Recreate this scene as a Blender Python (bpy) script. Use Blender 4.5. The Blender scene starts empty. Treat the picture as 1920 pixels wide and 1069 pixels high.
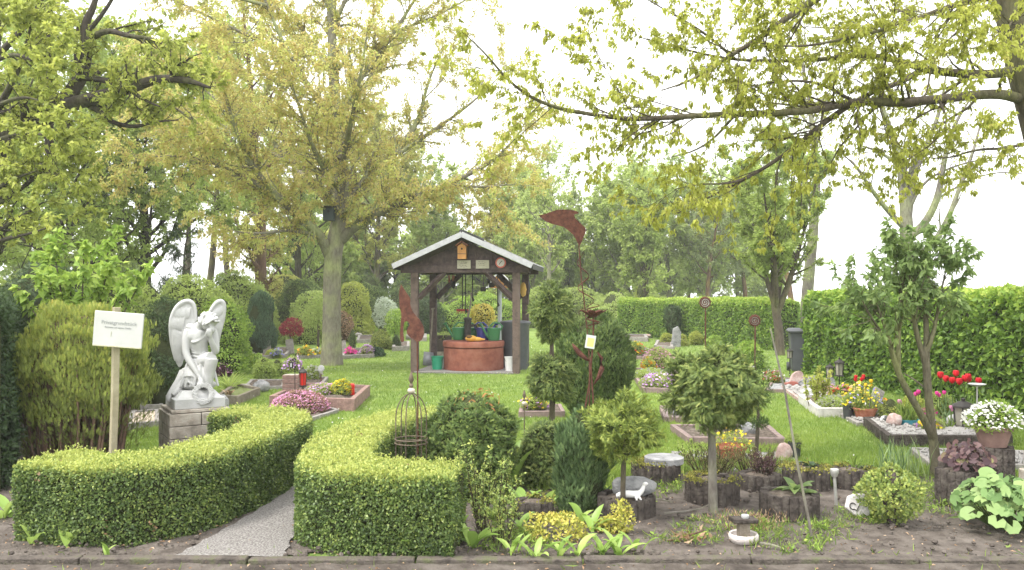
import bpy, math, random
import numpy as np
from mathutils import Vector, Matrix
# ------------------------------------------------------------------ camera, sky, sun
SC = bpy.context.scene
COL = SC.collection
EYE, FPX, HZ, CXP = 1.6, 1600.0, 550.0, 960.0
cd = bpy.data.cameras.new('camera'); cam = bpy.data.objects.new('camera', cd); COL.objects.link(cam)
cam.location = (0, 0, EYE); cam.rotation_euler = (math.radians(90), 0, 0)
cd.sensor_width = 36; cd.lens = 36 * FPX / 1920; cd.shift_y = (HZ - 534.5) / 1920
cd.clip_start = 0.1; cd.clip_end = 1000
SC.camera = cam
SUN_EL, SUN_AZ = math.radians(58), math.radians(-70)      # high veiled sun, from the left and a little behind
W = bpy.data.worlds.new('World'); SC.world = W; W.use_nodes = True
wn, wl = W.node_tree.nodes, W.node_tree.links
sky = wn.new('ShaderNodeTexSky'); sky.sky_type = 'NISHITA'; sky.sun_disc = False
sky.sun_elevation = SUN_EL; sky.sun_rotation = math.radians(180 + 20); sky.air_density = 1.0; sky.dust_density = 6.0; sky.ozone_density = 1.0
hs = wn.new('ShaderNodeHueSaturation'); hs.inputs['Saturation'].default_value = 0.12
mxw = wn.new('ShaderNodeMix'); mxw.data_type = 'RGBA'; mxw.inputs[0].default_value = 0.72
mxw.inputs[7].default_value = (9.6, 9.7, 9.8, 1)            # closed white cloud cover
wl.new(sky.outputs[0], hs.inputs['Color']); wl.new(hs.outputs[0], mxw.inputs[6])
bg = wn['Background']; wl.new(mxw.outputs[2], bg.inputs[0]); bg.inputs[1].default_value = 0.12
sl = bpy.data.lights.new('sun', 'SUN'); sun = bpy.data.objects.new('sun', sl); COL.objects.link(sun)
sl.energy = 1.5; sl.angle = math.radians(14); sl.color = (1, .96, .9)
sun.location = (-20, -5, 40)
sun.rotation_euler = Vector((math.sin(SUN_AZ) * math.cos(SUN_EL) * 1, -.35 * math.cos(SUN_EL), math.sin(SUN_EL))).to_track_quat('Z', 'Y').to_euler()
vs = SC.view_settings; vs.view_transform = 'Standard'; vs.look = 'None'; vs.gamma = 1; vs.exposure = 1.5
SC.render.engine = 'CYCLES'; SC.cycles.diffuse_bounces = 8
RNG = np.random.default_rng(7); random.seed(7)
def reseed(k):
    global RNG
    RNG = np.random.default_rng(k); random.seed(k)
# ------------------------------------------------------------------ places
def P(px, py, D): return np.array([(px - CXP) / FPX * D, D, EYE - (py - HZ) / FPX * D])
def gd(py): return FPX * EYE / (py - HZ)
def G(px, py):
    D = gd(py); return np.array([(px - CXP) / FPX * D, D, 0.])
def X(px, D): return (px - CXP) / FPX * D
def M(px, D): return px / FPX * D          # a length in picture pixels at distance D, in metres
# ------------------------------------------------------------------ objects
def tag(o, label=None, cat=None, group=None, kind=None):
    if label: o['label'] = label
    if cat: o['category'] = cat
    if group: o['group'] = group
    if kind: o['kind'] = kind
    return o
def thing(name, label, cat, loc=(0, 0, 0), rz=0, group=None):
    o = bpy.data.objects.new(name, None); COL.objects.link(o); o.empty_display_size = .1
    o.location = loc; o.rotation_euler = (0, 0, rz)
    return tag(o, label, cat, group)
def link(name, me, mat, parent=None):
    o = bpy.data.objects.new(name, me); COL.objects.link(o)
    if mat: me.materials.append(mat)
    if parent is not None: o.parent = parent
    return o
def copy_tree(o, parent=None):
    c = o.copy(); COL.objects.link(c)
    if parent is not None: c.parent = parent
    for ch in list(o.children): copy_tree(ch, c)
    return c
def again(o, loc, rz=None, s=None, label=None, group=None):
    c = copy_tree(o); c.location = loc
    if rz is not None: c.rotation_euler = (0, 0, rz)
    if s is not None: c.scale = (s, s, s) if np.isscalar(s) else s
    if label: c['label'] = label
    if group: c['group'] = group
    return c
# ------------------------------------------------------------------ materials
MATS = {}
def nodes(name):
    m = bpy.data.materials.new(name); m.use_nodes = True
    return m, m.node_tree.nodes, m.node_tree.links
def ramp(n, stops):
    r = n.new('ShaderNodeValToRGB'); e = r.color_ramp.elements
    while len(e) < len(stops): e.new(.5)
    for k, (p, c) in enumerate(stops): e[k].position = p; e[k].color = (*c, 1)
    return r
def mat(name, c, c2=None, rough=.7, scale=8., metal=0., bump=0., bscale=None, detail=6., thr=(.35, .65), trans=0., spec=.4, c3=None):
    """solid surface: two or three colours broken up by noise, fine bump"""
    if name in MATS: return MATS[name]
    m, n, l = nodes(name); b = n['Principled BSDF']; tc = n.new('ShaderNodeTexCoord')
    b.inputs['Roughness'].default_value = rough; b.inputs['Metallic'].default_value = metal
    b.inputs['Specular IOR Level'].default_value = spec
    if trans: b.inputs['Transmission Weight'].default_value = trans
    if c2 is None: c2 = tuple(x * .75 for x in c)
    t = n.new('ShaderNodeTexNoise'); t.inputs['Scale'].default_value = scale; t.inputs['Detail'].default_value = detail
    t.inputs['Roughness'].default_value = .65
    l.new(tc.outputs['Object'], t.inputs['Vector'])
    st = [(thr[0], c2), (thr[1], c)] if c3 is None else [(thr[0], c2), ((thr[0] + thr[1]) / 2, c), (thr[1], c3)]
    r = ramp(n, st); l.new(t.outputs['Fac'], r.inputs['Fac']); l.new(r.outputs[0], b.inputs['Base Color'])
    if bump:
        t2 = n.new('ShaderNodeTexNoise'); t2.inputs['Scale'].default_value = bscale or scale * 4; t2.inputs['Detail'].default_value = 8
        l.new(tc.outputs['Object'], t2.inputs['Vector'])
        bp = n.new('ShaderNodeBump'); bp.inputs['Strength'].default_value = min(1, bump); bp.inputs['Distance'].default_value = .02
        l.new(t2.outputs['Fac'], bp.inputs['Height']); l.new(bp.outputs[0], b.inputs['Normal'])
    MATS[name] = m; return m
def leaf(name, stops, trans=.35, rough=.5, spec=.25):
    """leaf: colour runs with each leaf's own age value v; lets light through"""
    if name in MATS: return MATS[name]
    m, n, l = nodes(name); b = n['Principled BSDF']; out = n['Material Output']
    a = n.new('ShaderNodeAttribute'); a.attribute_name = 'v'
    stops = [(p, tuple(min(.72, x * 1.2) for x in c)) for p, c in stops]
    r = ramp(n, stops); l.new(a.outputs['Fac'], r.inputs['Fac']); l.new(r.outputs[0], b.inputs['Base Color'])
    b.inputs['Roughness'].default_value = rough; b.inputs['Specular IOR Level'].default_value = spec
    if trans:
        tr = n.new('ShaderNodeBsdfTranslucent'); mx = n.new('ShaderNodeMixShader'); mx.inputs[0].default_value = trans
        l.new(r.outputs[0], tr.inputs[0]); l.new(b.outputs[0], mx.inputs[1]); l.new(tr.outputs[0], mx.inputs[2])
        l.new(mx.outputs[0], out.inputs[0])
    MATS[name] = m; return m
def bark(name, c, c2, vscale=6.):
    m, n, l = nodes(name); b = n['Principled BSDF']; b.inputs['Roughness'].default_value = .9
    b.inputs['Specular IOR Level'].default_value = .15
    tc = n.new('ShaderNodeTexCoord'); mp = n.new('ShaderNodeMapping'); mp.inputs['Scale'].default_value = (1, 1, .35)
    t = n.new('ShaderNodeTexNoise'); t.inputs['Scale'].default_value = vscale * 4; t.inputs['Detail'].default_value = 8
    t.inputs['Roughness'].default_value = .7
    t3 = n.new('ShaderNodeTexNoise'); t3.inputs['Scale'].default_value = 1.6
    l.new(tc.outputs['Object'], mp.inputs[0]); l.new(mp.outputs[0], t.inputs['Vector']); l.new(tc.outputs['Object'], t3.inputs['Vector'])
    r = ramp(n, [(.32, c2), (.62, c)]); l.new(t.outputs['Fac'], r.inputs['Fac'])
    r3 = ramp(n, [(.45, (.6, .6, .6)), (.65, (.85, 1.0, .62))]); l.new(t3.outputs['Fac'], r3.inputs['Fac'])
    mx = n.new('ShaderNodeMix'); mx.data_type = 'RGBA'; mx.blend_type = 'MULTIPLY'; mx.inputs[0].default_value = 1
    l.new(r.outputs[0], mx.inputs[6]); l.new(r3.outputs[0], mx.inputs[7]); l.new(mx.outputs[2], b.inputs['Base Color'])
    bp = n.new('ShaderNodeBump'); bp.inputs['Strength'].default_value = .8; bp.inputs['Distance'].default_value = .03
    l.new(t.outputs['Fac'], bp.inputs['Height']); l.new(bp.outputs[0], b.inputs['Normal'])
    return m
# ------------------------------------------------------------------ solid shapes
def rotm(rx=0, ry=0, rz=0): return np.array(Matrix.Rotation(rz, 3, 'Z') @ Matrix.Rotation(ry, 3, 'Y') @ Matrix.Rotation(rx, 3, 'X'))
def unit(a):
    a = np.asarray(a, float); return a / np.maximum(np.linalg.norm(a, axis=-1, keepdims=True), 1e-9)
class MB:
    def __init__(s): s.v = []; s.f = []; s.n = 0
    def raw(s, v, f):
        s.v.append(np.asarray(v, float)); s.f += [tuple(i + s.n for i in q) for q in f]; s.n += len(v); return s
    def box(s, c, d, r=None):
        v = np.array([(x, y, z) for x in (-.5, .5) for y in (-.5, .5) for z in (-.5, .5)]) * np.array(d)
        if r is not None: v = v @ np.asarray(r).T
        return s.raw(v + np.array(c), [(0, 1, 3, 2), (4, 6, 7, 5), (0, 4, 5, 1), (2, 3, 7, 6), (0, 2, 6, 4), (1, 5, 7, 3)])
    def tube(s, pts, rad, seg=8, caps=True, squash=None):
        p = np.asarray(pts, float); k = len(p)
        r = np.full(k, rad, float) if np.isscalar(rad) else np.interp(np.linspace(0, 1, k), np.linspace(0, 1, len(rad)), rad)
        t = unit(np.gradient(p, axis=0)); ref = np.array([0, 0, 1.]) if abs(t[0][2]) < .9 else np.array([1., 0, 0])
        vs_ = []
        a = np.linspace(0, 2 * math.pi, seg, endpoint=False)
        for i in range(k):
            u = ref - t[i] * ref.dot(t[i]); u = u / (np.linalg.norm(u) + 1e-9); w = np.cross(t[i], u); ref = u
            vs_.append(p[i] + r[i] * (np.cos(a)[:, None] * u + np.sin(a)[:, None] * w * (squash or 1)))
        v = np.concatenate(vs_); f = []
        for i in range(k - 1):
            for j in range(seg):
                j2 = (j + 1) % seg; f.append((i * seg + j, i * seg + j2, (i + 1) * seg + j2, (i + 1) * seg + j))
        if caps: f += [tuple(range(seg))[::-1], tuple(range((k - 1) * seg, k * seg))]
        return s.raw(v, f)
    def lathe(s, prof, c=(0, 0, 0), seg=24, r=None, lobes=None):
        k = len(prof); a = np.linspace(0, 2 * math.pi, seg, endpoint=False)
        v = np.array([(p[0] * math.cos(x) * (1 if not lobes else 1 + lobes[1] * math.cos(lobes[0] * x)), p[0] * math.sin(x) * (1 if not lobes else 1 + lobes[1] * math.cos(lobes[0] * x)), p[1]) for p in prof for x in a])
        if r is not None: v = v @ np.asarray(r).T
        f = [(i * seg + j, i * seg + (j + 1) % seg, (i + 1) * seg + (j + 1) % seg, (i + 1) * seg + j) for i in range(k - 1) for j in range(seg)]
        f += [tuple(range(seg))[::-1], tuple(range((k - 1) * seg, k * seg))]
        return s.raw(v + np.array(c), f)
    def ball(s, c, rad, seg=16, rings=10, r=None, lump=0., lf=3.):
        th = np.linspace(0, math.pi, rings + 1)
        v = []
        for t in th:
            for a in np.linspace(0, 2 * math.pi, seg, endpoint=False): v.append((math.sin(t) * math.cos(a), math.sin(t) * math.sin(a), math.cos(t)))
        v = np.array(v)
        if lump: v = v * (1 + lump * lumps(v * lf, RNG.uniform(0, 9)))[:, None]
        v = v * np.array(rad)
        if r is not None: v = v @ np.asarray(r).T
        f = [(i * seg + j, (i + 1) * seg + j, (i + 1) * seg + (j + 1) % seg, i * seg + (j + 1) % seg) for i in range(rings) for j in range(seg)]
        return s.raw(v + np.array(c), f)
    def prism(s, poly, y0, y1, plane='xz'):
        """outline extruded: xz -> along y, xy -> along z"""
        k = len(poly); q = []
        for y in (y0, y1):
            for a, b in poly: q.append((a, y, b) if plane == 'xz' else (a, b, y))
        f = [tuple(range(k)), tuple(range(k, 2 * k))[::-1]] + [(i, k + i, k + (i + 1) % k, (i + 1) % k) for i in range(k)]
        return s.raw(q, f)
    def build(s, name, m, parent=None, smooth=True, angle=40, bevel=0, at=None):
        me = bpy.data.meshes.new(name)
        v = np.concatenate(s.v)
        if at is not None: v = v - np.array(at)
        me.from_pydata(v.tolist(), [], s.f); me.update()
        if smooth:
            me.shade_smooth(); me.set_sharp_from_angle(angle=math.radians(angle))
        o = link(name, me, m, parent)
        if at is not None: o.location = at
        import bmesh
        bm = bmesh.new(); bm.from_mesh(me); bmesh.ops.recalc_face_normals(bm, faces=bm.faces); bm.to_mesh(me); bm.free()
        if bevel:
            b = o.modifiers.new('bevel', 'BEVEL'); b.width = bevel; b.segments = 2; b.limit_method = 'ANGLE'; b.angle_limit = math.radians(40)
        return o
def lumps(v, ph=0.):
    x, y, z = v[..., 0], v[..., 1], v[..., 2]
    return (np.sin(x * 1.7 + ph) * np.cos(y * 1.3 - ph * 2 + 1) + np.sin(z * 1.9 + x * .7 + ph * 3) * .8 + np.sin(y * 2.9 + z * 2.3 - x * 1.1 + ph) * .6 + np.sin(x * 4.1 - y * 3.7 + z * 3.1 + ph * 5) * .35) / 2.2
# ------------------------------------------------------------------ leaves
def T(vs_, fs): return np.array(vs_, float), fs
TPL = {
 'q': T([(0, 0, 0), (.45, -.5, .10), (1, 0, -.10), (.45, .5, .10)], [(0, 1, 2, 3)]),
 'v': T([(0, 0, 0), (.42, -.5, .12), (1, 0, -.16), (.42, .5, .12), (.45, 0, -.02)], [(0, 1, 2, 4), (0, 4, 2, 3)]),
 'b': T([(0, -.5, 0), (0, .5, 0), (.6, .34, -.03), (.6, -.34, -.03), (1, 0, -.2)], [(0, 1, 2, 3), (3, 2, 4)]),
 't': T([(0, -.5, 0), (0, .5, 0), (1, 0, 0)], [(0, 1, 2)]),
 'hex': T([(.5 + .5 * math.cos(a), .5 * math.sin(a), .06 * math.cos(3 * a)) for a in np.linspace(0, 2 * math.pi, 7)[:-1]], [(0, 1, 2, 3, 4, 5)]),
}
def _spray(pairs, ang, droop, taper=.75):
    v, f = [], []
    def bit(p, d, l, w):
        k = len(v); n_ = np.array([-d[1], d[0]])
        for t_, s_ in ((0, 0), (.4, -.5), (1, 0), (.4, .5)):
            q = p + d * l * t_ + n_ * w * s_; v.append((q[0], q[1], -droop * q[0] ** 2 - .35 * abs(q[1]) ** 1.5))
        f.append((k, k + 1, k + 2, k + 3))
    bit(np.array([0., 0.]), np.array([1., 0.]), 1., .07)
    for i in range(pairs):
        t_ = .12 + .75 * i / pairs
        for sg in (-1, 1):
            a = ang * sg; bit(np.array([t_, 0.]), np.array([math.cos(a), math.sin(a)]), .46 * (1 - taper * t_), .075)
    return T(v, f)
TPL['spray'] = _spray(6, .75, .5, .6)
TPL['fir'] = _spray(6, .8, .1)
def _lobed():
    a = np.linspace(-2.7, 2.7, 12); r = [.47 if i % 2 else .53 for i in range(12)]
    v = [(.45, 0, -.05)] + [(.45 + r[i] * math.cos(a[i]), r[i] * math.sin(a[i]), .05 * (1 if i % 2 else -1)) for i in range(12)]
    return T(v, [(0, i, i + 1) for i in range(1, 12)])
TPL['lobed'] = _lobed()
class Leaves:
    def __init__(s, tpl='q'): s.t = tpl; s.a = []
    def add(s, p, d, n, l, w, v):
        p = np.atleast_2d(p); k = len(p)
        f = lambda q: np.full(k, q, float) if np.isscalar(q) else np.asarray(q, float)
        s.a.append((p, np.broadcast_to(d, p.shape), np.broadcast_to(n, p.shape), f(l), f(w), f(v))); return s
    def count(s): return sum(len(x[0]) for x in s.a)
    def build(s, name, m, parent=None):
        p, d, n = (np.concatenate([x[i] for x in s.a]) for i in range(3)); L, w, v = (np.concatenate([x[i] for x in s.a]) for i in (3, 4, 5))
        d = unit(d); b = unit(np.cross(n, d)); n = np.cross(d, b)
        tv, tf = TPL[s.t]; k, nv = len(p), len(tv)
        V = p[:, None] + d[:, None] * (tv[:, 0][None, :, None] * L[:, None, None]) + b[:, None] * (tv[:, 1][None, :, None] * w[:, None, None]) + n[:, None] * (tv[:, 2][None, :, None] * L[:, None, None])
        fl = np.array([i for q in tf for i in q]); st = np.cumsum([0] + [len(q) for q in tf])[:-1]
        me = bpy.data.meshes.new(name); me.vertices.add(k * nv); me.vertices.foreach_set('co', V.astype('f').ravel())
        me.loops.add(k * len(fl)); me.loops.foreach_set('vertex_index', (fl[None] + (np.arange(k) * nv)[:, None]).astype('i').ravel())
        me.polygons.add(k * len(tf)); me.polygons.foreach_set('loop_start', (st[None] + (np.arange(k) * len(fl))[:, None]).astype('i').ravel())
        me.update(calc_edges=True)
        at = me.attributes.new('v', 'FLOAT', 'FACE'); at.data.foreach_set('value', np.repeat(np.clip(v, 0, 1), len(tf)).astype('f'))
        return link(name, me, m, parent)
def rdir(k): return unit(RNG.normal(size=(k, 3)))
def ru(a, b, k): return RNG.uniform(a, b, k)
# ------------------------------------------------------------------ branches
def wander(p0, d0, L, n=5, wob=.18, up=.05):
    p = [np.array(p0, float)]; d = unit(d0)
    for i in range(n):
        d = unit(d + RNG.normal(size=3) * wob + np.array([0, 0, up])); p.append(p[-1] + d * L / n)
    return np.array(p)
class Poly:
    __slots__ = ('p', 'r', 'L')
    def __init__(s, p, r0, r1=None):
        s.p = np.array(p, float); r = [r0, r1] if r1 is not None else r0
        s.r = np.interp(np.linspace(0, 1, len(s.p)), np.linspace(0, 1, len(r)), r); s.L = np.linalg.norm(np.diff(s.p, axis=0), axis=1).sum()
    def at(s, t):
        k = (len(s.p) - 1) * t; i = min(int(k), len(s.p) - 2); f = k - i
        return s.p[i] * (1 - f) + s.p[i + 1] * f, unit(s.p[i + 1] - s.p[i]), s.r[i] * (1 - f) + s.r[i + 1] * f
THICK = [1.]
def curve(p, r, k=3):
    """smooth a hand-laid branch"""
    p = np.array(p, float); r = np.interp(np.linspace(0, 1, len(p)), np.linspace(0, 1, len(r)), r) * THICK[0]
    for _ in range(k - 1):
        a = p[:-1] * .75 + p[1:] * .25; b = p[:-1] * .25 + p[1:] * .75
        p = np.concatenate([p[:1], np.stack([a, b], 1).reshape(-1, 3), p[-1:]])
        ra = r[:-1] * .75 + r[1:] * .25; rb = r[:-1] * .25 + r[1:] * .75
        r = np.concatenate([r[:1], np.stack([ra, rb], 1).ravel(), r[-1:]])
    q = Poly(p, list(r)); q.r = r; return q
def kids(polys, per_m, L, ang=(.5, 1.1), up=.05, wob=.2, rf=.6, t0=.25, n=5, taper=.55, rmin=.004):
    out = []
    for q in polys:
        k = RNG.poisson(per_m * q.L * (1 - t0))
        for t in RNG.uniform(t0, 1, k):
            p, d, r = q.at(t); a = RNG.uniform(*ang); s = RNG.normal(size=3); s = unit(s - d * s.dot(d))
            l = RNG.uniform(*L) * (1 - taper * t)
            out.append(Poly(wander(p, d * math.cos(a) + s * math.sin(a), l, n, wob, up), max(r * rf, rmin * 1.4), max(rmin * .5, r * rf * .2)))
    return out
def wood(polys, name, m, parent, segs=None):
    mb = MB()
    for q in polys:
        r = q.r.max(); seg = 10 if r > .1 else 7 if r > .04 else 5 if r > .012 else 3
        mb.tube(q.p, list(q.r), seg, caps=r > .03)
    me = bpy.data.meshes.new(name); me.from_pydata(np.concatenate(mb.v).tolist(), [], mb.f); me.update(); me.shade_smooth()
    return link(name, me, m, parent)
def leaves_on(polys, per_m, size, LV, aspect=.5, droop=.4, spread=.05, k=4, t0=.2, vr=(0, 1), out=.6, vfun=None):
    """clusters of k leaves along twigs, splayed about the twig and hanging by droop"""
    P0, D0 = [], []
    for q in polys:
        c = max(1, RNG.poisson(per_m * q.L))
        for t in RNG.uniform(t0, 1, c):
            p, d, r = q.at(t); P0.append(p); D0.append(d)
    if not P0: return
    p = np.repeat(np.array(P0), k, 0); d = np.repeat(np.array(D0), k, 0); n = len(p)
    cv = np.repeat(RNG.uniform(0, 1, len(P0)), k)
    dd = unit(d * .35 + rdir(n) * out + np.array([0, 0, -droop]))
    nn = unit(rdir(n) * .7 + np.array([0, 0, .8]))
    v = vr[0] + (vr[1] - vr[0]) * np.clip(cv * .7 + ru(0, .3, n), 0, 1)
    s = size * ru(.6, 1.25, n)
    LV.add(p + rdir(n) * ru(0, spread, n)[:, None], dd, nn, s, s * aspect * ru(.8, 1.2, n), v)
# ------------------------------------------------------------------ clipped hedges
def resample(p, step):
    p = np.array(p, float); s = np.r_[0, np.cumsum(np.linalg.norm(np.diff(p, axis=0), axis=1))]
    k = max(2, int(s[-1] / step) + 1); q = np.linspace(0, s[-1], k)
    return np.stack([np.interp(q, s, p[:, i]) for i in range(p.shape[1])], 1), s[-1]
def chaikin(p, k=2):
    p = np.array(p, float)
    for _ in range(k):
        a = p[:-1] * .75 + p[1:] * .25; b = p[:-1] * .25 + p[1:] * .75
        p = np.concatenate([p[:1], np.stack([a, b], 1).reshape(-1, p.shape[1]), p[-1:]])
    return p
def section(w, h, r, k=4):
    pts = [(w / 2, 0)]
    for a in np.linspace(0, math.pi / 2, k): pts.append((w / 2 - r + r * math.cos(a), h - r + r * math.sin(a)))
    for a in np.linspace(math.pi / 2, math.pi, k): pts.append((-w / 2 + r + r * math.cos(a), h - r + r * math.sin(a)))
    pts.append((-w / 2, 0)); return np.array(pts)
def hedge(name, label, cat, path, w, h, dens, size, aspect, m, core, tpl='q', lump=.02, lf=3., r=.06, jit=.035, top_v=.45, side=(.0, .5), shoots=0, shootlen=.05, droop=.1, group=None, smooth=2, dead=0):
    path = chaikin(path, smooth) if smooth else np.array(path, float); c, Ltot = resample(path, .05)
    tg = unit(np.gradient(c, axis=0)); nr = np.stack([tg[:, 1], -tg[:, 0]], 1)
    ct = np.array([c[:, 0].mean(), c[:, 1].mean(), 0]); root = thing(name, label, cat, ct, 0, group)
    ph = RNG.uniform(0, 9)
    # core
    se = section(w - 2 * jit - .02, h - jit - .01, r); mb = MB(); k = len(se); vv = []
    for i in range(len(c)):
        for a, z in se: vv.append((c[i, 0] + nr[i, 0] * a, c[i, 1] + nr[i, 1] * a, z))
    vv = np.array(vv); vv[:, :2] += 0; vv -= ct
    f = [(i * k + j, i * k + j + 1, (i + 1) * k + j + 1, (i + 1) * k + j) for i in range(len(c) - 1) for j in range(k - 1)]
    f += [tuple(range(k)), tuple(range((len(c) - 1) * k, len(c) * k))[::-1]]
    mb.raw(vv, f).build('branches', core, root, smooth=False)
    # leaves on the skin
    se = section(w, h, r, 5); sl_ = np.r_[0, np.cumsum(np.linalg.norm(np.diff(se, axis=0), axis=1))]
    area = sl_[-1] * Ltot; N = int(area * dens)
    u = RNG.uniform(0, sl_[-1], N); a = np.interp(u, sl_, se[:, 0]); z = np.interp(u, sl_, se[:, 1])
    ji = np.clip(np.searchsorted(sl_, u) - 1, 0, len(se) - 2); dse = np.diff(se, axis=0); ns = unit(np.stack([dse[:, 1], -dse[:, 0]], 1))[ji]
    fi = RNG.uniform(0, len(c) - 1, N); i0 = np.minimum(fi.astype(int), len(c) - 2); fr = (fi - i0)[:, None]
    cc = c[i0] * (1 - fr) + c[i0 + 1] * fr; nn = unit(nr[i0] * (1 - fr) + nr[i0 + 1] * fr)
    p = np.c_[cc + nn * a[:, None], z]; n = np.c_[nn * ns[:, :1], ns[:, 1]]
    Ne = int(w * h * dens)
    for e, sg in ((0, -1), (-1, 1)):
        aa = RNG.uniform(-w / 2, w / 2, Ne); zz = RNG.uniform(0, h, Ne)
        zz = np.where((np.abs(aa) > w / 2 - r), np.minimum(zz, h - r * .6), zz)
        p = np.r_[p, np.c_[c[e] + nr[e] * aa[:, None] + tg[e] * sg * .0, zz]]; n = np.r_[n, np.c_[np.repeat([tg[e] * sg], Ne, 0), np.zeros(Ne)]]
    N = len(p); lum = lumps(p * lf, ph)
    p = p + n * (lump * lum - RNG.exponential(jit * .5, N).clip(0, jit * 1.6))[:, None]
    p[:, 2] = np.maximum(p[:, 2], .015)
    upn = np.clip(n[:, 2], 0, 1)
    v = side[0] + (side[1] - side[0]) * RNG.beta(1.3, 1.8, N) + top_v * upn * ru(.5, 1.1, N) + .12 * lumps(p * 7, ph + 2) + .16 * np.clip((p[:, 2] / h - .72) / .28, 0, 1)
    d = unit(rdir(N) * .8 + n * .35 + np.c_[np.zeros((N, 2)), np.full(N, -droop) + upn * .9]); nd = unit(n * .9 + rdir(N) * .75)
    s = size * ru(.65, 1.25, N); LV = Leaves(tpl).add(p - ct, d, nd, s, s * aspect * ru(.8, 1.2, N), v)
    if shoots:   # fresh upright shoots over the top
        idx = np.where(n[:, 2] > .5)[0]; idx = RNG.choice(idx, min(len(idx), int(shoots * w * Ltot)), replace=True)
        for kk in range(6):
            hh = ru(.0, 1, len(idx)) * shootlen; q = p[idx] + np.c_[RNG.normal(size=(len(idx), 2)) * .006, hh]
            LV.add(q - ct, unit(rdir(len(idx)) * .9 + [0, 0, .9]), rdir(len(idx)), size * ru(.5, 1, len(idx)), size * aspect * ru(.5, 1, len(idx)), ru(.75, 1, len(idx)))
    LV.build('foliage', m, root)
    if dead:    # small dry patches in the clipped face
        LD = Leaves('v'); ok = np.where((z_ := p[:, 2]) > .08)[0]
        for i in RNG.choice(ok, dead):
            k = int(RNG.integers(4, 16)); q = p[i] + RNG.normal(size=(k, 3)) * .018 + n[i] * .012; LD.add(q - ct, unit(rdir(k) + n[i] * .4), unit(n[i] + rdir(k) * .7), ru(.015, .032, k), .014, ru(0, .9, k))
        LD.build('dead_leaves', leaf('dry_leaf', [(0, (.14, .08, .04)), (.5, (.26, .17, .10)), (1, (.40, .30, .20))], .2, .8), root)
    return root
# ------------------------------------------------------------------ shrubs
def profile_points(prof, N, sx=1., sy=1.):
    pr = np.array(prof, float); z, r = pr[:, 0], pr[:, 1]
    seg = np.sqrt(np.diff(z) ** 2 + np.diff(r) ** 2) * (r[:-1] + r[1:]) / 2 + 1e-9
    i = RNG.choice(len(seg), N, p=seg / seg.sum()); t = RNG.uniform(0, 1, N)
    zz = z[i] + (z[i + 1] - z[i]) * t; rr = r[i] + (r[i + 1] - r[i]) * t; a = RNG.uniform(0, 2 * math.pi, N)
    dz, dr = (z[i + 1] - z[i]), (r[i + 1] - r[i]); nl = np.sqrt(dz ** 2 + dr ** 2)
    n = np.c_[np.cos(a) * dz / nl, np.sin(a) * dz / nl, -dr / nl]; p = np.c_[np.cos(a) * rr * sx, np.sin(a) * rr * sy, zz]
    return p, n
def ballprof(zc, rz, r, k=12, lo=-1., hi=1.):
    return [(zc + rz * math.sin(t), r * math.cos(t)) for t in np.linspace(lo * math.pi / 2, hi * math.pi / 2, k)]
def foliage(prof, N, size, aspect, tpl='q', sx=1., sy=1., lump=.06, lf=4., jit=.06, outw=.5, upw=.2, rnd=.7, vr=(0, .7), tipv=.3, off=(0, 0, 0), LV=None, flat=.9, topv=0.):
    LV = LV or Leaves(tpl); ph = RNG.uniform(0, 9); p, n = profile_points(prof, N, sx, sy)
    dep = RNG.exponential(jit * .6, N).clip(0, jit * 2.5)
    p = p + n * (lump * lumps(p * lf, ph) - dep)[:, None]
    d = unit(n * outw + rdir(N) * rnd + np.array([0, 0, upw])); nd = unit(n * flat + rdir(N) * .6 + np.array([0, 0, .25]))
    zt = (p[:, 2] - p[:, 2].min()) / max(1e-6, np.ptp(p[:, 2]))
    v = vr[0] + (vr[1] - vr[0]) * RNG.beta(1.4, 1.6, N) + tipv * (1 - dep / (jit * 1.2)).clip(-.3, 1) * ru(.3, 1, N) + .1 * lumps(p * lf * 2.1, ph + 1) + topv * zt  # tips lighter as new growth; deeper leaves darkened to paint recess shade
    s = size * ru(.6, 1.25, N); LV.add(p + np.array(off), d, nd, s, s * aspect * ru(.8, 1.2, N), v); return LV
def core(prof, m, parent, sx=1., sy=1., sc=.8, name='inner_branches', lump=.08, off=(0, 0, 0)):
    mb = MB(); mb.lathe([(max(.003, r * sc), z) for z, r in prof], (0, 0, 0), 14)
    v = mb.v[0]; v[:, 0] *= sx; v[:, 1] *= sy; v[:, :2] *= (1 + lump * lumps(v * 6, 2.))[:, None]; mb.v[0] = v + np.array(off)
    return mb.build(name, m, parent)
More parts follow.
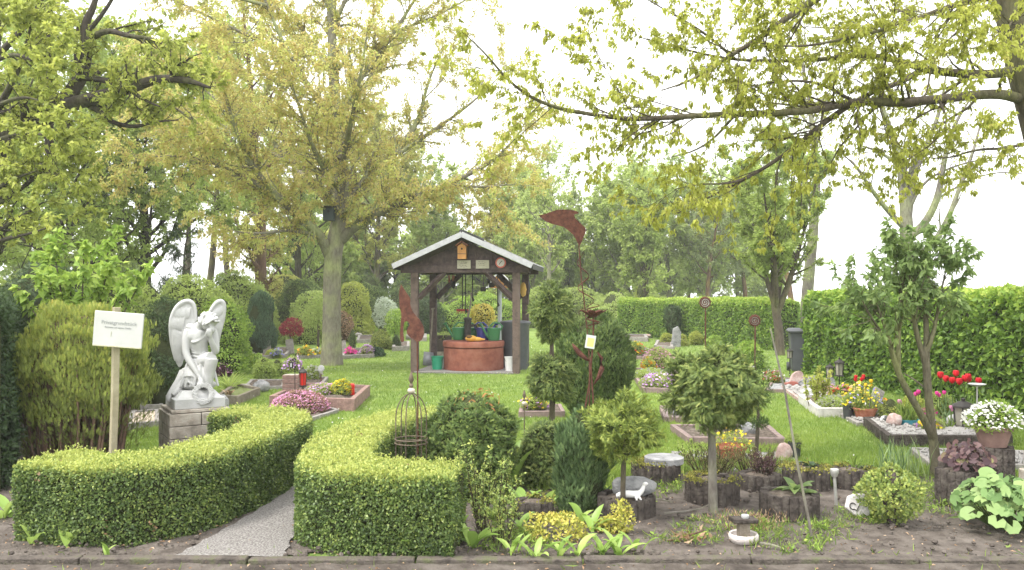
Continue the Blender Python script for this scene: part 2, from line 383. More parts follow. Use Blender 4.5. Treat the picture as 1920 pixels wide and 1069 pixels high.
# ================================================================== the ground
NOGRASS = []          # outlines (x, y) where no lawn grows
def inside(poly, x, y):
    poly = np.asarray(poly); r = np.zeros(x.shape, bool); j = len(poly) - 1
    for i in range(len(poly)):
        xi, yi = poly[i]; xj, yj = poly[j]
        r ^= ((yi > y) != (yj > y)) & (x < (xj - xi) * (y - yi) / (yj - yi + 1e-12) + xi); j = i
    return r
def sheet(name, poly, z, m, step=.06, amp=.0, rim=.0, kind='structure', lf=6.):
    """flat outline filled with a fine bumpy grid, rim runs down to the ground"""
    poly = np.array(poly, float); x0, y0 = poly.min(0); x1, y1 = poly.max(0)
    xs = np.arange(x0, x1 + step, step); ys = np.arange(y0, y1 + step, step); gx, gy = np.meshgrid(xs, ys)
    keep = inside(poly, gx + .02 * np.sin(gy * 9), gy + .02 * np.sin(gx * 8))
    q = np.stack([gx, gy, gx * 0], -1)
    gz = z + amp * (.5 + .5 * lumps(q * lf, 1.3)) + amp * .5 * lumps(q * lf * 3.7, 4.) + RNG.normal(size=gx.shape) * amp * .2
    idx = -np.ones(gx.shape, int); v = []; f = []
    for i in range(len(ys)):
        for j in range(len(xs)):
            if keep[i, j]:
                idx[i, j] = len(v); v.append((gx[i, j], gy[i, j], gz[i, j]))
    for i in range(len(ys) - 1):
        for j in range(len(xs) - 1):
            a = (idx[i, j], idx[i, j + 1], idx[i + 1, j + 1], idx[i + 1, j])
            if min(a) >= 0: f.append(a)
    me = bpy.data.meshes.new(name); me.from_pydata(v, [], f); me.update(); me.shade_smooth()
    return tag(link(name, me, m), kind=kind)
m_lawn = mat('lawn', (.17, .24, .06), (.115, .175, .045), .9, 3., bump=.6, bscale=120, c3=(.23, .285, .085), spec=.1)
m_soil = mat('soil', (.12, .102, .088), (.058, .048, .04), .95, 7., bump=1., bscale=60, c3=(.175, .152, .132), spec=.1, thr=(.3, .7))
m_grit = mat('washed_grit', (.225, .21, .195), (.105, .095, .088), .9, 90., bump=.8, bscale=160, c3=(.36, .34, .32), thr=(.38, .62), spec=.2)
m_kerb = mat('kerb_concrete', (.115, .097, .083), (.06, .052, .045), .92, 9., bump=.7, bscale=70, c3=(.105, .11, .06), spec=.15)
MB().box((0, 70, -.25), (300, 200, .5)).build('ground', m_lawn, smooth=False)['kind'] = 'structure'
soil_right = [(-.45, 5.09), (8.5, 5.09), (8.5, 6.6), (5.4, 6.75), (4.6, 7.1), (3.5, 7.55), (2.6, 7.75), (1.7, 7.7), (.9, 7.3), (.6, 6.9), (.2, 7.2), (-.5, 7.0), (-.6, 6.2), (-.45, 5.9)]
soil_left = [(-8, 5.09), (-.3, 5.09), (-.3, 5.9), (-.9, 5.95), (-.8, 8.0), (-1.42, 8.05), (-1.46, 7.7), (-1.72, 7.7), (-2.0, 8.3), (-2.7, 8.5), (-3.4, 7.6), (-3.3, 8.2), (-4.3, 8.3), (-4.5, 12.), (-8, 12.)]
def dense(p): return chaikin(np.array(p + [p[0]]), 1)[:-1]
for nm, sp in (('soil_bed', soil_right), ('soil_bed', soil_left)):
    sheet(nm, dense(sp), .004, m_soil, .05, .017); NOGRASS.append(np.array(sp))
pl_ = chaikin([(-2.02, 5.08), (-1.93, 5.6), (-1.83, 6.3), (-1.78, 7.0), (-1.80, 7.9)], 3); pr_ = chaikin([(-1.36, 5.08), (-1.43, 5.6), (-1.50, 6.3), (-1.47, 7.2), (-1.52, 7.9)], 3)
pv = []; pf = []
for k in range(len(pl_)):
    for t in np.linspace(0, 1, 9):
        q = pl_[k] * (1 - t) + pr_[k] * t; pv.append((q[0] + .012 * math.sin(k * 1.9 + t), q[1], .030 + .008 * math.sin(t * math.pi)))
pf = [(k * 9 + i, k * 9 + i + 1, k * 9 + i + 10, k * 9 + i + 9) for k in range(len(pl_) - 1) for i in range(8)]
path_pts = [tuple(q) for q in pl_] + [tuple(q) for q in pr_[::-1]]
MB().raw(pv, pf).build('path', m_grit)['kind'] = 'structure'; NOGRASS.append(np.array(path_pts))
xs = np.arange(-7.5, 9, .99); mb = MB()
for k, x in enumerate(xs): mb.box((x + .495, 5.055 + .003 * math.sin(k * 2.1), .0), (.978, .075, .075 + .010 * math.sin(k * 1.7)), rotm(0, .004 * math.sin(k * 3.), 0))
k_ = mb.build('kerb', m_kerb, bevel=.008); k_['kind'] = 'structure'
sheet('pavement', [(-9, 3.2), (10, 3.2), (10, 5.02), (-9, 5.02)], .008, mat('trodden_earth', (.095, .08, .068), (.05, .042, .036), .95, 5., bump=.9, bscale=50, c3=(.14, .122, .105), spec=.1), .09, .012); NOGRASS.append(np.array([(-20, 0), (20, 0), (20, 5.1), (-20, 5.1)]))
# ================================================================== foliage and bark
m_twig = mat('twig_brown', (.075, .06, .04), (.035, .03, .02), .95, 20, spec=.1)
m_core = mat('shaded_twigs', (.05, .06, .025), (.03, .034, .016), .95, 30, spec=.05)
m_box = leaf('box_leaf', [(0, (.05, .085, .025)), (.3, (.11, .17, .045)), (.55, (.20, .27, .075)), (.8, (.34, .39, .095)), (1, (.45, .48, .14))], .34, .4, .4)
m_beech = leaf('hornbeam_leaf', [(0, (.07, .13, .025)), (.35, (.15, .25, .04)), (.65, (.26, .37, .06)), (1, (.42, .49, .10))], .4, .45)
m_oakbud = leaf('young_bronze_leaf', [(0, (.44, .33, .13)), (.35, (.51, .44, .17)), (.65, (.50, .50, .16)), (1, (.45, .53, .15))], .62, .6)
m_lime = leaf('young_lime_leaf', [(0, (.22, .23, .035)), (.4, (.34, .36, .06)), (.75, (.44, .46, .10)), (1, (.50, .42, .13))], .55, .5)
m_bright = leaf('bright_spring_leaf', [(0, (.21, .25, .055)), (.5, (.35, .39, .085)), (1, (.48, .49, .12))], .55, .5)
m_green = leaf('mid_green_leaf', [(0, (.21, .26, .075)), (.5, (.33, .41, .115)), (1, (.44, .51, .16))], .6, .5)
m_far = leaf('pale_green_leaf', [(0, (.24, .30, .09)), (.5, (.36, .44, .14)), (1, (.47, .53, .19))], .58, .6)
m_olive = leaf('olive_young_leaf', [(0, (.28, .27, .08)), (.5, (.40, .41, .12)), (1, (.50, .50, .16))], .58, .6)
m_pine = leaf('pine_needle', [(0, (.12, .16, .07)), (.5, (.20, .25, .10)), (1, (.29, .33, .14))], .4, .6)
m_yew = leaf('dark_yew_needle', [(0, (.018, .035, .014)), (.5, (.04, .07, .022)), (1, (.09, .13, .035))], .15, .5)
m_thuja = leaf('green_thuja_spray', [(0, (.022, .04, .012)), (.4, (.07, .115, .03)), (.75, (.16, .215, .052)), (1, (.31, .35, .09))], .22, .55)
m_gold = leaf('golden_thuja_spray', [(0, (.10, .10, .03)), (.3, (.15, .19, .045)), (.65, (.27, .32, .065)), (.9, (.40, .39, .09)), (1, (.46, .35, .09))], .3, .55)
m_juni = leaf('blue_juniper_spray', [(0, (.03, .055, .03)), (.5, (.06, .105, .055)), (1, (.12, .19, .09))], .15, .6)
b_grey = bark('grey_bark', (.40, .375, .28), (.22, .20, .15), 5)
b_dark = bark('dark_bark', (.13, .11, .09), (.045, .037, .03), 4)
b_brown = bark('brown_bark', (.20, .165, .125), (.09, .075, .055), 6)
b_pale = bark('pale_bark', (.34, .31, .27), (.17, .15, .125), 5)
b_red = bark('reddish_bark', (.26, .16, .11), (.12, .075, .055), 5)
# ================================================================== clipped hedges
reseed(11)
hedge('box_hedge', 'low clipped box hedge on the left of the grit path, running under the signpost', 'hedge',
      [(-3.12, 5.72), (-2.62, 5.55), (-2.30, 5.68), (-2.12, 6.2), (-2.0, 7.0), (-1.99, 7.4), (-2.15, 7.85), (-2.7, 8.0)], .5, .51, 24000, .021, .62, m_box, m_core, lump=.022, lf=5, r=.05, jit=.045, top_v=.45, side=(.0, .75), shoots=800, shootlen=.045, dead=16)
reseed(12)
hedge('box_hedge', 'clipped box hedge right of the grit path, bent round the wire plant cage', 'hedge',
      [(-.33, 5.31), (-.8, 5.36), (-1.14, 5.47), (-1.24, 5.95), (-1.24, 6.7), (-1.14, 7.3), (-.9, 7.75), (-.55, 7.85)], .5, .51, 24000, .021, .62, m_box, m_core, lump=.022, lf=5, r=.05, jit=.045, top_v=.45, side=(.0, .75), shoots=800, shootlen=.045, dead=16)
reseed(13)
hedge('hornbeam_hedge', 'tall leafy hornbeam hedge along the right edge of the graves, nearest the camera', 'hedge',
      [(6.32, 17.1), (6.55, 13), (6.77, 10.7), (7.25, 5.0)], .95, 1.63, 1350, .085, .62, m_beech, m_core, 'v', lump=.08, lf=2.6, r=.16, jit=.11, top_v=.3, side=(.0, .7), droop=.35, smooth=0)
reseed(14)
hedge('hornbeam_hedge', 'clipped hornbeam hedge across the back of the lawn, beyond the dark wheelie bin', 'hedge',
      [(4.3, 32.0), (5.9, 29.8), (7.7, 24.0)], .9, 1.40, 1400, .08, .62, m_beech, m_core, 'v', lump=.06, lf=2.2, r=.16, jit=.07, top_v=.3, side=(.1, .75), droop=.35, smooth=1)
reseed(15)
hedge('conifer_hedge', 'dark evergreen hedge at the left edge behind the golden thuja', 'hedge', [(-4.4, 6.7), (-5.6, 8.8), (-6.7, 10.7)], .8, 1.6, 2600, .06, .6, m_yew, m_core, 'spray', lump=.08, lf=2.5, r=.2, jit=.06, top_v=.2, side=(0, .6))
# ================================================================== trees
def tree(name, label, loc, polys, leaf_m, bark_m, LV, group=None, cat='tree', wname='trunk'):
    print(label[:40], LV.count(), len(polys)); o = thing(name, label, cat, loc, 0, group); wood(polys, wname, bark_m, o); LV.build('crown', leaf_m, o); return o
def px(base, pts): return np.array([P(*q) - np.asarray(base) for q in pts])
# ---- the big bronze-leaved tree left of the well
reseed(21); THICK[0] = .82
B = G(622, 686)
def pl(pts, r): return curve(px(B, pts), r)
main = [pl([(622, 690, 19), (622, 640, 19), (622, 560, 19), (624, 480, 19), (632, 440, 19), (640, 390, 19), (642, 330, 19), (634, 240, 19.1), (625, 150, 19.1), (622, 50, 19), (618, -70, 19), (625, -220, 19), (622, -360, 19)], [.33, .26, .245, .24, .24, .2, .185, .16, .14, .12, .1, .07, .02])]
limbs = [pl([(618, 478, 19), (600, 440, 18.7), (570, 415, 18.4), (520, 370, 18), (470, 310, 17.4), (440, 240, 17), (420, 170, 16.8), (405, 80, 16.8)], [.17, .13, .11, .09, .07, .05, .03, .015]),
 pl([(640, 450, 19), (665, 425, 18.8), (700, 405, 18.5), (770, 372, 18), (840, 345, 17.6), (910, 312, 17.3), (955, 275, 17.1), (985, 230, 17)], [.15, .12, .1, .085, .07, .05, .03, .012]),
 pl([(642, 410, 19), (665, 370, 19.3), (690, 335, 19.6), (740, 290, 20), (785, 230, 20.2), (800, 160, 20.3), (830, 90, 20.4)], [.15, .13, .12, .1, .07, .04, .015]),
 pl([(634, 400, 19), (600, 360, 19.6), (550, 310, 20.4), (490, 240, 21), (430, 160, 21.4), (380, 80, 21.6)], [.13, .1, .085, .06, .04, .015]),
 pl([(470, 310, 17.4), (410, 260, 16.8), (340, 210, 16.4), (275, 165, 16.2)], [.06, .045, .03, .01]),
 pl([(490, 240, 21), (420, 200, 21.3), (340, 130, 21.6), (270, 80, 21.8)], [.05, .04, .025, .01]),
 pl([(840, 345, 17.6), (900, 352, 17.2), (960, 345, 17), (1010, 350, 16.8)], [.045, .03, .02, .008]),
 pl([(600, 445, 18.7), (545, 430, 18.2), (480, 440, 17.6), (420, 430, 17.2)], [.06, .045, .03, .01]),
 pl([(634, 250, 19.1), (590, 180, 18.6), (540, 100, 18.2), (500, 10, 18), (470, -70, 18)], [.1, .08, .055, .035, .012]),
 pl([(632, 220, 19.1), (680, 140, 19.3), (740, 60, 19.5), (790, -20, 19.7), (830, -100, 19.8)], [.1, .08, .055, .035, .012]),
 pl([(625, 140, 19.1), (570, 60, 19.8), (520, -10, 20.4), (470, -90, 20.8)], [.08, .06, .035, .012]),
 pl([(640, 320, 19), (655, 240, 17.9), (675, 150, 17), (690, 50, 16.5)], [.1, .07, .04, .012]),
 pl([(638, 300, 19), (650, 230, 20.3), (690, 150, 21.5), (740, 50, 22.2)], [.09, .06, .04, .012]),
 pl([(640, 360, 19), (600, 310, 17.8), (570, 230, 17), (545, 150, 16.6)], [.09, .07, .04, .012]),
 pl([(745, 290, 20), (820, 240, 20), (890, 190, 19.9), (950, 130, 19.8)], [.07, .05, .03, .01]),
 pl([(570, 415, 18.4), (480, 340, 17.6), (390, 300, 17), (320, 290, 16.7), (255, 300, 16.5)], [.07, .05, .035, .02, .008]), pl([(550, 310, 20.4), (450, 250, 20.8), (360, 230, 21), (280, 240, 21.2)], [.07, .05, .03, .01]), pl([(500, 10, 18), (420, -10, 17.6), (350, -40, 17.4)], [.05, .03, .01]),
 pl([(622, 60, 19), (660, -30, 18.6), (720, -120, 18.4)], [.07, .045, .012]), pl([(620, 20, 19), (575, -80, 19.3), (540, -200, 19.6)], [.07, .045, .012]),
 pl([(740, 60, 19.5), (820, 30, 19.6), (890, -10, 19.6)], [.05, .03, .01]), pl([(540, 100, 18.2), (450, 60, 17.6), (370, 20, 17.2), (300, -10, 17)], [.055, .04, .025, .01])]
s1 = kids(limbs + main[:1], 5.5, (.7, 2.0), (.4, 1.1), .03, .16, .42, .2, taper=.4)
s1 = [q for q in s1 if q.p[0][2] > 2.6]
s2 = kids(s1 + limbs, 6.5, (.35, .95), (.4, 1.1), .0, .22, .45, .12, n=4, rmin=.0035)
LV = Leaves('q'); leaves_on(s2, 17, .064, LV, .55, .5, .11, 7, .05, (0, 1)); leaves_on(s1, 9, .064, LV, .55, .5, .1, 7, .2, (0, 1))
tree('broadleaf_tree', 'large tree with smooth grey trunk and bronze young leaves to the left of the well', B, main + limbs + s1 + s2, m_oakbud, b_grey, LV)
print('T1 leaves', LV.count(), len(s1), len(s2))
# ---- the near tree whose boughs reach in from the right
reseed(22); THICK[0] = .66
B = np.array([6.2, 9.2, 0.])
main = [pl([(2045, 822, 9.2), (2025, 600, 9.2), (1995, 400, 9.2), (1960, 260, 9.2), (1924, 120, 9.2), (1900, 20, 9.2), (1878, -80, 9.2), (1850, -220, 9.2), (1840, -400, 9.2)], [.45, .36, .33, .3, .3, .27, .24, .18, .07])]
limbs = [pl([(1908, 132, 9.2), (1860, 140, 9.1), (1800, 138, 9), (1740, 132, 8.9), (1690, 115, 8.8), (1640, 104, 8.7), (1600, 104, 8.6), (1540, 112, 8.5), (1450, 115, 8.4), (1370, 112, 8.3), (1290, 95, 8.2), (1200, 70, 8.1)], [.085, .075, .07, .06, .05, .04, .035, .03, .022, .016, .008]),
 pl([(1912, 185, 9.2), (1880, 176, 9), (1830, 178, 8.8), (1760, 187, 8.6), (1690, 192, 8.4), (1600, 190, 8.2), (1540, 206, 8), (1450, 213, 7.9), (1370, 214, 7.8), (1280, 219, 7.7), (1180, 225, 7.6), (1090, 212, 7.5), (1020, 196, 7.4), (960, 160, 7.3), (910, 100, 7.2), (870, 62, 7.2)], [.09, .08, .075, .07, .062, .055, .05, .045, .035, .03, .025, .02, .014, .006]),
 pl([(1600, 193, 8.2), (1545, 230, 8.2), (1480, 285, 8.2), (1410, 330, 8.2), (1340, 365, 8.2), (1270, 400, 8.2)], [.05, .042, .034, .026, .016, .008]),
 pl([(1725, 132, 8.9), (1690, 155, 8.7), (1640, 170, 8.5), (1590, 200, 8.3)], [.05, .045, .04, .03]),
 pl([(1872, -60, 9.2), (1780, -60, 8.8), (1680, -50, 8.4), (1540, -10, 8), (1480, 30, 7.8), (1420, 75, 7.7), (1360, 110, 7.6), (1300, 150, 7.6), (1240, 170, 7.6)], [.09, .075, .06, .05, .04, .03, .02, .008]),
 pl([(1885, -10, 9.2), (1820, 0, 9.6), (1760, 20, 10), (1690, 45, 10.4), (1600, 55, 10.8), (1500, 50, 11)], [.08, .065, .05, .035, .02, .008]),
 pl([(1380, 112, 8.3), (1320, 60, 8.2), (1250, 20, 8.1), (1180, -20, 8)], [.025, .02, .012, .006]),
 pl([(1600, 190, 8.2), (1540, 155, 8.0), (1470, 150, 7.8), (1400, 165, 7.6)], [.03, .022, .015, .006]),
 pl([(1680, 50, 8.4), (1600, 70, 8), (1500, 90, 7.7), (1420, 80, 7.5)], [.03, .024, .016, .006]),
 pl([(1380, 214, 7.8), (1340, 260, 7.8), (1300, 285, 7.8), (1255, 295, 7.8)], [.022, .016, .006]),
 pl([(1410, 330, 8.2), (1370, 345, 7.9), (1310, 345, 7.7), (1265, 355, 7.6)], [.02, .014, .005]),
 pl([(1760, 187, 8.6), (1780, 230, 8.3), (1750, 270, 8.1), (1700, 300, 8)], [.02, .015, .01, .005]),
 pl([(1962, 258, 9.2), (1890, 279, 8.85), (1830, 280, 8.5), (1770, 300, 8.3), (1700, 290, 8.2)], [.03, .025, .02, .012, .005]),
 pl([(1850, -200, 9.2), (1760, -160, 8.6), (1650, -120, 8), (1500, -90, 7.6), (1350, -60, 7.4)], [.08, .06, .05, .03, .01]),
 pl([(1900, 40, 9.2), (1880, 60, 8.4), (1840, 90, 7.9), (1800, 90, 7.6)], [.03, .02, .012, .006]),
 pl([(1190, 226, 7.6), (1160, 170, 7.6), (1130, 120, 7.6), (1110, 80, 7.6)], [.012, .009, .006, .004])]
s1 = kids(limbs, 9, (.35, 1.3), (.4, 1.0), .02, .16, .36, .08, taper=.3, rmin=.002)
s2 = kids(s1, 8.5, (.15, .45), (.4, 1.1), -.02, .2, .5, .1, n=4, rmin=.002)
LV = Leaves('v'); leaves_on(s2, 13, .052, LV, .45, .7, .04, 7, .1, (0, .95)); leaves_on(s1, 6, .056, LV, .42, .75, .02, 6, .3, (0, .95)); leaves_on(limbs, .9, .08, LV, .42, .75, .05, 4, .35, (0, .9))
tree('broadleaf_tree', 'near tree at top right with long level boughs of drooping lime leaves', B, main + limbs + s1 + s2, m_lime, b_brown, LV)
print('T2 leaves', LV.count())
# ---- old dark-limbed tree at the left edge
reseed(23); THICK[0] = .95
B = np.array([X(-90, 14), 14., 0])
main = [pl([(-90, 750, 14), (-80, 500, 14), (-50, 350, 14), (0, 270, 14), (60, 232, 14), (120, 200, 14), (180, 182, 13.8), (240, 168, 13.6), (290, 148, 13.4), (345, 148, 13.2), (395, 165, 13.1)], [.33, .25, .2, .18, .16, .135, .105, .095, .08, .055, .02]),
 pl([(122, 200, 14), (130, 180, 14), (150, 150, 14), (160, 120, 14), (162, 85, 14), (158, 45, 14), (178, 10, 14), (190, -60, 14)], [.13, .12, .11, .1, .09, .07, .05, .02]),
 pl([(-85, 560, 14), (-60, 300, 14.3), (-20, 120, 14.6), (10, -40, 15)], [.25, .2, .14, .06])]
limbs = [pl([(155, 145, 14), (195, 150, 13.8), (235, 162, 13.6), (270, 188, 13.3), (300, 200, 13.2)], [.06, .05, .045, .03, .012]),
 pl([(162, 195, 14), (190, 210, 13.8), (205, 228, 13.7), (250, 240, 13.5), (290, 228, 13.4), (335, 225, 13.3)], [.06, .05, .04, .035, .02, .01]),
 pl([(165, 75, 14), (200, 55, 13.8), (240, 68, 13.6), (285, 72, 13.4), (320, 90, 13.2)], [.06, .05, .04, .03, .012]),
 pl([(165, 60, 14), (190, 30, 13.9), (210, 0, 13.8), (230, -40, 13.7)], [.045, .035, .03, .012]),
 pl([(93, 300, 14.6), (92, 180, 14.6), (93, 90, 14.6), (95, 0, 14.6), (97, -60, 14.6)], [.08, .07, .06, .05, .03]),
 pl([(-60, 300, 14.3), (0, 200, 13.6), (40, 120, 13), (60, 40, 12.6)], [.08, .06, .04, .015]), pl([(-20, 120, 14.6), (40, 60, 14), (80, 0, 13.6), (110, -60, 13.4)], [.07, .05, .03, .012]),
 pl([(-70, 420, 14), (0, 380, 13.4), (60, 340, 13), (110, 290, 12.8)], [.06, .045, .03, .012]), pl([(-70, 460, 14), (20, 420, 13.6), (80, 380, 13.2)], [.06, .04, .012]), pl([(40, 240, 14), (60, 300, 13.6), (110, 330, 13.3), (150, 320, 13.1)], [.05, .035, .02, .01]),
 pl([(-60, 300, 14), (-20, 270, 13), (30, 250, 12.4), (80, 250, 12), (120, 270, 11.8)], [.06, .045, .03, .02, .008]), pl([(-60, 250, 14), (-10, 200, 13), (40, 180, 12.4), (80, 190, 12)], [.06, .045, .025, .008]), pl([(-60, 480, 14), (0, 450, 13), (50, 440, 12.4), (110, 420, 12)], [.05, .04, .02, .008]), pl([(-60, 400, 14), (10, 340, 12.8), (70, 320, 12.2)], [.05, .035, .01]), pl([(-20, 120, 14.6), (20, 100, 13), (60, 110, 12.4), (100, 130, 12)], [.05, .035, .02, .008]), pl([(10, -20, 15), (40, 10, 13.5), (80, 40, 12.6)], [.05, .03, .01]),
 pl([(-40, 340, 14), (-10, 280, 14.6), (40, 200, 15.2), (70, 130, 15.6)], [.06, .045, .03, .012])]
s1 = kids(limbs + main, 4, (.5, 1.4), (.4, 1.1), .05, .2, .45, .25); s1 = [q for q in s1 if q.p[0][2] > 2.4]
s2 = kids(s1, 6, (.25, .7), (.4, 1.1), .0, .22, .6, .1, n=4)
LV = Leaves('q'); leaves_on(s2, 15, .085, LV, .6, .35, .06, 6, .1, (0, .95)); leaves_on(s1, 7, .085, LV, .6, .35, .06, 6, .3, (0, .9))
tree('broadleaf_tree', 'old tree at the left edge with thick crooked dark limbs and bright green leaves', B, main + limbs + s1 + s2, m_bright, b_dark, LV)
THICK[0] = 1.
# ---- generic grown trees for the background
def grow(H, cr, lo, tr, nl, shape, leafsize, lpm, k, aspect=.6, droop=.3, up=.12, lean=0, wob=.05, twig=(.4, 1.1), tpl='q', limbang=(.7, 1.2), n2=1.6, n3=3.2, vr=(0, 1), stems=1, spread=.15, rf=.45):
    main, limbs = [], []
    for s_ in range(stems):
        a0 = 6.28 * s_ / max(1, stems) + .5; d0 = np.array([lean + (.22 * math.cos(a0) if stems > 1 else 0), .22 * math.sin(a0) if stems > 1 else 0, 1.])
        p = wander((0, 0, 0), d0, H * (.97 if stems == 1 else RNG.uniform(.75, .95)), 12, wob, .12 if stems == 1 else .04); main.append(Poly(p, [tr, tr * .8, tr * .6, tr * .3, .02]))
    for i in range(nl):
        q = main[i % stems]; t = lo + (.97 - lo) * (i + RNG.uniform(0, .8)) / nl; p, d, r = q.at(min(t, .98)); a = i * 2.4 + RNG.uniform(-.5, .5)
        f = (t - lo) / (1 - lo); l = cr * {'oval': .45 + .75 * math.sin(math.pi * min(1, f * .85 + .15)), 'cone': 1.12 - f, 'column': .75 + .3 * math.sin(3.1 * f), 'top': .5 + .6 * f}[shape] * RNG.uniform(.75, 1.2)
        e = RNG.uniform(*limbang); dd = np.array([math.cos(a) * math.sin(e), math.sin(a) * math.sin(e), math.cos(e)])
        limbs.append(Poly(wander(p, dd, l, 6, .14, up), max(.015, r * rf), .008))
    s1 = kids(limbs, n2 * 1.9, (cr * .3, cr * .55), (.4, 1.), .05, .18, .5, .15); s2 = kids(s1 + limbs, n3 * 1.5, twig, (.4, 1.1), .0, .2, .5, .15, n=3)
    LV = Leaves(tpl); leaves_on(s2, lpm * 1.3, leafsize, LV, aspect, droop, spread, k, .1, vr)
    return main + limbs + s1 + s2, LV
def far_tree(name, label, x, D, mats_, group=None, **kw):
    polys, LV = grow(**kw); return tree(name, label, (X(x, D), D, 0), polys, mats_[0], mats_[1], LV, group)
reseed(31)
GB = 'trees behind the graves on the left'
a1 = far_tree('broadleaf_tree', 'green tree with dark straight trunk rising behind the angel statue', 275, 25, (m_green, b_dark), H=9, cr=3.0, lo=.22, tr=.2, nl=26, shape='oval', leafsize=.13, lpm=7, k=6)
a2 = far_tree('broadleaf_tree', 'tree wrapped in yellow green leaves around a reddish trunk left of the bronze tree', 487, 29, (m_olive, b_red), H=12, cr=2.3, lo=.12, tr=.24, nl=30, shape='column', leafsize=.13, lpm=6, k=6, limbang=(.6, 1.3))
a3 = far_tree('broadleaf_tree', 'slim tree with thin bare lower trunk between the dark trunk and the ivy tree', 388, 31, (m_green, b_brown), H=11, cr=2.6, lo=.42, tr=.15, nl=20, shape='oval', leafsize=.14, lpm=6, k=5)
a4 = far_tree('broadleaf_tree', 'bushy green tree filling the left background above the big leaved shrub', 120, 23, (m_green, b_dark), H=8.5, cr=3.2, lo=.15, tr=.2, nl=26, shape='oval', leafsize=.13, lpm=7, k=6)
again(a4, (X(-20, 19), 19, 0), 2.1, .8, 'shorter bushy green tree at the far left edge of the background')
again(a3, (X(435, 34), 34, 0), 2.5, 1.0, 'slim pale trunked tree just left of the ivy wrapped tree')
again(a4, (X(560, 38), 38, 0), .7, 1.0, 'rounded green tree seen just left of the smooth grey trunk')
again(a3, (X(345, 40), 40, 0), 5.1, 1.1, 'thin far tree seen over the wings of the angel statue')
reseed(32)
d1 = far_tree('dark_shrub_tree', 'dark dense evergreen under the trees behind the big leaved shrub', 330, 24, (m_yew, b_dark), H=3.6, cr=1.2, lo=.08, tr=.09, nl=26, shape='cone', leafsize=.16, lpm=7, k=6, limbang=(1.1, 1.6), tpl='spray', twig=(.3, .6))
GD = 'far trees along the back of the cemetery'
c1 = far_tree('broadleaf_tree', 'olive green far tree just right of the smooth grey trunk', 705, 44, (m_olive, b_brown), H=10.5, cr=3.4, lo=.2, tr=.2, nl=26, shape='oval', leafsize=.17, lpm=5, k=6)
c2 = far_tree('broadleaf_tree', 'pale green airy tree behind the well roof', 830, 47, (m_far, b_pale), H=8, cr=3.2, lo=.15, tr=.16, nl=24, shape='oval', leafsize=.18, lpm=5, k=6)
again(c2, (X(1160, 46), 46, 0), 2.2, .95, 'pale tree rising left of the dense upright green tree')
again(c2, (X(1255, 50), 50, 0), .4, 1.05, 'pale tree directly right of the dense upright green tree')
again(c2, (X(1005, 46), 46, 0), 5.6, .9, 'pale green tree rising over the rain barrel')
again(c2, (X(1330, 47), 47, 0), 3.9, .95, 'pale tree above the left part of the back hedge')
again(c2, (X(1385, 52), 52, 0), 5.0, 1.0, 'pale far tree behind the hazy pine trunks')
again(c1, (X(960, 50), 50, 0), 2.2, .85, 'olive tree far behind the right end of the well roof')
c3 = far_tree('broadleaf_tree', 'thin half bare tree with upright pale stem right of the well roof', 1027, 38, (m_far, b_pale), H=8.2, cr=1.9, lo=.3, tr=.12, nl=22, shape='oval', leafsize=.14, lpm=3, k=4, twig=(.4, .9))
c4 = far_tree('broadleaf_tree', 'dense upright green tree behind the dolphin weathervane', 1205, 40, (m_green, b_brown), H=6.6, cr=1.75, lo=.12, tr=.14, nl=30, shape='oval', leafsize=.16, lpm=9, k=6, limbang=(.4, .9))
again(c2, (X(1110, 48), 48, 0), 1.2, .82, 'pale green tree between the thin bare tree and the dense upright tree')
again(c4, (X(1065, 52), 52, 0), 3.2, .95, 'upright green tree far behind the thin half bare tree')
again(c2, (X(640, 52), 52, 0), 2.9, 1.0, 'pale far tree hidden mostly behind the smooth grey trunk')
reseed(33)
p1 = far_tree('pine_tree', 'hazy grey green pine left of the upright leafy tree', 1325, 46, (m_pine, b_red), H=6.6, cr=2.3, lo=.36, tr=.15, nl=20, shape='top', leafsize=.2, lpm=5, k=8, aspect=.22, limbang=(1.0, 1.5), twig=(.3, .7))
again(p1, (X(1290, 52), 52, 0), 2.0, .95, 'pine farther back left of the other hazy pine')
again(p1, (X(1400, 50), 50, 0), 4.0, 1.05, 'pine whose reddish trunk shows left of the upright leafy tree')
pt = far_tree('pine_tree', 'pine with straight reddish trunk right of the upright leafy tree', 1490, 33, (m_pine, b_red), H=8.5, cr=1.6, lo=.62, tr=.13, nl=14, shape='top', leafsize=.2, lpm=3, k=7, aspect=.22, limbang=(.9, 1.4), twig=(.3, .7))
bt = far_tree('broadleaf_tree', 'pale grey trunked young tree standing behind the dark wheelie bin', 1511, 25, (m_olive, b_pale), H=10, cr=1.7, lo=.5, tr=.2, nl=14, shape='oval', leafsize=.08, lpm=3, k=3, limbang=(.35, .7), up=.02)
# low growth closing the horizon
reseed(34)
u1 = far_tree('bushy_tree', 'low bushy tree closing the view at the back of the cemetery', 660, 56, (m_green, b_brown), GD, H=4.6, cr=2.3, lo=.04, tr=.14, nl=26, shape='oval', leafsize=.22, lpm=6, k=6, limbang=(.7, 1.45))
for k, (x_, D_, s_) in enumerate([(60, 44, 1.), (200, 46, .9), (590, 48, 1.1), (740, 58, 1.1), (800, 55, 1.), (880, 58, 1.05), (940, 56, 1.1), (1000, 60, 1.0), (1060, 58, .9), (1130, 60, .95), (1180, 62, .9), (1250, 60, .85), (1330, 64, .7), (1430, 60, .7)]):
    again(u1, (X(x_, D_), D_, 0), k * 1.3, s_)
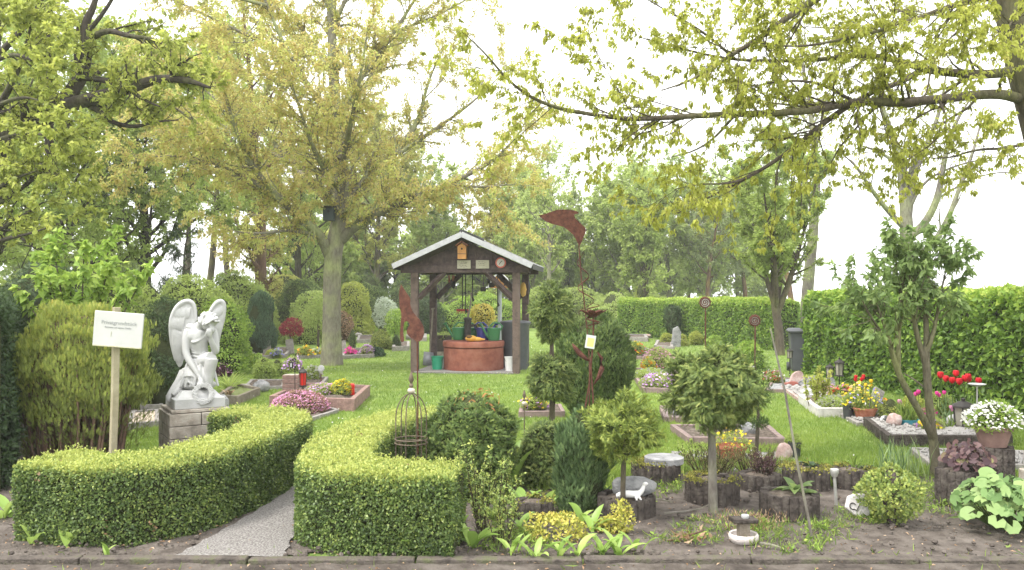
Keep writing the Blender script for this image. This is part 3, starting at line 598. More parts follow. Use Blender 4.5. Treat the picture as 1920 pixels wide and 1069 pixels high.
# ---- upright many-stemmed tree on the lawn edge, in front of the back hedge
reseed(35)
D_ = 22.; B = np.array([X(1460, D_), D_, 0.])
main = [pl([(1463, 668, D_), (1460, 610, D_), (1452, 572, D_), (1450, 500, D_), (1452, 420, D_), (1458, 340, D_), (1455, 270, D_)], [.13, .115, .1, .075, .06, .035, .015]),
 pl([(1455, 580, D_), (1436, 520, 22), (1420, 440, 22), (1405, 370, 22), (1390, 310, 22)], [.08, .06, .045, .03, .012]), pl([(1456, 590, D_), (1480, 530, 22), (1500, 460, 22), (1520, 390, 22), (1535, 320, 22)], [.09, .07, .05, .03, .012]),
 pl([(1456, 580, D_), (1455, 500, 21.2), (1440, 420, 20.8), (1430, 340, 20.6)], [.07, .05, .035, .012]), pl([(1456, 575, D_), (1470, 480, 22.8), (1485, 400, 23), (1490, 310, 23.2)], [.07, .05, .035, .012])]
s1 = [q for q in kids(main, 14.0, (.55, 1.5), (.5, 1.1), .1, .15, .5, .25) if q.p[0][2] > 1.7]; s2 = kids(s1, 4, (.25, .55), (.4, 1.), .05, .2, .6, .15, n=3)
LV = Leaves('q'); leaves_on(s2, 60, .085, LV, .55, .25, .12, 6, .05, (0, .9)); leaves_on(s1, 25, .085, LV, .55, .25, .08, 5, .3, (0, .9))
tree('broadleaf_tree', 'upright leafy green tree with several stems in front of the back hedge', B, main + s1 + s2, m_green, b_brown, LV)
# ---- bare forked tree behind the right hedge
reseed(36)
D_ = 20.; B = np.array([X(1700, D_), D_, 0.])
main = [pl([(1702, 660, D_), (1700, 500, D_), (1700, 420, D_), (1696, 365, D_), (1688, 300, D_), (1668, 240, D_), (1650, 190, D_), (1640, 120, D_)], [.19, .16, .15, .12, .09, .07, .05, .02]),
 pl([(1700, 430, D_), (1704, 380, D_), (1715, 320, 20), (1740, 270, 20), (1765, 200, 20), (1775, 130, 20)], [.11, .1, .08, .06, .04, .015]), pl([(1700, 450, D_), (1735, 420, 19.8), (1760, 370, 19.6), (1770, 300, 19.5), (1790, 230, 19.4), (1830, 170, 19.3)], [.1, .09, .08, .06, .04, .012]),
 pl([(1700, 480, D_), (1740, 470, 20.3), (1775, 420, 20.6), (1800, 350, 20.8), (1830, 270, 21), (1845, 200, 21)], [.09, .08, .07, .05, .035, .012]), pl([(1698, 430, D_), (1660, 390, 19.8), (1630, 350, 19.6), (1605, 310, 19.4), (1580, 290, 19.3)], [.07, .06, .045, .03, .01]),
 pl([(1690, 310, D_), (1640, 280, 20), (1600, 270, 20)], [.05, .03, .01]), pl([(1702, 400, D_), (1730, 340, 19.7), (1790, 310, 19.5), (1860, 295, 19.4), (1920, 290, 19.3)], [.04, .03, .02, .008]), pl([(1762, 370, 19.6), (1830, 330, 19.4), (1900, 320, 19.2), (1960, 340, 19.1)], [.03, .02, .014, .006])]
s1 = [q for q in kids(main, 4.5, (.6, 1.7), (.4, 1.0), -.02, .16, .4, .35) if q.p[0][2] > 3]; s2 = kids(s1, 4.5, (.3, .9), (.4, 1.), -.05, .2, .6, .2, n=4)
LV = Leaves('q'); leaves_on(s2, 2.2, .07, LV, .55, .3, .06, 3, .2, (.4, 1))
tree('bare_tree', 'nearly bare forked tree with pale boughs behind the right hedge', B, main + s1 + s2, m_lime, b_pale, LV)
# ---- small two-stemmed tree standing in the right bed
reseed(37); THICK[0] = .85
D_ = 7.4; B = np.array([X(1756, D_), D_, 0.])
main = [pl([(1757, 898, D_), (1753, 850, D_), (1746, 790, D_), (1740, 730, D_), (1738, 690, D_), (1733, 650, D_)], [.068, .05, .042, .04, .042, .03]),
 pl([(1753, 830, D_), (1735, 790, 7.35), (1712, 750, 7.3), (1690, 712, 7.3), (1678, 680, 7.3), (1668, 640, 7.3), (1655, 600, 7.25), (1640, 560, 7.2)], [.04, .038, .036, .034, .03, .024, .014, .008]),
 pl([(1685, 705, 7.3), (1684, 650, 7.35), (1686, 600, 7.4), (1690, 540, 7.4), (1692, 480, 7.4)], [.028, .026, .022, .016, .008]),
 pl([(1738, 690, D_), (1722, 640, 7.4), (1712, 590, 7.4), (1706, 530, 7.4), (1700, 470, 7.4)], [.032, .028, .022, .014, .006]),
 pl([(1737, 680, D_), (1738, 630, 7.45), (1735, 580, 7.5), (1740, 520, 7.5), (1745, 460, 7.5)], [.036, .03, .026, .016, .006]),
 pl([(1738, 660, 7.4), (1752, 620, 7.4), (1762, 560, 7.5), (1775, 500, 7.6)], [.028, .022, .014, .006]), pl([(1668, 640, 7.3), (1650, 620, 7.2), (1630, 590, 7.1), (1610, 550, 7.05)], [.018, .014, .01, .005]), pl([(1738, 730, 7.4), (1715, 712, 7.6), (1695, 700, 7.8)], [.014, .01, .006])]
s1 = [q for q in kids(main[1:7], 33.0, (.25, .8), (.5, 1.2), .05, .16, .5, .4, rmin=.003) if q.p[0][2] > 1.1]; s2 = kids(s1, 8, (.1, .22), (.4, 1.), 0, .2, .6, .15, n=3, rmin=.002)
m_sm = leaf('dull_green_leaf', [(0, (.11, .17, .06)), (.5, (.20, .28, .09)), (1, (.31, .39, .13))], .5, .45, .35)
LV = Leaves('v'); leaves_on(s2, 26, .07, LV, .42, .45, .02, 5, .15, (0, .9)); leaves_on(s1, 16, .075, LV, .42, .45, .01, 4, .3, (0, .9))
tree('small_tree', 'small tree with forked mossy stems and dull green leaves standing in the right bed', B, main + s1 + s2, m_sm, bark('mossy_bark', (.27, .24, .16), (.13, .115, .075), 9), LV)
THICK[0] = 1.
# ================================================================== shared surfaces
m_white = mat('white_stone', (.455, .455, .45), (.37, .37, .355), .55, 7., bump=.2, bscale=60, spec=.35)
m_ped = mat('weathered_concrete_block', (.34, .30, .25), (.22, .195, .16), .9, 9., bump=.6, bscale=80, c3=(.42, .385, .33), spec=.2)
m_oldw = mat('weathered_wood', (.25, .22, .175), (.16, .135, .105), .85, 12., bump=.5, bscale=60, spec=.15)
m_postw = mat('pale_post_wood', (.36, .325, .22), (.27, .24, .155), .8, 10., bump=.3, bscale=60, spec=.15)
m_dwood = mat('dark_stained_wood', (.085, .06, .055), (.05, .036, .034), .75, 10., bump=.4, bscale=50, c3=(.115, .085, .075), spec=.2)
m_rust = mat('rusted_steel', (.105, .042, .03), (.065, .027, .02), .85, 26., bump=.4, bscale=120, c3=(.145, .065, .042), spec=.2)
m_iron = mat('dark_iron', (.045, .04, .035), (.025, .022, .02), .6, 30., metal=.3, spec=.4)
m_wire = mat('rusty_wire', (.16, .125, .085), (.09, .07, .05), .75, 30., metal=.2)
m_terra = mat('terracotta', (.38, .145, .085), (.28, .10, .06), .8, 12., bump=.2, c3=(.42, .2, .14), spec=.2)
m_log = mat('grey_palisade_log', (.068, .057, .05), (.028, .024, .021), .95, 14., bump=.9, bscale=45, c3=(.10, .088, .074), spec=.1)
m_moss = mat('moss', (.16, .17, .035), (.09, .10, .025), .95, 30., bump=1., bscale=90, c3=(.22, .20, .05), spec=.05)
m_black = mat('black_plastic', (.05, .052, .056), (.038, .04, .043), .45, 10., spec=.45)
m_bin = mat('dark_grey_plastic', (.085, .088, .098), (.065, .068, .076), .5, 6., spec=.4)
m_ston = mat('pale_edging_stone', (.33, .305, .28), (.2, .185, .17), .85, 18., bump=.5, bscale=90, spec=.25)
m_pink = mat('pinkish_edging_stone', (.28, .21, .19), (.18, .135, .125), .85, 16., bump=.5, bscale=90, spec=.25)
m_rock = mat('grey_fieldstone', (.25, .25, .25), (.14, .14, .145), .85, 9., bump=.8, bscale=40, c3=(.33, .325, .32), spec=.25)
m_rrock = mat('reddish_fieldstone', (.42, .30, .27), (.28, .195, .175), .8, 10., bump=.6, bscale=40, c3=(.5, .42, .39), spec=.25)
m_bed = mat('grave_soil', (.13, .105, .085), (.07, .057, .046), .95, 22., bump=1., bscale=80, c3=(.19, .16, .13), spec=.1)
m_peb = mat('white_pebbles', (.32, .30, .28), (.13, .122, .112), .8, 85., bump=1., bscale=85, c3=(.42, .405, .385), thr=(.3, .6), detail=2)
m_wg = leaf('grass_weed', [(0, (.08, .13, .025)), (.5, (.14, .21, .04)), (1, (.23, .29, .06))], .35, .5)
m_sprk = leaf('soft_conifer_spray', [(0, (.02, .035, .012)), (.35, (.075, .115, .033)), (.7, (.19, .24, .065)), (1, (.42, .44, .14))], .22, .55)  # dark low stops paint the shade of crown recesses
m_sprl = leaf('light_conifer_spray', [(0, (.03, .05, .012)), (.35, (.11, .155, .033)), (.7, (.26, .31, .06)), (1, (.46, .47, .13))], .25, .55)
m_feather = leaf('feathery_conifer', [(0, (.03, .055, .022)), (.5, (.08, .13, .05)), (1, (.21, .29, .11))], .2, .6)
m_broad = leaf('broad_fresh_leaf', [(0, (.16, .26, .05)), (.5, (.25, .37, .08)), (1, (.37, .47, .13))], .4, .4, .4)
m_lady = leaf('soft_round_leaf', [(0, (.09, .16, .05)), (.5, (.16, .255, .085)), (1, (.26, .35, .13))], .35, .5)
m_fresh = leaf('fresh_shrub_leaf', [(0, (.13, .21, .04)), (.5, (.24, .35, .06)), (1, (.38, .47, .10))], .42, .5)
m_euon = leaf('golden_euonymus_leaf', [(0, (.16, .19, .035)), (.5, (.36, .36, .07)), (.85, (.55, .49, .11)), (1, (.55, .40, .14))], .3, .45)
m_purp = leaf('dark_purple_leaf', [(0, (.04, .022, .026)), (.5, (.075, .04, .043)), (.85, (.12, .07, .062)), (1, (.2, .22, .06))], .15, .45)
m_redm = leaf('red_maple_leaf', [(0, (.13, .018, .025)), (.5, (.24, .03, .04)), (1, (.34, .07, .07))], .35, .5)
m_blade = leaf('blue_green_blade', [(0, (.09, .15, .06)), (.5, (.17, .25, .10)), (1, (.26, .33, .14))], .3, .5)
m_dry = leaf('dry_leaf', [(0, (.14, .08, .04)), (.5, (.26, .17, .10)), (1, (.40, .30, .20))], .2, .8)
m_willow = leaf('variegated_willow_leaf', [(0, (.28, .34, .24)), (.5, (.5, .55, .43)), (1, (.7, .7, .6))], .4, .6)
m_rusttip = leaf('rust_brown_tip', [(0, (.30, .12, .04)), (1, (.48, .24, .10))], .2, .7)
PET = {}
def petal(n, c, c2=None):
    if n not in PET: PET[n] = leaf(n + '_petal', [(0, tuple(x * .75 for x in c)), (.6, c), (1, c2 or tuple(min(.85, x * 1.15 + .03) for x in c))], .3, .6)
    return PET[n]
C_ = dict(pink=(.62, .25, .40), hotpink=(.70, .06, .28), white=(.50, .495, .45), purple=(.42, .22, .50), lilac=(.50, .33, .56), yellow=(.80, .52, .03), orange=(.78, .28, .03), red=(.62, .02, .03), blue=(.26, .24, .55), heather=(.50, .27, .40), peach=(.72, .42, .22))
# ================================================================== builders
def shrub(name, label, cat, loc, prof, N, size, aspect, m, tpl='q', cm=None, csc=.8, group=None, rz=0, sx=1., sy=1., inner=True, **kw):
    o = thing(name, label, cat, loc, rz, group)
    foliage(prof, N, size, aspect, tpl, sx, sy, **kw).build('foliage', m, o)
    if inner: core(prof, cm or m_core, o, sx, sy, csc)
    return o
def mound(w, h, z0=0.): return [(z0, w * .42), (z0 + h * .2, w * .5), (z0 + h * .55, w * .46), (z0 + h * .82, w * .3), (z0 + h * .97, w * .12), (z0 + h, .005)]
def blossom(LV, pts, size, v=(0, 1), face=(0, -.5, .8)):
    n = len(pts); f = unit(rdir(n) * .55 + np.array(face)); LV.add(pts, unit(np.cross(rdir(n), f)), f, size * ru(.7, 1.2, n), size * ru(.7, 1.2, n), ru(*v, n)); return LV
def flowers(name, label, px_, py, w, h, cols, D=None, z=0., leafm=None, n=90, fs=.022, ls=.03, cat='flowers', nl=None, group=None, top=True):
    n, fs = int(n * 1.6), fs * 1.25
    """a low cushion of leaves with blossoms over it; w and h are its size in the picture"""
    D = D or gd(py); w, h = M(w, D), M(h, D); o = thing(name, label, cat, (X(px_, D), D, z), RNG.uniform(0, 6), group)
    pr = mound(w, h); foliage(pr, nl or int(250 + 9000 * w * (w + h)), ls, .55, 'q', jit=.02, lump=.03, lf=9, vr=(0, .8)).build('foliage', leafm or m_green, o)
    core(pr, m_core, o, sc=.7)
    for c in cols:
        p, nn = profile_points(pr[1:], int(n / len(cols))); p = p + nn * ru(-.2, 1, len(p))[:, None] * .02 + RNG.normal(size=p.shape) * .006
        blossom(Leaves('hex'), p, fs).build('blossoms', petal(c, C_[c]), o)
    return o
def rock(name, label, px_, py, w, h, m, D=None, z=0., d=None, lump=.16, rot=(0, 0, 0), cat='stone', sink=.3):
    D = D or gd(py); w, h = M(w, D), M(h, D); d = d or w * .8
    o = MB().ball((0, 0, 0), (w / 2, d / 2, h / 2), 20, 12, rotm(*rot), lump, 2.2).build(name, m, None, angle=50)
    o.location = (X(px_, D), D, z + h * (.5 - sink * .3)); return tag(o, label, cat)
def bed(label, quad, bm, fill, h=.1, t=.06, name='grave_bed', z0=0., cat='grave', fillh=None):
    """grave kerb: four edging stones round a filled bed, outline given as FL, FR, BR, BL on the ground"""
    q = np.array([G(*p) for p in quad]); c = q.mean(0); q = q - c; o = thing(name, label, cat, c)
    fh = h * .72 if fillh is None else fillh; mb = MB(); cen = q.mean(0)
    inn = q + unit(cen - q) * t * 1.35
    for i in range(4):
        a, b = q[i], q[(i + 1) % 4]; e = unit(b - a); nrm = np.array([-e[1], e[0], 0]); L = np.linalg.norm(b - a)
        k = max(1, int(round(L / .5)))
        for j in range(k):
            s0 = (t if j == 0 else 0) + L * j / k + .002; s1 = L * (j + 1) / k - .003
            m0 = a + e * (s0 + s1) / 2 + nrm * t / 2; mb.box((m0[0], m0[1], h / 2 - .01), (max(.01, s1 - s0), t, h + .02 + RNG.uniform(-.006, .006)), rotm(0, 0, math.atan2(e[1], e[0]) + RNG.uniform(-.01, .01)))
    mb.build('edging', bm, o, bevel=.006)
    U, V = 14, 10; v = []
    for j in range(V):
        for i in range(U):
            p = (inn[0] * (1 - i / (U - 1)) + inn[1] * i / (U - 1)) * (1 - j / (V - 1)) + (inn[3] * (1 - i / (U - 1)) + inn[2] * i / (U - 1)) * j / (V - 1)
            v.append((p[0], p[1], fh + .012 * RNG.normal() * (0 < i < U - 1 and 0 < j < V - 1)))
    MB().raw(v, [(j * U + i, j * U + i + 1, (j + 1) * U + i + 1, (j + 1) * U + i) for j in range(V - 1) for i in range(U - 1)]).build('fill', fill, o)
    NOGRASS.append((q + c)[:, :2]); return o
def pebbles(o, quad, z, n, m, size=.03):
    """loose white pebbles lying in a bed, one heap"""
    q = np.array([G(*p) for p in quad]); c = q.mean(0); q = q - c; q = q + unit(-q) * .08; LVm = MB()
    for _ in range(n):
        a, b = RNG.uniform(0, 1, 2); p = (q[0] * (1 - a) + q[1] * a) * (1 - b) + (q[3] * (1 - a) + q[2] * a) * b; s = size * RNG.uniform(.5, 1.2)
        LVm.ball((p[0], p[1], z + s * .25), (s * .6, s * .5, s * .4), 7, 4, rotm(0, 0, RNG.uniform(0, 3)))
    ob = LVm.build('pebbles', m, o); ob['kind'] = 'stuff'; return ob
def leafblade(mb, base, az, L, w, rise, bend, n=6, fold=.25):
    """one long leaf: rises from base, arches over, narrows to a tip"""
    p = np.array(base, float); e = rise; pts = []
    for i in range(n + 1):
        pts.append(p.copy()); p = p + np.array([math.cos(az) * math.cos(e), math.sin(az) * math.cos(e), math.sin(e)]) * L / n; e -= bend / n
    s = np.array([-math.sin(az), math.cos(az), 0]); v = []; f = []
    for i, q in enumerate(pts):
        t = i / n; ww = w * (math.sin(math.pi * min(1, t * .93 + .07)) ** .75) * (1 - .15 * t) + .002
        v += [q - s * ww / 2 + [0, 0, fold * ww], q, q + s * ww / 2 + [0, 0, fold * ww]]
    for i in range(n):
        for j in (0, 1): f.append((i * 3 + j, i * 3 + j + 1, i * 3 + j + 4, i * 3 + j + 3))
    mb.raw(v, f)
def vmesh(mb, name, m, parent, vals=None):
    o = mb.build(name, m, parent, angle=60); me = o.data
    at = me.attributes.new('v', 'FLOAT', 'FACE'); n = len(me.polygons); at.data.foreach_set('value', (vals if vals is not None else RNG.uniform(.1, .9, n)).astype('f')); return o
def broad_plant(name, label, px_, py, k, L, w, m=None, D=None, z=.02, rise=(.7, 1.35), bend=(.5, 1.3), cat='plant', group=None, n=7):
    D = D or gd(py); o = thing(name, label, cat, (X(px_, D), D, z), 0, group); mb = MB(); vals = []
    for i in range(k):
        a = i * 2.4 + RNG.uniform(-.5, .5); l = L * RNG.uniform(.65, 1.15)
        leafblade(mb, (RNG.normal() * .015, RNG.normal() * .015, -.01), a, l, w * l / L * RNG.uniform(.8, 1.1), RNG.uniform(*rise), RNG.uniform(*bend), n); vals += [RNG.uniform(.1, .9)] * (n * 2)
    vmesh(mb, 'leaves', m or m_broad, o, np.array(vals)); return o
def stem(o, pts, r, name='trunk', m=None, seg=9): return MB().tube(np.array(pts), r, seg).build(name, m or b_brown, o)
def planter(label, px_, py, w, top, moss=True, D=None):
    """ring of upright half logs filled with earth"""
    D = D or gd(py); R = M(w, D) / 2; h = EYE - (top - HZ) / FPX * D; D2 = D + R * .9; o = thing('log_planter', label, 'planter', (X(px_, D), D2, 0)); mb = MB()
    n = max(9, int(2 * math.pi * R / .05)); 
    for i in range(n):
        a = 2 * math.pi * i / n; rr = .034 * RNG.uniform(.9, 1.08); hh = h * RNG.uniform(.95, 1.04)
        mb.lathe([(rr, -.05), (rr * 1.0, hh * .5), (rr * .95, hh - .008), (rr * .8, hh)], (R * math.cos(a), R * math.sin(a), 0), 8)
    mb.build('palisade', m_log, o, angle=50)
    MB().ball((0, 0, h - .045), (R * .98, R * .98, .05), 18, 8, None, .1, 4).build('earth', m_bed, o)
    if moss:
        LV = Leaves('q'); k = int(900 * R / .2); a = ru(0, 6.28, k); rr = R + RNG.normal(size=k) * .025; p = np.c_[rr * np.cos(a), rr * np.sin(a), h + RNG.normal(size=k) * .012]
        keep = lumps(p * 9, RNG.uniform(0, 9)) > -.1; LV.add(p[keep], unit(rdir(keep.sum()) + [0, 0, .4]), rdir(keep.sum()), .022, .014, ru(0, 1, keep.sum())); LV.build('moss', leaf('moss_tuft', [(0, (.10, .11, .025)), (.5, (.19, .19, .04)), (1, (.28, .25, .06))], .2, .9), o)['kind'] = 'stuff'
    NOGRASS.append([(X(px_, D) + R * math.cos(a), D2 + R * math.sin(a)) for a in np.linspace(0, 6.28, 12)]); return o, h, D2
# ================================================================== the angel
reseed(41)
D_ = 8.35; sx0 = X(366, D_)
ped = thing('pedestal', 'plain pedestal of stacked concrete blocks under the white angel', 'pedestal', (sx0, D_, 0), math.radians(32))
PT = .47; mb = MB(); hc = PT / 4
for c in range(4):
    off = .0 if c % 2 else .13
    z = hc * (c + .5) - .004
    for sgn in (-1, 1):
        for (a, b) in (((-.29, -.002 + off), (.002 + off, .29)) if True else ()):
            mb.box(((a + b) / 2, sgn * .145, z), (b - a - .004, .286, hc - .005))
mb.build('blocks', m_ped, ped, bevel=.006)
MB().box((0, 0, PT + .014), (.535, .535, .03)).build('cap_slab', m_ped, ped, bevel=.006)
PT += .03
ang = thing('angel_statue', 'white kneeling angel statue with raised wings, bowed head and a wreath', 'statue', (sx0, D_, PT), math.radians(20))
pl_r = rotm(0, 0, math.radians(12))
def rot_pl(v): return np.asarray(v) @ pl_r.T
b = MB(); k4 = lambda a, z: [(-a, -a, z), (a, -a, z), (a, a, z), (-a, a, z)]
vv = k4(.232, 0) + k4(.232, .095) + k4(.205, .10) + k4(.15, .165); ff = [(0, 3, 2, 1)] + [(i * 4 + j, i * 4 + (j + 1) % 4, i * 4 + 4 + (j + 1) % 4, i * 4 + 4 + j) for i in range(3) for j in range(4)] + [(12, 13, 14, 15)]
b.raw(rot_pl(vv), ff).build('plinth', m_white, ang, bevel=.006)
K = .00144
def S(cx, cy, y=0.): return np.array([(cx - 265) * K, y, (775 - cy) * K])
body = MB()
def limb(pts, r): body.tube(curve(np.array(pts), r, 3).p, list(curve(np.array(pts), r, 3).r), 14)
def blob(c, r, rr=None): body.ball(c, r, 18, 12, rr)
# trunk of the body, leaning forward to the right
limb([S(285, 500, .05), S(295, 430, .02), S(288, 370, .0), S(285, 310, -.01), S(288, 250, .0), S(300, 225, -.03), S(325, 205, -.07)], [.10, .083, .082, .09, .075, .04, .04])
blob(S(262, 300, -.02), (.075, .06, .075)); blob(S(322, 305, -.015), (.07, .055, .07)); blob(S(250, 248, .015), (.07, .05, .04), rotm(0, .4, 0)); blob(S(335, 250, .02), (.075, .05, .04))
blob(S(352, 215, -.095), (.062, .07, .082), rotm(.5, .25, 0)); blob(S(368, 258, -.135), (.035, .035, .04)); blob(S(362, 240, -.165), (.012, .02, .016))   # head, jaw, nose
limb([S(225, 262, .0), S(212, 300, -.01), S(205, 360, -.025), S(207, 420, -.05), S(235, 480, -.085), S(270, 535, -.125), S(293, 575, -.15)], [.046, .045, .038, .034, .034, .027, .02])
limb([S(293, 575, -.15), S(302, 600, -.165), S(305, 615, -.172)], [.02, .027, .024])
for i, dx in enumerate((-14, -5, 4, 13)): limb([S(302 + dx * .8, 608, -.178), S(303 + dx, 630, -.192), S(304 + dx, 645 - abs(dx) * .4, -.186)], [.0085, .008, .0055])
limb([S(288, 598, -.16), S(280, 620, -.182), S(284, 634, -.19)], [.009, .008, .006])
limb([S(372, 262, .02), S(388, 310, .0), S(398, 370, -.035), S(396, 415, -.06), S(385, 380, -.10), S(368, 335, -.135), S(360, 305, -.15)], [.046, .043, .036, .034, .032, .026, .02])
limb([S(360, 310, -.15), S(356, 292, -.162), S(354, 278, -.165)], [.02, .027, .024])
for i, dx in enumerate((-13, -5, 4, 12)): limb([S(354 + dx, 285, -.18), S(353 + dx, 262, -.186), S(356 + dx, 246, -.176)], [.0085, .008, .006])
limb([S(340, 298, -.165), S(333, 280, -.176), S(336, 266, -.18)], [.009, .008, .006])
# raised left knee, lowered right knee, draped cloth
limb([S(300, 490, .03), S(335, 465, -.05), S(368, 452, -.115)], [.095, .085, .066]); limb([S(368, 452, -.115), S(362, 500, -.12), S(352, 560, -.11), S(345, 625, -.10)], [.066, .058, .048, .05])
limb([S(275, 500, .03), S(250, 545, -.03), S(238, 595, -.08)], [.1, .09, .075]); limb([S(238, 595, -.08), S(240, 625, .02), S(250, 640, .12)], [.075, .065, .055])
blob(S(280, 560, .03), (.13, .13, .15)); blob(S(285, 635, .02), (.17, .15, .06)); blob(S(200, 590, .06), (.07, .09, .1)); blob(S(345, 640, -.1), (.045, .07, .028))
limb([S(190, 540, .05), S(165, 600, .02), S(130, 655, -.02), S(100, 700, -.05), S(96, 735, -.06)], [.04, .038, .035, .03, .02]); limb([S(200, 610, -.02), S(160, 655, -.06), S(125, 690, -.09)], [.035, .03, .02])
for q in range(13):   # folds of the robe
    t = q / 12; x0 = 215 + 165 * t; x1 = 175 + 225 * t + 12 * math.sin(q * 2.2)
    limb([S(x0, 490 + 18 * math.sin(q * 1.7), -.085 + .05 * abs(t - .5)), S((x0 + x1) / 2 + 9 * math.sin(q * 3.1), 560, -.135 + .1 * abs(t - .45)), S(x1, 640, -.15 + .12 * abs(t - .5))], [.011, .015, .013])
for q in range(7): limb([S(185 + q * 6, 520 + q * 14, -.02 - q * .016), S(225 + q * 6, 540 + q * 14, -.075 - q * .01), S(275 + q * 9, 535 + q * 15, -.12)], [.01, .013, .009])
for q in range(6): limb([S(240, 372 + q * 20, -.045), S(285, 386 + q * 20 + 8 * math.sin(q * 2.), -.072), S(332, 372 + q * 24, -.05)], [.004, .007, .004])
limb([S(338, 292, -.06), S(300, 325, -.085), S(262, 342, -.09), S(240, 338, -.07)], [.012, .013, .013, .01])
o = body.build('body', m_white, ang)
def fuse(o, vox, smooth=6):
    md = o.modifiers.new('fuse', 'REMESH'); md.mode = 'VOXEL'; md.voxel_size = vox; md.use_smooth_shade = True
    ms = o.modifiers.new('soft', 'SMOOTH'); ms.iterations = smooth; ms.factor = .5
    dg = bpy.context.evaluated_depsgraph_get(); me = bpy.data.meshes.new_from_object(o.evaluated_get(dg)); o.modifiers.clear(); old = o.data; o.data = me; me.shade_smooth(); bpy.data.meshes.remove(old)
fuse(o, .0055, 5)
hair = MB()
hair.ball(S(350, 195, -.085), (.085, .085, .08), 18, 12, rotm(.4, .2, 0))
for q in range(70):
    a = RNG.uniform(0, 6.28); e = RNG.uniform(-.2, 1.35); d = np.array([math.cos(a) * math.cos(e), math.sin(a) * math.cos(e), math.sin(e)]); c = S(350, 200, -.09); p = c + d * [.085, .085, .08]
    tdir = unit(np.cross(d, [.3, 1, .5])); tdir = unit(tdir * .7 + np.array([.5, -.5, -.9]) * .7); pts = [p + tdir * .05 * s + d * .012 * math.sin(s * 4 + q) - d * s * .012 for s in np.linspace(-.2, 1, 6)]
    hair.tube(pts, [.010, .013, .011, .005], 7)
h_ = hair.build('hair', m_white, ang); fuse(h_, .005, 2)
def wing(outline, lead, feathers, y, ybend):
    w = MB(); ol = chaikin([S(*p) for p in outline] + [S(*outline[0])], 2)[:-1]
    yy = lambda q: y + ybend * ((q[0] - ol[:, 0].min()) / np.ptp(ol[:, 0]))
    n = len(ol); c = ol.mean(0); V = [];
    for s_ in (-.009, .009):
        for q in ol: V.append((q[0], yy(q) + s_, q[2]))
        V.append((c[0], yy(c) + s_, c[2]))
    F = [(i, (i + 1) % n, n) for i in range(n)] + [(n + 1 + (i + 1) % n, n + 1 + i, 2 * n + 1) for i in range(n)] + [(i, n + 1 + i, n + 1 + (i + 1) % n, (i + 1) % n) for i in range(n)]
    w.raw(V, F)
    lp = chaikin([S(*p) for p in lead], 2); lp[:, 1] = [yy(q) - .006 for q in lp]; w.tube(lp, [.012, .022, .025, .02, .013, .009], 10)
    for (a, b_, r) in feathers:
        p0, p1 = S(*a), S(*b_); p0[1] = yy(p0) - .012; p1[1] = yy(p1) - .012; mid = (p0 + p1) / 2 + [0, -.004, 0]; w.tube(curve(np.array([p0, mid, p1]), [r * .6, r, r * .8, r * .25], 3).p, [r * .6, r, r, r * .3], 8)
    return w
fe = [((122 + i * 10, 250 + i * 6), (118 + i * 9 + (6 - i) * 1.5, 400 + i * 14), .011) for i in range(7)] + [((118 + i * 11, 300), (140 + i * 6, 490 - abs(3 - i) * 12), .010) for i in range(6)] + [((125 + i * 12, 170 + (i % 2) * 8), (115 + i * 11, 262), .012) for i in range(7)] + [((150 + i * 14, 110 + (i % 2) * 6), (140 + i * 13, 185), .011) for i in range(7)] + [((185 + i * 11, 240), (180 + i * 6, 420 + i * 8), .010) for i in range(3)]
w1 = wing([(275, 205), (264, 130), (262, 90), (240, 62), (200, 60), (150, 95), (120, 145), (104, 205), (102, 290), (114, 380), (135, 470), (158, 518), (178, 512), (200, 440), (225, 300)], [(272, 200), (262, 100), (238, 66), (198, 64), (152, 97), (122, 147), (106, 207), (104, 290), (115, 380), (137, 470)], fe, .10, -.03)
o = w1.build('wing', m_white, ang); fuse(o, .0055, 2)
fe = [((440 - i * 9, 150 + i * 8), (430 - i * 6, 300 + i * 18), .010) for i in range(6)] + [((428 - i * 8, 250), (412 - i * 6, 400 - i * 8), .009) for i in range(5)] + [((445 - i * 12, 95 + i * 8), (440 - i * 11, 160 + i * 10), .010) for i in range(6)]
w2 = wing([(345, 160), (365, 125), (388, 85), (420, 60), (446, 66), (458, 110), (455, 170), (442, 230), (428, 290), (412, 380), (392, 432), (375, 400), (370, 280)], [(352, 150), (388, 88), (420, 64), (445, 70), (455, 110), (452, 170), (440, 232), (426, 290), (411, 380)], fe, .08, .05)
o = w2.build('wing', m_white, ang); fuse(o, .0055, 2)
wr = MB(); wc = S(316, 680, -.215)
for q in range(34):
    a = q / 34 * 6.283; c = wc + np.array([math.cos(a) * .078, -.03 * (1 - math.sin(a)) * .5 + .02, math.sin(a) * .082]); wr.ball(c, (.020, .018, .017), 8, 6, rotm(RNG.uniform(0, 3), 0, RNG.uniform(0, 3)))
    for s_ in (1, -1): wr.ball(c + np.array([math.cos(a) * .013 * s_, -.008, math.sin(a) * .013 * s_]), (.017, .008, .011), 7, 5, rotm(RNG.uniform(0, 3), RNG.uniform(0, 3), 0))
wr.build('wreath', m_white, ang)
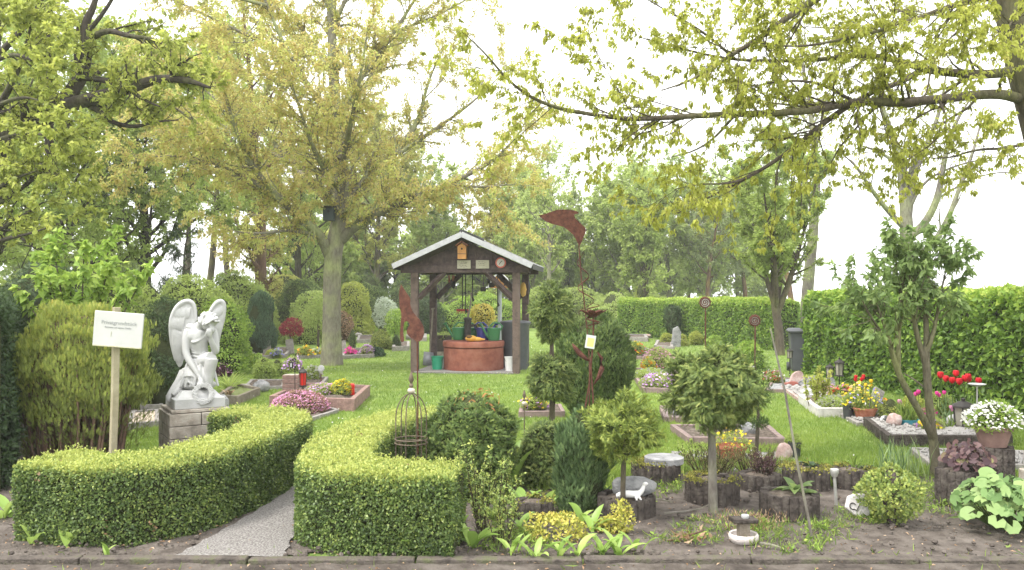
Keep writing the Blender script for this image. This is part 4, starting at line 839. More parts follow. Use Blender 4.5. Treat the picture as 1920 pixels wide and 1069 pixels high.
# ================================================================== sign board on its post
D_ = 6.7; o = thing('sign_board', 'small white sign board on a pale wooden post, tilted, with faded grey lettering', 'sign', (X(208, D_), D_, 0))
MB().tube([(-.004, .016, 0), (.02, .02, .75), (.035, .02, 1.49)], .034, 4).build('post', m_postw, o, smooth=False, bevel=.004)
bd = MB().box((0, 0, 0), (.375, .018, .275)).build('board', mat('faded_white_board', (.50, .50, .485), (.45, .45, .43), .5, 5., spec=.3), o, bevel=.004)
bd.location = (.075, -.034, 1.6 - 68 / FPX * D_); bd.rotation_euler = (0, math.radians(4.5), math.radians(3))
def text(name, s, size, m, parent, loc, rot=(math.radians(90), 0, 0), ext=.0006):
    c = bpy.data.curves.new(name, 'FONT'); c.body = s; c.size = size; c.extrude = ext; c.align_x = 'CENTER'; c.align_y = 'CENTER'; c.resolution_u = 2
    t = bpy.data.objects.new(name, c); COL.objects.link(t); dg = bpy.context.evaluated_depsgraph_get(); me = bpy.data.meshes.new_from_object(t.evaluated_get(dg)); bpy.data.objects.remove(t)
    o = link(name, me, m, parent); o.location = loc; o.rotation_euler = rot; return o
m_fade = mat('faded_lettering', (.27, .28, .28), (.23, .24, .24), .7, 30.)
text('lettering', 'Privatgrundstück', .040, m_fade, bd, (.005, -.0105, .052)); text('lettering', 'Betreten auf eigene Gefahr', .0185, m_fade, bd, (.0, -.0105, .016))
MB().box((-.05, -.0105, -.035), (.005, .002, .038), rotm(0, .1, 0)).build('stain', mat('green_stain', (.36, .37, .25), (.5, .5, .4), .8, 40.), bd, smooth=False)
MB().box((0, -.0098, -.132), (.368, .003, .008)).build('mossy_edge', mat('mossy_rim', (.40, .37, .22), (.55, .53, .4), .9, 40.), bd, smooth=False)
# ================================================================== rust figures
def plate(name, label, cat, D, outline, rod, m=None, hole=None, ref=(0, 0), extra=None):
    """a flat steel silhouette on a rod"""
    x0, y0 = rod[-1]; o = thing(name, label, cat, (X(x0, D), D, 0)); b0 = P(x0, y0, D); b0[2] = 0
    ol = chaikin([P(a, c, D) - b0 for a, c in outline] + [P(*outline[0], D) - b0], 1)[:-1]
    mb = MB().prism([(q[0], q[2]) for q in ol], -.004, .004); mb.build('silhouette', m_rust, o, smooth=False)
    MB().tube([P(a, c, D) - b0 + [0, .006, 0] for a, c in rod[:-1]] + [(0, .006, -.05)], .006, 7).build('rod', m_rust, o); return o, b0
D_ = 6.95
plate('rusty_wolf_figure', 'rusty flat steel silhouette of a sitting howling wolf on a thin rod', 'garden figure', D_,
      [(752, 533), (748, 548), (749, 575), (753, 590), (751, 612), (750, 630), (751, 640), (756, 642), (758, 638), (756, 622), (757, 606), (761, 602), (766, 603), (768, 610), (764, 616), (762, 624), (768, 632), (776, 636), (780, 641), (789, 640), (795, 630), (795, 615), (789, 602), (780, 592), (773, 583), (769, 572), (770, 560), (765, 553), (757, 541)],
      [(782, 632), (783, 720), (784, 860)])
D_ = 8.3
o, b0 = plate('rusty_dolphin_figure', 'rusty steel leaping dolphin high on a thin rod with coiled ribbon', 'garden figure', D_,
      [(1010, 404), (1020, 402), (1034, 397), (1046, 393), (1060, 393), (1075, 394), (1083, 397), (1087, 401), (1080, 401), (1076, 404), (1080, 411), (1088, 419), (1099, 428), (1097, 438), (1092, 450), (1087, 462), (1083, 455), (1078, 444), (1068, 434), (1058, 426), (1048, 423), (1034, 420), (1020, 413)],
      [(1085, 452), (1090, 520), (1097, 580), (1104, 650), (1106, 720), (1104, 800), (1104, 840)])
def ribbon(pts, w, name, parent, m=m_rust):
    p = np.array(pts); t = unit(np.gradient(p, axis=0)); up = np.array([0, 0, 1.]); v = []; n = len(p)
    s = unit(np.cross(t, np.cross(up, t))); ww = w * np.sin(np.linspace(.15, 3.0, n)); 
    for i in range(n): v += [p[i] - s[i] * ww[i] / 2, p[i] + s[i] * ww[i] / 2]
    ob = MB().raw(v, [(2 * i, 2 * i + 1, 2 * i + 3, 2 * i + 2) for i in range(n - 1)]).build(name, m, parent); sd = ob.modifiers.new('thickness', 'SOLIDIFY'); sd.thickness = .003; return ob
cc = [P(1088 + 14 * t, 470 + 120 * t, D_) - b0 for t in np.linspace(0, 1, 90)]
ribbon([c + np.array([math.cos(t) * (.03 + .055 * t / 16), math.sin(t) * (.03 + .055 * t / 16), 0]) for c, t in zip(cc, np.linspace(0, 16, 90))], .013, 'coiled_ribbon', o)
D_ = 8.1; x0 = 1112; o = thing('rusty_flower_bowl', 'rusty steel flower bowl on twin rods with curled leaves and a small yellow tag', 'garden figure', (X(x0, D_), D_, 0)); b0 = P(x0, 550, D_); b0[2] = 0
Q = lambda a, c, y=0: P(a, c, D_) - b0 + [0, y, 0]
bw = MB()
for i in range(7):
    a = i / 7 * 6.283; d = np.array([math.cos(a), math.sin(a)]); s = np.array([-d[1], d[0]]); v = []
    for t, wd, z in ((.012, .012, -.03), (.05, .035, -.012), (.09, .035, .012), (.125, .012, .03)):
        for q in (-1, 0, 1): v.append((*(d * t + s * q * wd), z + abs(q) * .008))
    bw.raw([np.array(Q(1112, 588)) + q for q in v], [(i_ * 3 + j, i_ * 3 + j + 1, i_ * 3 + j + 4, i_ * 3 + j + 3) for i_ in range(3) for j in (0, 1)])
ob = bw.build('petals', m_rust, o); sd = ob.modifiers.new('thickness', 'SOLIDIFY'); sd.thickness = .004
MB().ball(Q(1112, 590), (.05, .05, .03), 14, 8).build('bowl', mat('dark_rust', (.10, .035, .028), (.06, .025, .02), .6, 20.), o)
MB().tube([Q(1113, 592), Q(1112, 640), Q(1108, 690), Q(1112, 745), Q(1114, 860)], .008, 8).build('rod', m_rust, o)
MB().tube([Q(1108, 670), Q(1105, 720), Q(1098, 760), Q(1096, 860)], .008, 8).build('rod', m_rust, o)
ribbon([Q(1112, 605 + t * 14, 0) + np.array([math.cos(t * 5.5) * .06, math.sin(t * 5.5) * .06, 0]) for t in np.linspace(-2.6, 1, 50)], .018, 'coiled_ribbon', o)
ribbon([Q(1106, 678), Q(1098, 672), Q(1088, 664), Q(1078, 652), Q(1073, 644)], .05, 'steel_leaf', o); ribbon([Q(1113, 722), Q(1122, 708), Q(1129, 690), Q(1128, 672), Q(1120, 660)], .05, 'steel_leaf', o)
tg_ = thing('plastic_tag', 'clear plastic sleeve holding a yellow paper tag, tied to the rusty rods', 'tag', P(1107, 641, D_ - .03)); tg_.rotation_euler = (0, math.radians(9), 0)
MB().box((0, 0, 0), (.092, .004, .125)).build('sleeve', mat('clear_sleeve', (.62, .65, .62), (.55, .58, .55), .25, 4., spec=.6), tg_, bevel=.001); MB().box((.002, -.004, -.004), (.062, .003, .082)).build('paper', mat('yellow_paper', (.72, .66, .22), (.66, .60, .2), .8, 4.), tg_)
# wire plant cage with its finial
D_ = 6.6; x0 = X(771, D_); o = thing('wire_plant_cage', 'domed rusty wire plant cage with a white ball finial inside the hedge bend', 'plant support', (x0, D_, 0)); mb = MB(); R_ = M(29, D_); zt = EYE - 188 / FPX * D_; zb = EYE - 268 / FPX * D_
for i in range(6):
    a = i / 6 * 6.283 + .3; mb.tube([(R_ * math.cos(a), R_ * math.sin(a), 0), (R_ * math.cos(a), R_ * math.sin(a), zt - .19)] + [(R_ * math.cos(a) * math.cos(t), R_ * math.sin(a) * math.cos(t), zt - .19 + .19 * math.sin(t)) for t in np.linspace(.15, 1.57, 8)], .0045, 6)
mb.build('wires', m_wire, o)
mb = MB()
for zz in (zb - .02, zb - .05, .12): MB().tube([(R_ * 1.05 * math.cos(a), R_ * 1.05 * math.sin(a), zz) for a in np.linspace(0, 6.283, 33)], .005, 6, caps=False).build('hoop', m_wire, o)
def finial(o, z, s=1.):
    MB().ball((0, 0, z + .022 * s), (.030 * s, .030 * s, .024 * s), 14, 9).build('finial_ball', mat('finial_white', (.55, .48, .42), (.42, .36, .3), .6, 20.), o)
    MB().lathe([(.012 * s, z + .045 * s), (.018 * s, z + .06 * s), (.008 * s, z + .08 * s), (.021 * s, z + .105 * s), (.016 * s, z + .13 * s), (.004 * s, z + .17 * s)], (0, 0, 0), 10).build('finial_tip', m_wire, o)
finial(o, zt)
D_ = 8.6; o = thing('garden_stake', 'thin garden stake with a dark pointed finial left of the twin ball tree', 'stake', (X(983, D_), D_, 0)); MB().tube([(0, 0, 0), (0, 0, 1.6 - 210 / FPX * D_)], .006, 7).build('rod', m_wire, o); finial(o, 1.6 - 210 / FPX * D_, .9)
# glass spirals on rods
m_glass = mat('greenish_glass', (.55, .58, .52), (.4, .44, .38), .15, 10., spec=.7)
for (px_, py, D_, lab) in ((1322, 567, 16.5, 'round glass spiral on a tall rusty rod, taller and farther of two'), (1415, 601, 14.2, 'round glass spiral on a rusty rod, lower and nearer of two')):
    o = thing('spiral_ornament', lab, 'garden ornament', (X(px_, D_), D_, 0)); zc = EYE - (py - HZ) / FPX * D_; r_ = M(9.5, D_)
    MB().tube([(0, 0, 0), (0.01, 0, zc - r_)], .012, 7).build('rod', m_rust, o)
    MB().tube([(r_ * math.cos(a), 0, zc + r_ * math.sin(a)) for a in np.linspace(0, 6.283, 33)], .014, 8, caps=False).build('ring', m_rust, o)
    MB().tube([(r_ * .9 * (1 - t) * math.cos(t * 16), -.01, zc + r_ * .9 * (1 - t) * math.sin(t * 16)) for t in np.linspace(0, .92, 60)], .010, 6).build('spiral', m_rust, o)
    MB().lathe([(.001, -.006), (r_ * .93, -.004), (r_ * .93, .004), (.001, .006)], (0, .004, zc), 24, rotm(math.pi / 2)).build('glass', m_glass, o)
    mb = MB()
    for i in range(10): a = i / 10 * 6.283; mb.tube([(r_ * math.cos(a), 0, zc + r_ * math.sin(a)), (r_ * 1.35 * math.cos(a + .15), 0, zc + r_ * 1.35 * math.sin(a + .15))], [.006, .012, .004], 6)
    mb.build('rays', m_rust, o)
# ================================================================== the well house
reseed(43)
RZ = math.radians(-7); GZ = np.array([-.83, 17.95, 0.]); gz = thing('well_house', 'open timber shelter with a shingled gable roof standing over the well', 'shelter', GZ, RZ)
for i, (x, y) in enumerate(((-1.03, -.87), (1.03, -.87), (-1.03, .87), (1.03, .87))): MB().box((x, y, 1.0), (.145, .145, 2.02)).build('post', m_dwood if i > 1 else mat('browned_post', (.115, .08, .066), (.07, .05, .042), .8, 8., bump=.4, c3=(.14, .10, .082)), gz, bevel=.008)
mb = MB()
for y in (-.87, .87): mb.box((0, y, 2.085), (2.62, .12, .15))
mb.build('beam', m_dwood, gz, bevel=.006); mb = MB()
for x in (-1.03, 1.03): mb.box((x, 0, 2.075), (.12, 1.61, .13))
mb.build('beam', m_dwood, gz, bevel=.006)
mb = MB()
for y in (-.87, .87):
    for s in (-1, 1): MB().tube([(s * .95, y, 1.5), (s * .42, y, 2.02)], .06, 4).build('brace', m_dwood, gz, smooth=False)
za, ze, hw = 2.74, 2.12, 1.38; yf = 1.28
for s, nm in ((-1, 'front'), (1, 'back')):
    mb = MB()
    for k in range(15):
        xa = -1.2 + 2.4 * k / 15; xb = xa + .157; mb.prism([(xa, 2.165), (xb, 2.165), (xb, za - .09 - abs(xb) * .45), (xa, za - .09 - abs(xa) * .45)], s * .87 - .02 + .004 * (k % 2), s * .87 + .02 + .004 * (k % 2))
    mb.build('gable_boards', m_dwood, gz, smooth=False)
for s in (-1, 1):
    sl = math.atan2(za - ze, hw); L = math.hypot(hw, za - ze); mb = MB()
    for k in range(9):
        t0 = k / 9; c = np.array([s * hw * (t0 + 1 / 18), 0, za - (za - ze) * (t0 + 1 / 18)]); mb.box(c + [0, 0, .03 + .004], (L / 9 + .03, yf * 2 - .06, .014), rotm(0, s * (sl + .03), 0))
    mb.build('roof_shingles', mat('bitumen_shingle', (.075, .072, .07), (.045, .044, .043), .9, 18., bump=.5), gz, smooth=False)
    MB().box((s * hw / 2, 0, (za + ze) / 2 + .005), (L - .01, yf * 2 - .1, .022), rotm(0, s * sl, 0)).build('roof_boards', m_dwood, gz, smooth=False)
    for y in (-yf, yf): MB().box((s * hw / 2, y, (za + ze) / 2 + .012), (L + .015, .03, .105), rotm(0, s * sl, 0)).build('verge_board', mat('pale_grey_verge', (.42, .42, .43), (.33, .33, .34), .6, 12.), gz, bevel=.004)
    MB().box((s * hw, 0, ze + .0), (.03, yf * 2 - .07, .1)).build('eaves_board', mat('black_eaves', (.03, .028, .027), (.02, .02, .02), .6), gz)
MB().tube([(0, -yf - .01, za + .062), (0, yf + .01, za + .062)], .05, 8).build('ridge_cap', mat('bitumen_shingle', (.1, .1, .1)), gz)
MB().box((-.02, 0, .012), (2.0, 2.0, .05)).build('floor_slab', m_grit, gz, bevel=.01)
NOGRASS.append([(GZ[0] + math.cos(RZ) * a - math.sin(RZ) * b_, GZ[1] + math.sin(RZ) * a + math.cos(RZ) * b_) for a, b_ in ((-1.05, -1.05), (1.05, -1.05), (1.05, 1.05), (-1.05, 1.05))])
def gl(x, y, z): return np.array(Matrix.Rotation(RZ, 3, 'Z') @ Vector((x, y, z))) + GZ
# well
m_well = mat('red_painted_concrete', (.25, .09, .06), (.18, .06, .042), .8, 5., bump=.3, bscale=40, c3=(.29, .125, .088), spec=.2)
wl_ = thing('well', 'round well ring of red painted concrete under the shelter', 'well', (X(888, 17.7), 17.7, .037))
MB().lathe([(.615, 0), (.62, .02), (.62, .44), (.6, .452), (.001, .452)], (0, 0, 0), 48).build('ring', m_well, wl_); MB().lathe([(.6, .452), (.635, .47), (.64, .56), (.625, .58), (.001, .582)], (0, 0, 0), 48).build('lid', m_well, wl_)
WT = .037 + .583; WX, WY = X(888, 17.7), 17.7
def onlid(px_, dy): D = WY + dy; return (X(px_, D), D, WT)
o = thing('hand_pump', 'black cast iron hand pump standing on the well lid', 'pump', onlid(877, .1)); MB().lathe([(.1, 0), (.1, .02), (.075, .04), (.07, .1), (.075, .42), (.09, .43), (.09, .46), (.03, .48)], (0, 0, 0), 16).build('body', m_iron, o); MB().tube([(.06, -.02, .3), (.16, -.05, .32), (.19, -.06, .26)], .028, 10).build('spout', m_iron, o)
MB().tube([(0, .02, .46), (.02, .03, .58), (.06, .04, .75), (.075, .04, .99)], [.02, .018, .018], 8).build('handle', m_oldw, o)
def can(label, px_, dy, col, s=1., flip=1):
    m = mat('can_' + col[0], col[1], tuple(c * .8 for c in col[1]), .45, 6., spec=.45); o = thing('watering_can', label, 'watering can', onlid(px_, dy), 0 if flip > 0 else math.pi); o.scale = (s,) * 3
    MB().lathe([(.105, 0), (.11, .01), (.135, .24), (.128, .25), (.06, .252)], (0, 0, 0), 20).build('body', m, o)
    MB().tube([(-.13, 0, .2), (-.17, 0, .28), (-.1, 0, .345), (.02, 0, .345), (.1, 0, .26)], .016, 8).build('handle', m, o); MB().tube([(.1, 0, .06), (.17, 0, .16), (.25, 0, .3)], [.035, .025, .02], 9).build('spout', m, o)
    MB().lathe([(.022, 0), (.05, .045), (.001, .05)], (.255, 0, .3), 14, rotm(0, .6, 0)).build('rose', m, o); return o
can('green watering can left of the black pump', 860, .28, ('green', (.05, .20, .075)), 1.05, -1); can('green watering can at the right end of the well lid', 926, .02, ('green', (.05, .20, .075)), 1.05, -1)
can('blue watering can between the pump and the right green can', 905, .22, ('blue', (.06, .06, .26)), 1.05, 1); can('half hidden green watering can behind the black pump', 884, .42, ('green', (.05, .20, .075)), 1., 1)
o = thing('wooden_clog', 'yellow wooden clog lying on the front edge of the well lid', 'clog', onlid(888, -.42)); mb = MB(); m_clog = mat('yellow_painted_wood', (.62, .36, .06), (.5, .26, .04), .5, 8., spec=.4)
mb.ball((-.05, 0, .065), (.12, .065, .065), 16, 10); mb.ball((.07, 0, .05), (.11, .045, .045), 14, 8); mb.tube([(.13, 0, .05), (.2, 0, .045), (.235, 0, .05)], [.032, .018, .006], 9); mb.build('shell', m_clog, o); MB().ball((-.085, -.025, .1), (.065, .05, .036), 14, 8).build('opening', mat('clog_inside', (.16, .08, .02), (.1, .05, .015), .8), o)
# things round the well
def bucket(label, px_, D, rb, rt, h, col, nm='bucket', lip=.008):
    o = thing(nm, label, nm, (X(px_, D), D, .037)); m = mat('pail_' + col[0], col[1], tuple(c * .85 for c in col[1]), .45, 5., spec=.4)
    MB().lathe([(rb, 0), (rt, h - .015), (rt + lip, h - .012), (rt + lip, h), (rt - .006, h), (rb * .9, .03), (.001, .03)], (0, 0, 0), 24).build('pail', m, o); MB().tube([(rt * math.cos(t), -rt * .8 * math.sin(t) - .005, h - .02 - .1 * math.sin(t)) for t in np.linspace(0, math.pi, 13)], .004, 6).build('handle', m_iron, o); return o
bucket('turquoise green bucket on the slab left of the well', 820, 17.55, .1, .125, .27, ('teal', (.03, .30, .17))); bucket('white bucket tucked between the turquoise bucket and the well', 834, 17.85, .09, .11, .24, ('white', (.68, .68, .66))); bucket('white bucket on the slab right of the well', 957, 17.25, .1, .118, .28, ('white', (.68, .68, .66)))
o = thing('rain_barrel', 'big dark grey plastic rain barrel with lid beside the right posts', 'barrel', (X(966, 18.05), 18.05, 0)); MB().lathe([(.26, 0), (.275, .1), (.295, .9), (.31, .93), (.31, .96)], (0, 0, 0), 32).build('barrel_body', m_bin, o); MB().lathe([(.325, .95), (.33, .985), (.31, 1.01), (.06, 1.04), (.001, 1.04)], (0, 0, 0), 32).build('lid', m_bin, o)
o = thing('planter_box', 'dark brown square planter box behind the well', 'planter', (X(832, 19.9), 19.9, .25)); MB().lathe([(.2, 0), (.27, .34), (.28, .35), (.28, .38), (.25, .38), (.24, .3), (.001, .3)], (0, 0, 0), 4, rotm(0, 0, math.pi / 4)).build('box', mat('brown_planter', (.10, .08, .07), (.07, .055, .05), .7), o, smooth=False); MB().box((0, 0, -.125), (.32, .32, .25)).build('stand', m_ped, o)
foliage(mound(.42, .1, .3), 300, .05, .5, 'q').build('plants', m_green, o)
o = thing('spade', 'spade with a grey blade leaning against the left rear post', 'spade', (X(806, 18.6), 18.6, 0)); MB().tube([(.0, 0, .3), (.06, .1, 1.25)], .018, 8).build('shaft', m_oldw, o); MB().raw([(-.13, -.02, .33), (.08, -.02, .31), (.11, -.05, .02), (-.01, -.055, -.0), (-.15, -.05, .04)], [(0, 1, 2, 3, 4)]).build('blade', mat('worn_steel', (.30, .31, .33), (.22, .22, .24), .5, 10., metal=.4), o).modifiers.new('thickness', 'SOLIDIFY').thickness = .006; MB().tube([(.02, .1, 1.25), (.10, .1, 1.27)], .018, 8).build('grip', m_oldw, o)
def tool(label, px_, y, z0, kind, m=m_iron):
    D = 17.08 + (px_ - 872) * -.0006 + y; o = thing('hanging_tool', label, 'garden tool', (X(px_, D), D, 2.0)); z0 = EYE - (z0 - HZ) / FPX * D - 2.
    MB().tube([(0, 0, .02), (0, 0, z0 + .05)], .011, 7).build('shaft', m_oldw if kind == 'hoe' else m, o); mb = MB()
    if kind == 'rake':
        mb.box((0, 0, z0 + .05), (.26, .03, .05))
        for i in range(8): mb.box((-.115 + i * .033, -.02, z0 + .01), (.012, .012, .07))
    elif kind == 'hoe': mb.box((0, -.02, z0 + .02), (.12, .012, .1))
    else: mb.tube([(0, 0, z0 + .1), (.02, 0, z0 + .04), (0, 0, z0)], [.016, .03, .006], 8)
    mb.build('head', mat('red_tool_head', (.45, .03, .03), (.35, .02, .02), .5) if kind == 'rake' else m, o)
tool('long rake with red head hanging under the beam above the pump', 867, 1.55, 586, 'rake'); tool('long dark tool hanging right beside the red rake', 873, 1.5, 588, 'spike'); tool('dark hanging tool between the rake and the gable middle', 886, 1.5, 566, 'spike'); tool('short dark hanging tool under the middle of the beam', 906, 1.5, 544, 'hoe'); tool('short tool left of the rightmost long hanging tool', 916, 1.5, 532, 'spike'); tool('hanging tool reaching lowest on the right', 933, 1.5, 576, 'spike'); tool('short hanging hoe close to the right brace', 922, 1.5, 536, 'hoe')
o = thing('hanging_trowel_rack', 'small copper coloured hand tools hanging behind the left brace', 'garden tool', (X(850, 18.85), 18.85, 2.)); MB().tube([(0, 0, 0), (0, 0, -.12)], .03, 8).build('handle', m_terra, o); MB().ball((0, 0, -.2), (.045, .02, .1), 12, 8).build('blade', m_iron, o); MB().tube([(-.09, 0, 0), (-.09, 0, -.16)], .022, 8).build('handle', m_terra, o)
# things on the gable
def gablepos(px_, py): return np.array([X(px_, 17.02), 17.02 - (px_ - 872) * .0012, EYE - (py - HZ) / FPX * 17.02])
GY = -.03
o = thing('nest_box', 'small orange wooden nest box with pitched roof high on the gable', 'nest box', gablepos(868, 486) + [0, GY, 0], RZ); m_nb = mat('orange_varnished_wood', (.55, .27, .08), (.42, .19, .05), .5, 8., spec=.3)
MB().prism([(-.085, 0), (.085, 0), (.085, .25), (0, .31), (-.085, .25)], -.12, 0).build('box', m_nb, o, smooth=False); mb = MB()
for s in (-1, 1): mb.box((s * .06, -.07, .305), (.155, .18, .02), rotm(0, s * .62, 0))
mb.build('roof', mat('red_brown_roof', (.33, .12, .06), (.25, .09, .05), .6), o, smooth=False); MB().lathe([(.02, 0), (.02, .006), (.001, .006)], (0, -.121, .2), 14, rotm(math.pi / 2)).build('entrance', mat('hole_black', (.01, .01, .01)), o); MB().box((0, -.125, .1), (.165, .012, .012)).build('ledge', m_dwood, o)
for (px_, w, h, lab, rows) in ((870, .27, .165, 'cream plaque with faint lines left of centre on the gable', 4), (905, .265, .165, 'cream plaque with dark scribbled motif right of the nest box', 3)):
    o = thing('plaque', lab, 'sign', gablepos(px_, 496) + [0, GY, 0], RZ); MB().box((0, 0, 0), (w, .015, h)).build('panel', mat('cream_panel', (.36, .335, .25), (.31, .285, .21), .6, 8.), o); mb = MB()
    for k in range(rows):
        zz = h * (.28 - .2 * k); x0 = -w * .28 + RNG.uniform(-.02, .02)
        for q in range(3): l = RNG.uniform(.02, .05); mb.box((x0 + l / 2, -.009, zz + RNG.uniform(-.006, .006)), (l, .003, .010)); x0 += l + .014
    mb.build('faint_lines', mat('faint_ink', (.16, .145, .115), (.13, .12, .1), .8), o, smooth=False)
o = thing('round_sign', 'round red rimmed sign at the right end of the gable', 'sign', gablepos(939, 493) + [0, GY, 0], RZ); MB().lathe([(.001, -.008), (.105, -.008), (.105, .008), (.001, .008)], (0, 0, 0), 28, rotm(math.pi / 2)).build('rim', mat('sign_red', (.55, .12, .08), (.45, .1, .07), .5), o); MB().lathe([(.001, 0), (.078, 0), (.078, .003), (.001, .003)], (0, -.009, 0), 24, rotm(math.pi / 2)).build('face', mat('sign_face', (.55, .5, .47), (.45, .42, .4), .5), o); MB().tube([(-.035, -.013, -.04), (0, -.013, .01), (.03, -.013, .035)], .006, 6).build('mark', m_iron, o)
o = thing('dovecote', 'wooden bird house with many holes and white eaves on a pole behind the shelter', 'bird house', (X(937, 20.4), 20.4, 0)); zc = EYE - (540 - HZ) / FPX * 20.4; MB().tube([(0, 0, 0), (0, 0, zc)], .05, 10).build('pole', mat('grey_pole', (.40, .42, .44), (.33, .35, .36), .5), o); MB().prism([(-.2, zc), (.2, zc), (.14, zc + .27), (0, zc + .36), (-.14, zc + .27)], -.16, .16).build('house', m_nb, o, smooth=False)
mb = MB()
for r_ in range(2):
    for c in range(4): mb.lathe([(.022, 0), (.022, .008), (.001, .008)], (-.12 + c * .08, -.161, zc + .07 + r_ * .1), 10, rotm(math.pi / 2))
mb.build('holes', mat('hole_black', (.01, .01, .01)), o); mb = MB()
for s in (-1, 1): mb.tube([(0, -.17, zc + .38), (s * .17, -.17, zc + .22), (s * .27, -.17, zc + .0)], .022, 6)
mb.build('eaves', mat('white_trim', (.7, .7, .68), (.6, .6, .58), .5), o)
o = thing('cloth_bag', 'yellow cloth bag hanging from the right rear post', 'bag', (X(981, 18.5), 18.5, 0)); MB().ball((0, 0, 1.68), (.07, .05, .16), 14, 10, None, .15, 4).build('sack', mat('yellow_cloth', (.6, .38, .1), (.5, .3, .08), .9), o); MB().tube([(0, 0, 1.82), (.01, 0, 2.0)], .008, 6).build('cord', m_iron, o)
o = thing('black_bag', 'black bag hanging behind the yellow cloth bag', 'bag', (X(989, 18.75), 18.75, 0)); MB().ball((0, -.08, 1.72), (.06, .05, .2), 12, 8, None, .2, 4).build('sack', m_black, o); MB().tube([(0, -.06, 1.9), (0, -.05, 2.02)], .008, 6).build('cord', m_iron, o)
# box on the big trunk
o = thing('nest_box', 'dark green nest box fixed to the smooth grey trunk', 'nest box', P(617, 416, 18.62)); MB().box((0, 0, .17), (.24, .16, .3)).build('box', mat('dark_green_box', (.025, .04, .037), (.018, .03, .028), .6), o, bevel=.008); MB().box((0, -.02, .33), (.29, .25, .03), rotm(.15)).build('roof', m_iron, o); MB().lathe([(.03, 0), (.03, .006), (.001, .006)], (0, -.083, .22), 14, rotm(math.pi / 2)).build('entrance', mat('hole_black', (.01, .01, .01)), o)
# ================================================================== shrubs, left side
reseed(51)
col_ = lambda w, h: [(.01, w * .34), (h * .12, w * .46), (h * .4, w * .5), (h * .7, w * .45), (h * .88, w * .3), (h * .97, w * .13), (h, .005)]
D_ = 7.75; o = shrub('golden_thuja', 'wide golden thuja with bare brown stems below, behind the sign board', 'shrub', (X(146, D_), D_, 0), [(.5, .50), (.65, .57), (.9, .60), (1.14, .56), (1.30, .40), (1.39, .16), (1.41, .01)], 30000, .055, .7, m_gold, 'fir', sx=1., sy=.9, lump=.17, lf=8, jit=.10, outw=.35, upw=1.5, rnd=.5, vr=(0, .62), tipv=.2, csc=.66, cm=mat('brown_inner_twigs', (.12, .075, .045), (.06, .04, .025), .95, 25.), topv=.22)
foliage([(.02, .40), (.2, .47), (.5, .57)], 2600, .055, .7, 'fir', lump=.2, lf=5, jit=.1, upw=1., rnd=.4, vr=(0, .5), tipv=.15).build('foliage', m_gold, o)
st = []
for i in range(130):
    a = RNG.uniform(0, 6.28); r0 = RNG.uniform(.12, .385); st.append(Poly([(r0 * math.cos(a), r0 * math.sin(a), 0), (r0 * 1.25 * math.cos(a + .05), r0 * 1.2 * math.sin(a), .45), (r0 * 1.5 * math.cos(a), r0 * 1.4 * math.sin(a), .95)], .017, .005))
wood(st, 'stems', mat('red_brown_stem', (.20, .13, .085), (.11, .07, .045), .9, 20.), o)
D_ = 9.4; B = np.array([X(150, D_), D_, 0]); o = thing('large_leaved_shrub', 'loose shrub with big bright leaves rising above the golden thuja', 'shrub', B); st = []
for i in range(13):
    a = i * 2.4; r = RNG.uniform(.25, .8); st.append(Poly(curve([(RNG.normal() * .06, RNG.normal() * .06, 0), (r * .35 * math.cos(a), r * .3 * math.sin(a), 1.0), (r * math.cos(a), r * .8 * math.sin(a), RNG.uniform(1.55, 2.25))], [.02, .014, .006]).p, .02, .005))
s1 = [q for q in kids(st, 6, (.2, .5), (.4, 1.1), .05, .15, .5, .45, n=4, rmin=.003) if q.p[0][2] > 1.0]; LV = Leaves('v'); leaves_on(s1, 34, .095, LV, .6, .45, .06, 3, .1, (0, 1)); leaves_on(st, 16, .095, LV, .6, .45, .05, 3, .6, (0, 1)); wood(st + s1, 'stems', b_brown, o); LV.build('foliage', m_fresh, o)
D_ = 12.; shrub('dark_yew', 'dark column of yew behind the angel wing', 'shrub', (X(310, D_), D_, 0), col_(.72, 1.5), 11000, .055, .6, m_yew, 'spray', lump=.1, jit=.06, upw=.6)
D_ = 17.; shrub('round_shrub', 'light green rounded shrub directly behind the right angel wing', 'shrub', (X(418, D_), D_, 0), mound(1.15, 1.48), 9500, .055, .6, m_fresh, lump=.2, lf=4, jit=.12, csc=.6)
D_ = 22; shrub('blue_juniper', 'tall dark blue green juniper column left of the red maple', 'shrub', (X(489, D_), D_, 0), col_(.8, 1.62), 12000, .075, .6, m_juni, 'spray', lump=.12, lf=3, jit=.08, upw=1.4, rnd=.4)
D_ = 10.4; shrub('dark_yew', 'dark yew filling the left edge above the evergreen hedge', 'shrub', (X(20, D_), D_ + .8, 0), mound(1.6, 2.05), 8000, .1, .6, m_yew, 'spray', lump=.12, lf=2.5, jit=.08)
